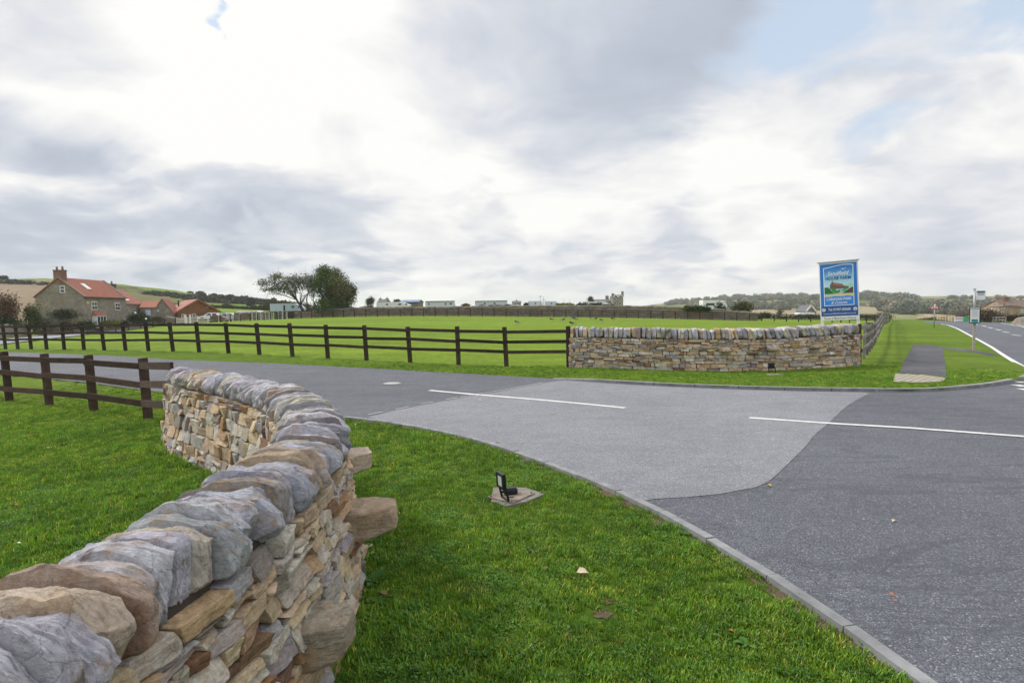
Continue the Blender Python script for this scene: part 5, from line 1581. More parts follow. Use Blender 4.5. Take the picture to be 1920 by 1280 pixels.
mesh_obj('bay_roof', Vv, [(0, 1, 5, 4), (1, 2, 5), (3, 0, 4), (2, 3, 4, 5), (0, 3, 2, 1)], TILE, o)
fh.panel('wall_lamp', 'u', 165, 169.5, 565, 569.5, PAINT_Y, .1)
# lower cottage range behind
C1 = np.array(fh.C + fh.u * (fh.L + .25) + Vector((0, 0, 0)) + fh.v * .6)
c2 = House('cottage', 'lower stone cottage range behind the farmhouse with slate edge and short chimney', C1, (-.1, .995), (-.995, -.1), 6.6, 6.8, 3.45, 5.95, FSTONE, TILE2, cat='house')
mb = MB(); e2, r2 = c2.e - c2.C.z, c2.r - c2.C.z
mb.beam(c2.P(0.0, -.2, e2), c2.P(0.0, 3.4, r2 + .2), .5, .2); mb.build('gable_coping', SLATE, c2.root)
c2.chimney(3.2, 3.4, 1.0, .9, 7.0, simple('dark_chimney_stone', (.10, .09, .085), .95, .3, 4), 1)
mb = MB(); pa, pb_ = c2.P(2.6, .6, e2 + (r2 - e2) * .6 / 3.4 + .22), c2.P(2.6, 2.0, e2 + (r2 - e2) * 2.0 / 3.4 + .22)
mb.beam(pa, pb_, 1.5, .07, up=c2.u.cross(pb_ - pa)); mb.build('skylight', SKYL, c2.root)
# small stone barn with gable to the camera, and its wing
B1 = at(286, 606, 107); B1[2] = V(B1[0], B1[1])
bn = House('stone_barn', 'small stone barn with notices on its gable between cottage and log cabin', tuple(B1), (-.35, .94), (.94, .35), 7, 3.4, at(286, 587, 107)[2], at(297, 561, 108)[2], FSTONE, TILE2, cat='barn')
bn.panel('notice', 'v', 288.5, 293.5, 579, 584.5, SWHITE, .05); bn.panel('notice', 'v', 296, 300.5, 580, 584.5, TANKB, .05)
B2 = at(264, 606, 106); B2[2] = V(B2[0], B2[1])
bw_ = House('stone_barn', 'low stone wing with red roof joining the farm cottage and the small barn', tuple(B2), (.97, .24), (-.24, .97), 2.5, 4.5, at(270, 577, 106)[2], at(270, 566, 108)[2], FSTONE, TILE, cat='barn')
bw_.panel('blue_board', 'u', 275.5, 284.5, 581, 592, TANKB, .06)
# log cabin
L1 = at(333, 606.5, 110); L1[2] = V(L1[0], L1[1])
lc = House('log_cabin', 'varnished log cabin with faded red roof and open truss porch', tuple(L1), (-.66, .75), (.75, .66), 9.0, 6.9, at(333, 584, 110)[2], at(358, 562.5, 112)[2], LOG, TILE2, cat='cabin', over=.45)
lc.window('v', 342, 347, 588, 596, 0); lc.window('v', 362, 369, 588, 596, 0)
e3, r3 = lc.e - lc.C.z, lc.r - lc.C.z
mb = MB(); f3 = -1.1
for b in (0.1, lc.W / 2, lc.W - .1): mb.beam(lc.P(f3, b, -.2), lc.P(f3, b, e3 + (r3 - e3) * (1 - abs(b - lc.W / 2) / (lc.W / 2)) * .95), .2, .2)
mb.beam(lc.P(f3, -.3, e3), lc.P(f3, lc.W + .3, e3), .18, .22)
mb.beam(lc.P(f3, -.5, e3 - .25), lc.P(f3, lc.W / 2, r3 + .05), .2, .26); mb.beam(lc.P(f3, lc.W + .5, e3 - .25), lc.P(f3, lc.W / 2, r3 + .05), .2, .26)
mb.beam(lc.P(f3, lc.W * .55, e3 + .1), lc.P(f3, lc.W * .78, e3 + (r3 - e3) * .45), .14, .18)
mb.build('porch_truss', mat_wood('porch_timber', (.20, .09, .05), .2), lc.root)
q = lc.P(5.2, 1.4, e3 + (r3 - e3) * .40); MB().tube([q, q + Vector((0, 0, 1.3))], .14, 8).build('flue', BLACK, lc.root)
q = lc.P(f3, lc.W / 2, r3); MB().beam(q, q + Vector((0, 0, .9)), .16, .25).build('finial', WHITE, lc.root)

# ------------------------------------------------------------------ old field wall behind the far fence
def field_wall(label, pts, mat, thick=.5, seed=1, name='field_wall', botz=None):
    """pts: (px, py_top, Y)"""
    rng = np.random.default_rng(seed)
    Q = np.array([at(*q) for q in pts]); L = resample(Q, .45)
    L[:, 2] += rng.uniform(-.07, .07, len(L))
    T = np.gradient(L[:, :2], axis=0); T /= np.linalg.norm(T, axis=1)[:, None]; N = np.stack([-T[:, 1], T[:, 0]], -1)
    zg_ = H(L[:, 0], L[:, 1]) - .3
    o = L[0].copy(); o[2] = zg_[0]
    r = empty(name, tuple(o)); tag(r, label, 'wall')
    n = len(L)
    Vv = np.vstack([np.column_stack([L[:, :2] + N * thick * .6, zg_]), np.column_stack([L[:, :2] + N * thick * .4, L[:, 2] - .12]), np.column_stack([L[:, :2] + N * .0, L[:, 2] + .03]), np.column_stack([L[:, :2] - N * thick * .4, L[:, 2] - .12]), np.column_stack([L[:, :2] - N * thick * .6, zg_])]) - o
    Fc = [(a * n + i, a * n + i + 1, (a + 1) * n + i + 1, (a + 1) * n + i) for a in range(4) for i in range(n - 1)] + [(0, n, 2 * n, 3 * n, 4 * n), (n - 1, 5 * n - 1, 4 * n - 1, 3 * n - 1, 2 * n - 1)]
    mesh_obj('masonry', Vv, Fc, mat, r)
    return r
field_wall('long old dark stone wall behind the far fence of the field', [(553, 585.5, 99), (600, 581, 98), (660, 577, 97), (740, 575.5, 96), (850, 574.5, 95.5), (1000, 572.8, 95), (1100, 572.4, 94.5), (1240, 574, 93), (1330, 578, 92.5), (1420, 586, 92)], DWALL, seed=3)
field_wall('low brown stone wall by the gap in the white fences', [(440, 586, 106), (470, 585, 105), (505, 584.5, 104)], DWALL, seed=4)
field_wall('pale topped stone wall at the left edge below the autumn tree', [(-60, 613, 73), (0, 608.5, 75), (50, 606.5, 79)], FSTONE, seed=5)
field_wall('rough stone wall at the right edge below the house', [(1900, 602, 84), (1908, 596, 82), (1925, 593, 80), (1990, 592, 76)], FSTONE, seed=6)
field_wall('stone wall between cabin and barn', [(312, 592, 104), (330, 596, 104), (345, 598.5, 104)], FSTONE, seed=7)

# ------------------------------------------------------------------ caravans and distant buildings
def caravan(name, label, px0, px1, pyt, pyb, Y, body, nose=.25, wins=((.55, .12), (.8, .1)), door=None, seed=1, roofm=None, depth=2.3, cat='caravan', group='caravans parked beyond the field'):
    a, b = at(px0, pyb, Y), at(px1, pyb, Y); w = b[0] - a[0]; hgt = (pyb - pyt) * Y / F
    zg_ = V((a[0] + b[0]) / 2, Y); zb_ = a[2]
    r = empty(name, ((a[0] + b[0]) / 2, Y, zb_)); tag(r, label, cat, group)
    prof = [(-w / 2, .0), (w / 2 - nose * .2, 0), (w / 2, hgt * .35), (w / 2 - nose, hgt * .9), (w / 2 - nose * 1.6, hgt), (-w / 2 + .1, hgt), (-w / 2, hgt * .95)]
    n = len(prof); Vv = [(x, 0, z) for x, z in prof] + [(x, depth, z) for x, z in prof]
    Fc = [tuple(range(n)), tuple(range(n, 2 * n))[::-1]] + [(k, k + n, (k + 1) % n + n, (k + 1) % n) for k in range(n)]
    o = mesh_obj('body', Vv, Fc, body, r)
    bm = bmesh.new(); bm.from_mesh(o.data); bmesh.ops.recalc_face_normals(bm, faces=bm.faces); bm.to_mesh(o.data); bm.free()
    MB().box((0, depth / 2, -.25 + (zg_ - zb_) / 2), (w * .9, depth * .8, max(.4, zb_ - zg_ + .3))).build('underframe', BLACK, r)
    for t, ww in wins: MB().box((-w / 2 + w * t, -.015, hgt * .55), (w * ww, .03, hgt * .28)).build('window', GLASS, r)
    if door is not None: MB().box((-w / 2 + w * door, -.015, hgt * .42), (w * .055, .03, hgt * .72)).build('door', BLACK, r)
    if roofm: MB().box((0, depth / 2, hgt + .04), (w * .98, depth + .3, .12)).build('roof', roofm, r)
    return r
caravan('touring_caravan', 'long pale blue touring caravan beside the windswept tree', 506.5, 566, 569.5, 583.5, 104, TANKB, .9, ((.72, .09), (.92, .07)), .45)
r = caravan('touring_caravan', 'white touring caravan right of the bushy tree behind the old wall', 706, 768, 566.5, 576.5, 108, TANK, 1.2, ((.32, .06), (.70, .10), (.90, .07)))
caravan('static_caravan', 'pale static caravan with dark roofline left of the middle of the skyline', 797.5, 852, 565.5, 576, 118, MINT, .1, ((.12, .05), (.7, .06), (.88, .08)), roofm=SLATE)
caravan('static_caravan', 'pale static caravan in the middle of the skyline', 890.5, 952, 565, 575, 122, MINT, .1, ((.3, .06), (.6, .06)), roofm=SLATE)
caravan('static_caravan', 'low white curved roof caravan just right of the middle static caravan', 952, 978, 570, 575, 124, TANK, 1.0, ())
caravan('static_caravan', 'distant hazy pale green caravan left of the radio masts', 990, 1018, 564.5, 574, 170, MINT, .4, ((.5, .1),))
caravan('static_caravan', 'distant hazy pale green caravan right of the radio masts', 1022, 1046, 565, 574, 175, MINT, .4, ((.5, .1),))
caravan('static_caravan', 'long pale roofed caravan in front of the big gabled house', 1100, 1146, 565.5, 574, 150, TANK, 1.4, ())
caravan('static_caravan', 'white static caravan with dark awning left of the big rounded bush', 1318, 1364, 563, 580, 112, TANK, .6, ((.30, .34), (.75, .1)), roofm=None)
# blue-roofed shed, rooftops, masts
def hb(name, label, px0, px1, pye, pyr, Y, wall, roof, depth=6, chim=(), cat='house', u=(1, 0), wins=(), ridge_across=False, **kw):
    a, b = at(px0, 590, Y), at(px1, 590, Y); w = b[0] - a[0]; zg_ = V((a[0] + b[0]) / 2, Y) - .2
    C_ = (a[0], Y, zg_)
    if ridge_across: hs = House(name, label, C_, (0, 1), (1, 0), depth, w, at(px0, pye, Y)[2], at(px0, pyr, Y + 0)[2], wall, roof, cat=cat, **kw)
    else: hs = House(name, label, C_, (1, 0), (0, 1), w, depth, at(px0, pye, Y)[2], at(px0, pyr, Y + depth / 2)[2], wall, roof, cat=cat, **kw)
    for (c, cw, zt) in chim: hs.chimney(w * c, depth / 2, cw, cw, at(px0, zt, Y + depth / 2)[2], wall, 1)
    for (x0_, x1_, y0_, y1_) in wins: hs.window('v' if ridge_across else 'u', x0_, x1_, y0_, y1_, 0, 1)
    return hs
BLUEROOF = simple('blue_shed_roof', (.16, .25, .42), .5, .1, 1)
hb('shed', 'open shed with a blue grey roof left of the static caravans', 752, 784, 567, 563.5, 135, DWALL, BLUEROOF, 8, cat='shed')
hb('house', 'far stone house with two chimneys over the white touring caravan', 709, 724, 566, 562, 200, FSTONE, SLATE, 7, chim=((.05, 1.0, 560), (.9, 1.0, 559.5)))
hb('house', 'far grey roofed house in the middle of the skyline', 961, 977, 568.5, 565, 220, FSTONE, SLATE, 7, chim=((.5, 1.2, 563.8),))
hb('house', 'long low grey wing of the big gabled house on the skyline', 1116, 1150, 566, 562, 250, FSTONE, SLATE, 9, chim=((.75, 1.3, 555),), cat='house')
# the tall gabled house: two gables side by side
C_ = at(1149.5, 590, 245); C_[2] = -2.5
tw_ = (1168.5 - 1149.5) * 245 / F
bh = House('gabled_house', 'tall dark stone house with twin gables and tall chimneys on the skyline', tuple(C_), (0, 1), (1, 0), 8, tw_ / 2, at(1150, 557, 245)[2], at(1154, 552.5, 245)[2], FSTONE, SLATE, over=.1)
bh2 = House('x', '', (C_[0] + tw_ / 2, C_[1], C_[2]), (0, 1), (1, 0), 8, tw_ / 2, at(1150, 557, 245)[2], at(1154, 552.5, 245)[2], FSTONE, SLATE, over=.1, parent=bh.root)
for hs_, off in ((bh, 0), (bh2, 9.4)):
    for y0_, y1_ in ((559, 563), (566, 570.5)): hs_.window('v', 1151.8 + off, 1156.2 + off, y0_, y1_, 0, 1)
mb = MB(); e4 = bh.e - bh.C.z; r4 = bh.r - bh.C.z
for o_ in (0, tw_ / 2):
    for s_ in (0, tw_ / 2): mb.beam(bh.P(-.2, o_ + s_, e4), bh.P(-.2, o_ + tw_ / 4, r4 + .1), .2, .3)
mb.build('bargeboard', WHITE, bh.root)
for b_, zt in ((.1, 549.5), (tw_ - .1, 546)):
    q = bh.P(1, b_, 0); zt = at(1160, zt, 245)[2] - bh.C.z
    MB().box(q + Vector((0, 0, (e4 + zt) / 2)), (.9, .9, zt - e4)).build('chimney', FSTONE, bh.root)
def mast(label, px, pyt, Y, w=.07, arms=()):
    q = at(px, 585, Y); zt = at(px, pyt, Y)[2]; z = V(q[0], q[1])
    r = empty('radio_mast', (q[0], q[1], z)); tag(r, label, 'mast', 'thin masts on the skyline')
    mb = MB(); mb.tube([(0, 0, 0), (0, 0, zt - z)], [w, w * .5], 5)
    for t, L in arms: mb.tube([(-L, 0, (zt - z) * t), (L, 0, (zt - z) * t)], w * .5, 4)
    mb.build('pole', METAL, r)
mast('thin mast with cross arm left of the pair on the skyline', 1013.5, 553.5, 150, .08, ((.9, .5), (.97, .3)))
mast('thin mast with bulky head right of the pair on the skyline', 1019.5, 556, 150, .09, ((.6, .7), (.7, .5), (.8, .6)))
mast('lone thin pole left of the yellow green hedge', 1057.5, 560, 160, .05)
mast('lone thin pole above the yellow green hedge', 1067.5, 559.5, 160, .05)
hb('house', 'small grey roofed house with white bargeboards beyond the field', 1511.5, 1530.5, 583.5, 572.5, 200, FSTONE, SLATE, 7, ridge_across=True)
hs = bpy.context.scene.objects
C_ = at(1511.5, 583.5, 199.6)
wb = at(1521, 572.5, 199.6); wr = at(1530.5, 583.5, 199.6)
hh_ = [o for o in COL.objects if o.get('label') == 'small grey roofed house with white bargeboards beyond the field'][0]
mb = MB(); l_ = hh_.location
mb.beam(Vector(C_) - l_ + Vector((0, -.1, 0)), Vector(wb) - l_ + Vector((0, -.1, 0)), .2, .45); mb.beam(Vector(wr) - l_ + Vector((0, -.1, 0)), Vector(wb) - l_ + Vector((0, -.1, 0)), .2, .45)
mb.build('bargeboard', WHITE, hh_)
caravan('static_caravan', 'low white caravan roof just left of the blue farm sign', 1499, 1529, 586, 590, 130, TANK, .3, ())
# houses at the right edge
C_ = at(1873.5, 592, 150); C_[2] = V(C_[0], C_[1])
h1 = House('stone_house', 'orange stone house with a dark roof at the right edge of the road', tuple(C_), (.45, .89), (.89, -.45), 9, 4.2, at(1873, 576, 150)[2], at(1880, 574, 150)[2], OSTONE, SLATE)
h1.window('v', 1877, 1884, 577, 580, 0, 1); h1.window('v', 1878, 1883, 584, 588, 0, 1); h1.chimney(.6, 1.0, .5, .5, at(1880, 569, 150)[2], OSTONE, 1)
C_ = at(1891, 592, 158); C_[2] = V(C_[0], C_[1])
h2 = House('stone_house', 'larger house behind with pale render and brown roof at the right edge', tuple(C_), (1, 0), (0, 1), 14, 9, at(1890, 577, 158)[2], at(1890, 563.5, 162)[2], OSTONE, TILE2)
h2.roofo.data.materials[0] = mat_tiles('brown_roof_tiles', (.17, .12, .10))
h2.chimney(2.4, 4.5, 1.6, 1.2, at(1905, 557, 162)[2], BRICK, 0); h2.panel('rendered_front', 'u', 1903, 1935, 579, 589, simple('grey_render', (.42, .42, .40), .9, .1, 1), .3)
h2.window('u', 1909, 1915.5, 581.5, 585.5, 1, 1)
h3 = hb('stone_house', 'dark roofed house behind with a pair of chimneys at the right edge', 1880, 1896, 572, 565.5, 180, FSTONE, SLATE, 8, chim=((.45, 1.6, 558.5),))
mb = MB(); q = at(1859.5, 590, 130); r = empty('marker_post', (q[0], q[1], V(q[0], q[1]))); tag(r, 'slim white pole standing left of the orange stone house', 'pole')
MB().tube([(0, 0, 0), (0, 0, at(1859.5, 577, 130)[2] - V(q[0], q[1]))], .10, 6).build('pole', WHITE, r)
# banner on the pale fence
q = at(1798, 602, 96); r = empty('banner', (q[0], q[1], q[2])); tag(r, 'white banner with a red stripe tied at the end of the pale fence', 'banner')
MB().box((0, 0, .35), (1.45, .05, .70)).build('cloth', SWHITE, r); MB().box((0, -.03, .42), (1.2, .02, .10)).build('stripe', RED, r)
q = at(1809.5, 602, 96); r = empty('wheelie_bin', (q[0], q[1], q[2])); tag(r, 'small green bin right of the white banner', 'bin')
MB().prism([(-.28, -.3), (.28, -.3), (.30, .3), (-.30, .3)], -.05, .62).build('body', SGREEN3, r, bevel=.02); MB().box((0, 0, .66), (.66, .7, .06)).build('lid', SGREEN2, r)

# distant shrubs and hedges
hedge('hedge', 'dark evergreen hedge along the old wall right of the middle caravan', 900, 966, 572, 571.5, 577, 577, 96.5, 96.5, [DK, G1], 1800, 51, .5, .10, lump=.3)
hedge('hedge', 'bright yellow green hedge beyond the old wall', 1043, 1076, 568, 568, 574, 574, 120, 120, [YL, (.16, .2, .04)], 1200, 52, .8)
hedge('hedge', 'dark green shrubs above the old wall before the gabled house', 1080, 1150, 567, 570, 575, 576, 110, 110, [G1, DK, (.04, .09, .03)], 2200, 53, .9, lump=.4)
hedge('hedge', 'thick green hedge growing over the old wall near the static caravan', 1283, 1330, 573, 573.5, 583, 583, 92.5, 92, [(.035, .075, .02), G1], 2400, 54, .9)
bush('tree', 'small bare dark tree beside the white static caravan', 'tree', 1338, 1366, 563, 592, 100, [DK, (.05, .05, .035)], 1500, .13, 55, gap=.2)
bush('bush', 'big rounded green and brown bush at the end of the old wall', 'bush', 1362, 1418, 564, 597, 95, [G1, G2, OL, BR], 5200, .14, 56, k=10)
bush('bush', 'low dark green bush right of the big rounded bush', 'bush', 1400, 1432, 585, 599, 96, [G1, (.03, .06, .02)], 1300, .12, 57)
bush('bush', 'small brown bush in the far corner of the field', 'bush', 1423, 1447, 581, 597, 100, [BR, OL, DK], 1300, .12, 58)
bush('bush', 'thin grey bush left of the blue sign beyond the field', 'bush', 1452, 1470, 577, 594, 110, [GY, BR], 600, .12, 59, gap=.2)
hedge('hedge', 'long low dark hedge behind the field fence near the blue sign', 1440, 1668, 590, 589, 598, 600, 104, 112, [DK, (.05, .045, .03), G1], 5000, 60, .8)
hedge('hedge', 'dark hedge behind the pale new fence', 1722, 1812, 598, 590, 601, 603, 118, 104, [(.04, .045, .03), BR, DK], 2600, 61, .9)
bush('hedge', 'tall brown and green overgrown hedge behind the bus stop', 'hedge', 1812, 1880, 577, 605, 98, [(.075, .06, .035), DK, OL, (.10, .055, .03)], 4600, .14, 62, k=12)
hedge('hedge', 'low dark hedge below the orange stone house', 1868, 1925, 590, 589, 603, 604, 100, 96, [DK, (.06, .05, .03)], 2600, 63, .9)
hedge('hedge', 'low brown scrub between the bushy tree and the old wall', 585, 706, 584, 572, 592, 582, 100, 104, [BR, OL, (.11, .08, .04)], 5200, 64, 1.2, lump=.4)
hedge('hedge', 'dark tall hedgerow across the far left field', 385, 510, 572, 573, 581, 582.5, 200, 190, [DK, (.045, .05, .03), (.05, .06, .03)], 7000, 65, 1.5, .3, lump=.35)
hedge('hedge', 'brown and green hedgerow behind the pale blue caravan', 505, 600, 566, 572, 584, 588, 160, 140, [(.06, .055, .035), DK, BR], 6000, 66, 1.5, .24, lump=.3)
for i, (a, b, t, bs_, Y, lab) in enumerate([(370, 385, 563.5, 574, 260, 'round dark tree above the log cabin roof on the left hill'), (396, 412, 561, 574, 250, 'dark hedgerow tree left of the tallest hillside hedge tree'), (412, 430, 562, 575, 250, 'dark hedgerow tree beyond the blue notice board'), (461, 482, 555, 577, 230, 'tallest dark hedge tree left of the windswept tree')]):
    bush('hedgerow_tree', lab, 'tree', a, b, t, bs_, Y, [DK, (.04, .05, .03)], 1300, .26, 70 + i, group='dark hedgerow trees on the left hill')
for i, (a, b, t, lab) in enumerate([(352, 362, 546, 'small tree on the left hill skyline'), (366, 386, 545.5, 'wide tree on the left hill skyline with a thin mast'), (421, 440, 550.5, 'domed dark bush on the left hill skyline'), (1, 16, 516, 'rounded tree on the hilltop at the left edge'), (509, 520, 558, 'tiny tree on the skyline behind the windswept tree')]):
    x = (a + b) / 2; yy = float(np.interp(x, SKY[:, 0], SKY[:, 1])); Rr = float(np.interp(x, SKY[:, 0], SKY[:, 2])) * .97 * math.cos(math.atan((x - 960) / F))
    bush('hilltop_tree', lab, 'tree', a, b, t, yy + 2.5, Rr, [DK, (.045, .055, .035)], 900, .5, 80 + i, group='trees on the left hill skyline', depth=5)
bush('skyline_tree', 'dark round tree right of the bushy tree on the skyline', 'tree', 684, 706, 555.5, 573, 180, [DK, G1], 1500, .2, 90)
bush('skyline_tree', 'dark tree behind the white touring caravan', 'tree', 735, 755, 560, 572, 170, [DK, G1], 1200, .2, 91)
bush('skyline_tree', 'small dark tree in the middle of the skyline right of the far house', 'tree', 980, 992, 567, 575, 170, [DK, G1], 600, .2, 92)
def flat_tree(rng, mb): mb.tube([(0, 0, 0), (-.3, 0, 3), (.4, 0, 5)], [.4, .3, .15], 6)
bush('skyline_tree', 'bare brown domed tree left of the gabled house', 'tree', 1099, 1115, 555, 570, 240, [(.10, .085, .065), BR], 1100, .26, 93, gap=.15)
bush('skyline_tree', 'low brown mound of scrub between the static caravans', 'bush', 862, 888, 568.5, 576, 120, [BR, OL], 900, .12, 94)

# woodland on the right-hand hill, reads as one mass
rng = np.random.default_rng(77)
def build_wood(name, rk, lst, per, size):
    B_ = np.array([q[0] for q in lst]); C_ = np.array([q[1] for q in lst]); n = len(B_) * per; bi = np.repeat(np.arange(len(B_)), per)
    d = rng.normal(size=(n, 3)); d /= np.linalg.norm(d, axis=1)[:, None]; d[:, 2] = np.abs(d[:, 2]) * 1.1 - .15
    P = B_[bi, :3] + d * B_[bi, 3:6] * rng.uniform(.75, 1.1, n)[:, None]
    A = rng.normal(size=(n, 3)); A /= np.linalg.norm(A, axis=1)[:, None]; Q = np.cross(A, rng.normal(size=(n, 3))); Q /= np.linalg.norm(Q, axis=1)[:, None]
    s = (B_[bi, 3] / 5 * size * rng.uniform(.4, 1, n))[:, None]
    V_ = np.stack([P - A * s, P + Q * s * .6, P + A * s, P - Q * s * .6], 1).reshape(-1, 3)
    rk.add(V_, np.arange(n * 4).reshape(n, 4), np.repeat(C_[bi] * rng.uniform(.55, 1.45, n)[:, None], 4, 0))
    return rk.build(name, LEAF)
wl_ = []
rk = Rocks(); sphV, sphF = cs(3)
sph = sphV / np.linalg.norm(sphV, axis=1)[:, None]
def inpoly_px(poly, n):
    poly = np.array(poly, float); out = []
    while len(out) < n:
        q = rng.uniform(poly.min(0), poly.max(0))
        if inside(np.array([q[0]]), np.array([q[1]]), poly)[0]: out.append(q)
    return out
wcol = np.array([(.05, .065, .05), (.07, .08, .055), (.095, .09, .065), (.045, .06, .055), (.12, .105, .075), (.075, .095, .055)])  # autumn greens greyed, some distance haze put into the colour
bands = [([(1240, 569), (1352, 560), (1440, 556.5), (1536, 555.5), (1620, 553), (1700, 555.5), (1722, 562), (1700, 566), (1640, 561), (1540, 563), (1440, 565), (1340, 567), (1250, 573)], 170, 5.0),
         ([(1430, 572), (1500, 570), (1560, 571), (1600, 575), (1600, 582), (1520, 583), (1430, 580)], 90, 4.5),
         ([(1640, 569), (1700, 565), (1745, 573), (1800, 572), (1860, 566), (1925, 570), (1925, 590), (1800, 592), (1700, 590), (1640, 582)], 260, 5.0),
         ([(1290, 572), (1420, 567), (1430, 580), (1290, 582)], 80, 4.0),
         ([(1780, 558.5), (1925, 558.5), (1925, 560), (1780, 560)], 22, 3.0)]
for poly, n, sz in bands:
    for q in inpoly_px(poly, n):
        g_ = gp(q[0], q[1]); rr = np.hypot(*g_)
        if rr > 1600 or rr < 160: continue
        s = sz * rng.uniform(.6, 1.25) * (.75 + rr / 2600)
        Pn = sph * np.array([s * 1.1, s * 1.1, s * .85]); o = rng.uniform(0, 99, 3)
        Pn = Pn * (1 + 1.1 * fbm(sph + o, 2.2, 3, 2))[:, None]
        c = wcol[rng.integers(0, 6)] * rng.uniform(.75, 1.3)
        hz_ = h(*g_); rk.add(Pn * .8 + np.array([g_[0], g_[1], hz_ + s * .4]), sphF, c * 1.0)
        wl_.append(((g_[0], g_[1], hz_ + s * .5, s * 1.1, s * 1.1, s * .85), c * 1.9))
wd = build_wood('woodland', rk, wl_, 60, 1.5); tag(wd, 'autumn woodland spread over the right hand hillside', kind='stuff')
rk = Rocks(); wl_ = []
for poly, n, sz in [([(270, 549), (330, 551), (380, 556), (380, 560), (270, 553)], 60, 1.5), ([(330, 556), (500, 566), (500, 572), (400, 568), (330, 561)], 90, 1.8), ([(-20, 528), (60, 530), (130, 537), (60, 534), (-20, 531)], 40, 1.4), ([(400, 556), (560, 572), (560, 578), (400, 562)], 80, 2.0)]:
    for q in inpoly_px(poly, n):
        g_ = gp(q[0], q[1]); rr = np.hypot(*g_)
        if rr > 600 or rr < 150: continue
        s = sz * rng.uniform(.5, 1.2)
        Pn = sph * np.array([s * 1.5, s * 1.1, s * .7]) * (1 + 1.1 * fbm(sph + rng.uniform(0, 99, 3), 2.2, 3, 2))[:, None]
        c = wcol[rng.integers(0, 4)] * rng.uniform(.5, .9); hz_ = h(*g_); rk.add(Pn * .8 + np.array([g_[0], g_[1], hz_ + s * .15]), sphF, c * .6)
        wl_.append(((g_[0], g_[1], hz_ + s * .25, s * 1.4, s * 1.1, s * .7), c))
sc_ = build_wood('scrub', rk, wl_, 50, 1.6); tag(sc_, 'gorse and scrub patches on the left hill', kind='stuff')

# ------------------------------------------------------------------ cars behind the white fence
MAROON = simple('maroon_car_paint', (.14, .012, .03), .3, .05, 3, coat=.6, spec=.6); CARW = simple('white_car_paint', (.72, .73, .75), .3, .04, 3, coat=.5)
def car(label, px, pyb, Y, mat, L=4.2, flip=1, rz=0.0):
    q = at(px, pyb, Y); r = empty('parked_car', (q[0], q[1], q[2]), rz); tag(r, label, 'car', 'cars parked behind the white fence')
    s = L / 4.2 * flip
    body = [(-2.1, .35), (-2.1, .75), (-1.95, .88), (-1.2, .95), (1.25, .92), (1.95, .78), (2.1, .6), (2.1, .35)]
    cab = [(-1.45, .92), (-1.15, 1.38), (-.6, 1.48), (.35, 1.46), (1.15, .95)]
    def ext(poly, w, name, m, par=r, y0=None, ins=0):
        n = len(poly); Vv = [(x * s, -w / 2 + (0), z) for x, z in poly] + [(x * s, w / 2, z) for x, z in poly]
        Fc = [tuple(range(n)), tuple(range(n, 2 * n))[::-1]] + [(k, k + n, (k + 1) % n + n, (k + 1) % n) for k in range(n)]
        o = mesh_obj(name, Vv, Fc, m, par)
        bm = bmesh.new(); bm.from_mesh(o.data); bmesh.ops.recalc_face_normals(bm, faces=bm.faces); bm.to_mesh(o.data); bm.free()
        b_ = o.modifiers.new('bevel', 'BEVEL'); b_.width = .05; b_.segments = 2
        return o
    ext(body, 1.7, 'body', mat); ext(cab, 1.45, 'cabin', mat)
    for a, b in ((-1.2, -.35), (-.25, .75)):
        ext([(a, .98), (a + .08, 1.34), (b - .1 if b < 0 else b - .45, 1.36), (b, .98)], 1.49, 'window', GLASS)
    for wx in (-1.3, 1.3):
        for wy in (-.78, .78):
            w = MB().tube([(wx * s, wy - .1, .33), (wx * s, wy + .1, .33)], .33, 16).build('wheel', BLACK, r)
            MB().tube([(wx * s, wy - .11, .33), (wx * s, wy + .11, .33)], .18, 10).build('rim', METAL, w)
    MB().box((2.06 * s, 0, .68), (.08, 1.2, .12)).build('headlight', SWHITE, r)
    return r
car('maroon car parked behind the white fence', 413, 606, 104, MAROON, 4.2, 1, -.1)
car('white car parked behind the maroon car', 396, 601, 110, CARW, 4.2, -1, .2)
car('white car with its nose past the maroon car', 432, 601.5, 109, CARW, 4.3, 1, .1)
q = at(420, 600, 112); r = empty('notice_board', (q[0], q[1], q[2])); tag(r, 'square sky blue notice board over the parked cars', 'notice board')
zt = at(420, 585.5, 112)[2] - q[2]
MB().box((-.35, 0, zt / 2), (.1, .1, zt)).build('post', WHITE, r); MB().box((.45, 0, zt / 2), (.1, .1, zt)).build('post', WHITE, r)
MB().box((.05, -.08, zt - .28), (.75, .04, .60)).build('board', mat_flat('notice_blue', (.03, .33, .60), .5), r)
q = at(462, 600, 108); caravan('folded_awning', 'long white awning roof behind the gap in the white fences', 444, 485, 583, 586.5, 110, TANK, .3, (), cat='awning', depth=2.5, group=None)
for i, x in enumerate((348, 357)):
    q = at(x, 606, 103); r = empty('gate_post', (q[0], q[1], q[2])); tag(r, ('left' if i == 0 else 'right') + ' hand white gate post before the log cabin', 'post', 'white gate posts before the log cabin')
    MB().box((0, 0, .75), (.22, .22, 1.5)).build('post', WHITE, r); MB().box((0, 0, 1.53), (.3, .3, .06)).build('cap', WHITE, r)
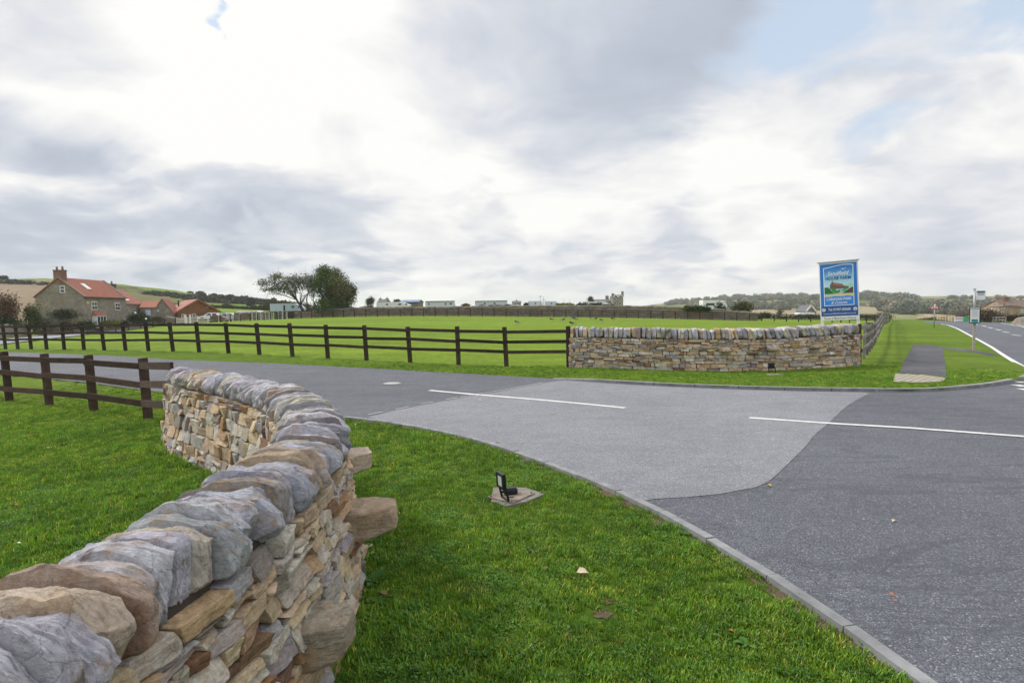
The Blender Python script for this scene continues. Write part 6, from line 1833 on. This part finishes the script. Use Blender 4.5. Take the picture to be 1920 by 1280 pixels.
# driveway bollard lamps
for i, (x, yb_, yt_, Y) in enumerate([(274.5, 612, 599, 96), (255, 612, 588, 97), (20, 636, 622, 82)]):
    q = at(x, yb_, Y); r = empty('lamp_post', (q[0], q[1], q[2])); hh_ = (yb_ - yt_) * Y / F
    tag(r, ['short lamp post with a white globe beside the driveway', 'slim dark lamp post in front of the dark clipped hedge', 'short lamp post near the left edge beside the driveway'][i], 'lamp post', 'lamp posts along the driveway')
    MB().tube([(0, 0, -.1), (0, 0, hh_)], .05, 8).build('pole', BLACK, r)
    P_, F_ = cs(4); P_ = P_ / np.linalg.norm(P_, axis=1)[:, None] * .17
    mesh_obj('lamp_globe', P_ + np.array([0, 0, hh_ + .12]), F_, SWHITE, r, smooth=True)

# ------------------------------------------------------------------ birds on the field
def bird_mesh():
    rg = np.random.default_rng(3); rk = Rocks(); P, Fc = cs(5); Q = P / np.linalg.norm(P, axis=1)[:, None]
    blk = np.array([.012, .013, .018]); wht = np.array([.75, .75, .75])
    B_ = Q * np.array([.17, .075, .085]); B_[:, 2] += .16 + B_[:, 0] * .25; B_[:, 1] *= 1 - .5 * np.clip(-B_[:, 0] / .17, 0, 1)
    c = np.where((B_[:, 2] < .145)[:, None], wht, blk); rk.add(B_, Fc, c)
    Hd = Q * np.array([.05, .042, .045]) + np.array([.17, 0, .265]); rk.add(Hd, Fc, blk)
    N_ = Q * np.array([.055, .045, .07]) + np.array([.13, 0, .22]); rk.add(N_, Fc, blk)
    Bk = Q * np.array([.045, .012, .012]) + np.array([.235, 0, .26]); rk.add(Bk, Fc, np.array([.3, .08, .02]))
    T_ = Q * np.array([.13, .035, .012]) + np.array([-.24, 0, .13]); rk.add(T_, Fc, blk)
    for sy in (-1, 1):
        Wg = Q * np.array([.13, .015, .045]) + np.array([-.03, sy * .07, .18]); rk.add(Wg, Fc, np.where((Wg[:, 2] < .165)[:, None], wht, blk))
        Lg = Q * np.array([.009, .009, .055]) + np.array([.0, sy * .03, .05]); rk.add(Lg, Fc, np.array([.3, .12, .08]))
    return rk
bd = None
for i, (x, y) in enumerate([(969.5, 608.3), (1035, 602.3), (1055, 603), (1074, 599.6), (1080, 601.3), (1073, 610), (1107.5, 599.6), (1116, 601), (1127.6, 603.8), (1149.5, 600.6), (1207, 599.4), (1232, 598.4), (1272, 598.4)]):
    g_ = gp(x, y)
    if bd is None:
        b_ = bird_mesh().build('bird', LEAF); bd = b_
    else:
        b_ = bd.copy(); COL.objects.link(b_)
    b_.location = (g_[0], g_[1], h(*g_)); b_.rotation_euler = (0, 0, [2.4, 3.0, -.3, .2, 2.6, 3.3, 1.4, -.7, 2.2, 3.4, 1.8, .5, 2.9][i]); s_ = 1.15 if i not in (6, 10, 11, 12) else .9
    b_.scale = (s_,) * 3
    tag(b_, 'small black and white bird standing on the bright field', 'bird', 'black and white birds feeding on the field')
# ------------------------------------------------------------------ near grass: real blades
def mat_blade():
    m = bpy.data.materials.new('grass_blade'); m.use_nodes = True
    t = m.node_tree; t.nodes.clear(); g = NB(t)
    co = world_co(g)
    oi = g.n('ShaderNodeObjectInfo')
    a = g.n('ShaderNodeVertexColor'); a.layer_name = 'Col'
    n1 = g.noise(co, .8, 5, .6); n2 = g.noise(co, 5.5, 4, .6)
    c = g.ramp(g.math('ADD', g.math('MULTIPLY', n1, .5), g.math('MULTIPLY', n2, .5)), [(0.34, (.085, .19, .016)), (0.5, (.15, .295, .022)), (0.66, (.25, .39, .034))])
    dry = g.ramp(g.noise(co, 1.9, 7, .7), [(0.58, 0.0), (0.70, 0.45)])
    c = g.mix(dry, c, (.22, .20, .06))
    v = g.math('MULTIPLY_ADD', oi.outputs['Random'], .8, .62)
    c = g.mix(1.0, c, v, 'MULTIPLY'); c = g.mix(1.0, c, a.outputs[0], 'MULTIPLY')
    d = g.n('ShaderNodeBsdfDiffuse'); g.link(c, d.inputs[0])
    tr = g.n('ShaderNodeBsdfTranslucent'); g.link(c, tr.inputs[0])
    ms = g.n('ShaderNodeMixShader'); ms.inputs[0].default_value = .38; g.link(d.outputs[0], ms.inputs[1]); g.link(tr.outputs[0], ms.inputs[2])
    gl = g.n('ShaderNodeBsdfGlossy'); gl.inputs['Roughness'].default_value = .45; gl.inputs['Color'].default_value = (.6, .6, .6, 1)
    m2 = g.n('ShaderNodeMixShader'); m2.inputs[0].default_value = .035; g.link(ms.outputs[0], m2.inputs[1]); g.link(gl.outputs[0], m2.inputs[2])
    o = g.n('ShaderNodeOutputMaterial'); g.link(m2.outputs[0], o.inputs[0])
    return m
BLADE = mat_blade()
def tuft(seed, nb=16, rad=.05, h0=.013, h1=.036, w=.0030, clover=0):
    rg = np.random.default_rng(seed); V_, F_, C_ = [], [], []
    for _ in range(nb):
        a = rg.uniform(0, 2 * PI); r = rad * math.sqrt(rg.random()); x, y = r * math.cos(a), r * math.sin(a)
        hh = rg.uniform(h0, h1); b = rg.uniform(0, 2 * PI); ln = rg.uniform(.1, .9) * hh
        dx, dy = math.cos(b) * ln, math.sin(b) * ln; px_, py_ = -math.sin(b) * w, math.cos(b) * w
        c = rg.uniform(.75, 1.25) * np.array([1, 1, 1]) * (np.array([1.5, 1.2, .9]) if rg.random() < .12 else (np.array([3.0, 1.55, 4.0]) if rg.random() < .07 else 1))
        i = len(V_)
        V_ += [(x - px_, y - py_, -.004), (x + px_, y + py_, -.004), (x + dx * .45 + px_ * .8, y + dy * .45 + py_ * .8, hh * .62), (x + dx * .45 - px_ * .8, y + dy * .45 - py_ * .8, hh * .62), (x + dx, y + dy, hh)]
        F_ += [(i, i + 1, i + 2, i + 3), (i + 3, i + 2, i + 4)]
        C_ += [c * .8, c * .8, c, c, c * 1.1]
    for _ in range(clover):
        a = rg.uniform(0, 2 * PI); r = rad * math.sqrt(rg.random()); x, y = r * math.cos(a), r * math.sin(a); zz = rg.uniform(.012, .03)
        for k in range(3):
            t = a + k * 2.1; s = rg.uniform(.005, .009); i = len(V_)
            for q in range(5):
                u = t + (q - 2) * .5; V_.append((x + math.cos(u) * s * (1 if q != 2 else .9), y + math.sin(u) * s, zz + .002 * q))
            V_.append((x, y, zz)); F_.append((i, i + 1, i + 2, i + 3, i + 4, i + 5))
            C_ += [np.array([.7, .85, 1.6]) * .9] * 6
    me = bpy.data.meshes.new('tuft'); me.from_pydata(V_, [], F_)
    a = me.color_attributes.new('Col', 'FLOAT_COLOR', 'POINT'); cc = np.ones((len(V_), 4), np.float32); cc[:, :3] = np.array(C_); a.data.foreach_set('color', cc.ravel())
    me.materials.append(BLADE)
    return bpy.data.objects.new('tuft', me)

def grass_zone(label, pts, scl, tufto, seed):
    me = bpy.data.meshes.new('grass'); n = len(pts)
    me.vertices.add(n); me.vertices.foreach_set('co', np.asarray(pts, np.float32).ravel())
    at_ = me.attributes.new('gs', 'FLOAT', 'POINT'); at_.data.foreach_set('value', np.asarray(scl, np.float32))
    o = bpy.data.objects.new('grass', me); COL.objects.link(o); tag(o, label, kind='stuff')
    me.materials.append(BLADE)
    ng = bpy.data.node_groups.new('grass_tufts', 'GeometryNodeTree')
    ng.interface.new_socket('Geometry', in_out='INPUT', socket_type='NodeSocketGeometry'); ng.interface.new_socket('Geometry', in_out='OUTPUT', socket_type='NodeSocketGeometry')
    i = ng.nodes.new('NodeGroupInput'); ou = ng.nodes.new('NodeGroupOutput'); ip = ng.nodes.new('GeometryNodeInstanceOnPoints')
    oi = ng.nodes.new('GeometryNodeObjectInfo'); oi.inputs['Object'].default_value = tufto; oi.inputs['As Instance'].default_value = True
    rv = ng.nodes.new('FunctionNodeRandomValue'); rv.data_type = 'FLOAT_VECTOR'; rv.inputs[0].default_value = (-.12, -.12, 0); rv.inputs[1].default_value = (.12, .12, 6.283); rv.inputs['Seed'].default_value = seed
    na = ng.nodes.new('GeometryNodeInputNamedAttribute'); na.data_type = 'FLOAT'; na.inputs[0].default_value = 'gs'
    L = ng.links
    L.new(i.outputs[0], ip.inputs['Points']); L.new(oi.outputs['Geometry'], ip.inputs['Instance']); L.new(rv.outputs[0], ip.inputs['Rotation']); L.new(na.outputs[0], ip.inputs['Scale']); L.new(ip.outputs[0], ou.inputs[0])
    m = o.modifiers.new('tufts', 'NODES'); m.node_group = ng
    return o

rng = np.random.default_rng(99)
WALLN = nw.P
padpoly = np.array([p for p in pd])
bare = [(gp(1310, 1012), .10), (gp(1130, 1152), .045), (gp(1560, 1170), .07), (gp(1240, 980), .09), (gp(1060, 1190), .035), (gp(1142, 1128), .03)]
def rosette(seed):
    rg = np.random.default_rng(seed); V_, F_, C_ = [], [], []
    for k in range(26):
        a = rg.uniform(0, 2 * PI); r = .075 * math.sqrt(rg.random()); x, y = r * math.cos(a), r * math.sin(a); b = rg.uniform(0, 2 * PI); L = rg.uniform(.007, .017); w = L * rg.uniform(.28, .45); z0 = rg.uniform(.006, .022); up = rg.uniform(-.1, .6)
        i = len(V_); c = np.array([.85, 1.0, 2.4]) * rg.uniform(.8, 1.25)
        for t, q in ((0, .3), (.35, 1), (.75, .85), (1, .1)):
            for s in (-1, 1): V_.append((x + math.cos(b) * L * t - math.sin(b) * w * q * s, y + math.sin(b) * L * t + math.cos(b) * w * q * s, z0 + up * L * t + .002)); C_.append(c)
        for t in range(3): F_.append((i + 2 * t, i + 2 * t + 1, i + 2 * t + 3, i + 2 * t + 2))
    me = bpy.data.meshes.new('rosette'); me.from_pydata(V_, [], F_)
    a = me.color_attributes.new('Col', 'FLOAT_COLOR', 'POINT'); cc = np.ones((len(V_), 4), np.float32); cc[:, :3] = np.array(C_); a.data.foreach_set('color', cc.ravel())
    me.materials.append(BLADE)
    return bpy.data.objects.new('rosette', me)
tufts = [tuft(1), tuft(2, 18, .055), tuft(3, 12, .05, .015, .038, .0034, clover=9), tuft(4, 20, .05, .02, .06)]
zones = {}
for (r0, r1, dens, sc) in ((.8, 3.2, 1600, .85), (3.2, 5.0, 1150, .9), (5.0, 8, 600, 1.05), (8, 13, 330, 1.2), (13, 21, 300, .9)):
    area = (R(100) / 2) * (r1 ** 2 - r0 ** 2); n = int(area * dens)
    rr = np.sqrt(rng.uniform(r0 ** 2, r1 ** 2, n)); az = rng.uniform(-R(50), R(50), n)
    X, Y = rr * np.sin(az), rr * np.cos(az)
    ok = ~inside(X, Y, ROAD)
    if r1 <= 13: ok &= seg_dist(X, Y, near_kerb) > .09
    ok &= Y < fence_y(X) - .1
    ok &= (Y < 13) | (rng.random(len(X)) < 1 - (rr - 13) / 8)
    ok &= seg_dist(X, Y, WALLN[::4]) > .27
    ok &= ~inside(X, Y, padpoly)
    far_ = Y > 11
    ok &= ~(far_ & (seg_dist(X, Y, np.array(far_kerb)) < .17))
    ok &= ~(far_ & (seg_dist(X, Y, fw.P[::6]) < .27))
    for poly in (gps(ps), tp): ok &= ~inside(X, Y, poly)
    for c, rad in bare: ok &= np.hypot(X - c[0], Y - c[1]) > rad * (1 + .5 * np.sin(6 * np.arctan2(X - c[0], Y - c[1])))
    dk = seg_dist(X, Y, near_kerb)
    ok &= ~((dk < .30) & (fbm(np.stack([X, Y, X * 0], -1), 3.5, 2, 2) > .10) & (Y < 7))
    ok &= fbm(np.stack([X, Y, X * 0], -1), 5.0, 12, 2) > -.27
    X, Y = X[ok], Y[ok]
    Z = H(X, Y) + np.where(Y > 11, lift(X, Y), 0)
    s = sc * rng.uniform(.7, 1.25, len(X)) * (1 + .9 * fbm(np.stack([X, Y, X * 0], -1), 1.6, 4, 2))
    # longer tufts hug the foot of the wall
    s *= 1 + .7 * np.exp(-((seg_dist(X, Y, WALLN[::4]) - .3) / .10) ** 2)
    k = rng.choice(4, len(X), p=[.34, .36, .2, .1])
    for t in range(4):
        zones.setdefault(t, []).append((np.stack([X, Y, Z], -1)[k == t], s[k == t]))
for t in range(4):
    P_ = np.vstack([q[0] for q in zones[t]]); s_ = np.concatenate([q[1] for q in zones[t]])
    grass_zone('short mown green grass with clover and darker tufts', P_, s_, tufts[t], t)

# bare earth worn beside the kerb and in the lawn
nn_ = 14000; rr = np.sqrt(rng.uniform(1.5 ** 2, 9 ** 2, nn_)); az = rng.uniform(-R(48), R(48), nn_); X, Y = rr * np.sin(az), rr * np.cos(az)
ok = ~inside(X, Y, ROAD) & (seg_dist(X, Y, near_kerb) > .12) & (seg_dist(X, Y, WALLN[::4]) > .30) & ~inside(X, Y, padpoly) & (fbm(np.stack([X, Y, X * 0], -1), 1.7, 31, 3) > .13)
X, Y = X[ok], Y[ok]
grass_zone('low clover and daisy leaves growing in patches through the lawn', np.stack([X, Y, H(X, Y)], -1), rng.uniform(.6, 1.2, len(X)), rosette(8), 9)
EARTH = simple('bare_earth', (.105, .075, .048), .98, .35, 18, bmp=.6)
for i, (c, rad) in enumerate(bare):
    poly = [c + rad * 1.15 * (1 + .3 * math.sin(k * 2.3 + i)) * np.array([math.cos(k * PI / 7), math.sin(k * PI / 7)]) for k in range(14)]
    e_ = sheet('ground_patch', poly, .006, EARTH, .1); tag(e_, 'bare brown earth showing through the grass', kind='structure')
mbk = ribbon('ground_patch', [p + np.array([-.10, -.05]) for p in near_kerb if .5 < p[1] < 7.5], .12, .005, EARTH, wf=lambda t: .10 + .06 * np.sin(t * 23)); tag(mbk, 'worn earth strip along the grass side of the kerb', kind='structure')

# ------------------------------------------------------------------ fallen leaves and small litter
def leafobj(label, x, y, z, s, mat, rz, curl=.4, group='fallen leaves'):
    V_, F_ = [], []
    n = 9
    prof = [0, .5, .85, 1, .92, .75, .5, .22, 0]
    for i in range(n):
        t = i / (n - 1); w = prof[i] * .36 * (1 + .12 * math.sin(i * 4)); cz = curl * .35 * math.sin(PI * t)
        V_ += [(t - .5, -w, cz + curl * .22 * (w / .36)), (t - .5, 0, cz - .03), (t - .5, w, cz + curl * .30 * (w / .36))]
    for i in range(n - 1):
        for k in range(2): F_.append((3 * i + k, 3 * i + k + 1, 3 * i + 3 + k + 1, 3 * i + 3 + k))
    o = mesh_obj('fallen_leaf', np.array(V_) * s, F_, mat, smooth=True); o.location = (x, y, z); o.rotation_euler = (.15, .1, rz); tag(o, label, 'leaf', group)
    return o
LFO = simple('orange_leaf', (.42, .13, .04), .8, .25, 60); LFB = simple('brown_leaf', (.20, .11, .06), .85, .25, 60); LFP = simple('pale_dry_leaf', (.55, .46, .33), .85, .2, 60); LFY = simple('yellow_leaf', (.50, .36, .05), .8, .25, 60); LFW = simple('white_feather', (.78, .78, .75), .7, .05, 60)
LL = [(1093, 1081, .085, LFP, 'large pale curled dry leaf standing in the near grass'), (1020, 1073, .055, LFB, 'dark brown leaf left of the large pale leaf in the near grass'), (1056, 1094, .03, LFW, 'tiny white scrap below the large pale leaf'),
        (27, 953, .06, LFO, 'orange leaf on the left lawn near the left edge'), (262, 948, .04, LFO, 'small orange leaf on the left lawn beside the wall coping'), (36, 1024, .03, LFW, 'white feather on the left lawn'), (90, 843, .05, LFP, 'pale leaf on the left lawn below the brown fence'), (3, 960, .035, LFB, 'dark leaf at the left edge of the lawn'),
        (695, 1032, .06, LFP, 'pale leaf lying at the foot of the near wall'), (700, 1044, .045, LFY, 'yellow leaf beside the pale leaf at the foot of the near wall'), (715, 1122, .085, LFB, 'reddish brown withered leaf at the foot of the near wall'), (668, 799, .07, LFP, 'pale leaf on the grass where the kerb meets the wall'),
        (900, 753, .07, LFP, 'pale leaf on the pale asphalt below the first white line'), (1036, 777, .08, LFY, 'yellow brown leaf litter on the pale asphalt'), (931, 832, .05, LFW, 'white scrap on the asphalt beside the kerb'), (977, 833, .045, LFY, 'yellow leaf on the asphalt near the kerb'), (970, 859, .04, LFY, 'yellow leaf on the grass beside the kerb'),
        (1440, 914, .07, LFY, 'yellow leaf on the edge of the pale patch'), (1383, 946, .05, LFP, 'pale leaf on the dark asphalt near the pale patch'), (1676, 981, .05, LFP, 'pale leaf in the middle of the dark asphalt'), (1718, 1077, .05, LFP, 'pale curled leaf on the right part of the asphalt'), (1672, 1120, .03, LFO, 'upper of two tiny orange leaves on the asphalt'), (1677, 1131, .028, LFO, 'lower of two tiny orange leaves on the asphalt'), (1848, 1118, .028, LFO, 'tiny orange leaf near the right edge of the asphalt'),
        (1585, 1009, .06, LFB, 'brown twig like leaf on the dark asphalt'), (1760, 1015, .05, LFB, 'brown leaf near the right edge of the asphalt'), (1370, 1192, .035, LFO, 'small orange leaf in the grass at the bottom'), (640, 988, .03, LFW, 'small white scrap')]
for i, (px, py, s, m, lab) in enumerate([q for k, q in enumerate(LL[:27]) if k not in (2, 18, 20, 23, 24, 25)]):
    g_ = gp(px, py); onroad = inside(np.array([g_[0]]), np.array([g_[1]]), ROAD)[0]
    leafobj(lab, g_[0], g_[1], h(*g_) + (ZR + .010 if onroad else .028), s, m, i * 1.7)
# broad-leaved weeds at the foot of the wall
def weed(label, px, py, s, nl, seed):
    rg = np.random.default_rng(seed); g_ = gp(px, py); r = empty('weed', (g_[0], g_[1], h(*g_))); tag(r, label, 'weed', 'broad leaved weeds at the foot of the near wall')
    V_, F_, C_ = [], [], []
    for k in range(nl):
        a = rg.uniform(0, 2 * PI); L = s * rg.uniform(.5, 1); up = rg.uniform(.3, .8); w = L * .26; i0 = len(V_)
        for i in range(6):
            t = i / 5; ww = w * math.sin(PI * (t * .92 + .04)) ** .8; rr = L * t; zz = L * up * math.sin(t * 1.9) * .7
            for sgn in (-1, 0, 1): V_.append((math.cos(a) * rr - math.sin(a) * ww * sgn, math.sin(a) * rr + math.cos(a) * ww * sgn, zz + abs(sgn) * ww * .3 + .01)); C_.append(np.array([.05, .13, .02]) * rg.uniform(.8, 1.2))
        for i in range(5):
            for q in range(2): F_.append((i0 + 3 * i + q, i0 + 3 * i + q + 1, i0 + 3 * i + q + 4, i0 + 3 * i + q + 3))
    mesh_obj('foliage', V_, F_, LEAF, r, col=C_, smooth=True)
weed('rosette of broad green leaves at the foot of the near wall', 703, 1096, .11, 9, 1)
weed('small broad leaved weed near the lowest step stone', 712, 1135, .08, 8, 2)
weed('low weed at the foot of the near wall close to the bottom of the picture', 690, 1165, .08, 8, 3)
weed('tiny weed beside the kerb joint', 1283, 1006, .07, 8, 4)
weed('small weed in the grass near the kerb edge', 1400, 1215, .07, 7, 5)

# loose chippings at the foot of the near wall
rng = np.random.default_rng(5)
for i, (px, py, s) in enumerate([(668, 1148, .035), (676, 1160, .028), (690, 1140, .022), (664, 1172, .03), (660, 1110, .02)]):
    g_ = gp(px, py); P, Fc = cs(6); Q = facet(superround(P, 4), rng, 7, .6, .85) * s * np.array([1, .8, .6])
    c = pick(rng, PAL); o = mesh_obj('loose_stone', Q, Fc, STONE, col=np.tile(c, (len(Q), 1)), smooth=True); o.location = (g_[0], g_[1], h(*g_) + s * .4); o.rotation_euler = (0, 0, i)
    tag(o, 'small loose stone chip on the grass at the foot of the near wall', 'stone', 'loose stone chips at the wall foot')
# thin sea air over the whole place
hz = MB(); hz.box((200, 800, 10), (4200, 3800, 110)); hz = hz.build('haze', None)
hz.location = (0, 0, 0)
tag(hz, 'thin pale haze', kind='stuff')
hm = bpy.data.materials.new('haze'); hm.use_nodes = True; t = hm.node_tree; t.nodes.clear(); g = NB(t)
pv = g.n('ShaderNodeVolumePrincipled'); pv.inputs['Color'].default_value = (.95, .97, 1.0, 1); pv.inputs['Density'].default_value = .00020; pv.inputs['Anisotropy'].default_value = .2
o_ = g.n('ShaderNodeOutputMaterial'); g.link(pv.outputs[0], o_.inputs['Volume'])
hz.data.materials.append(hm)
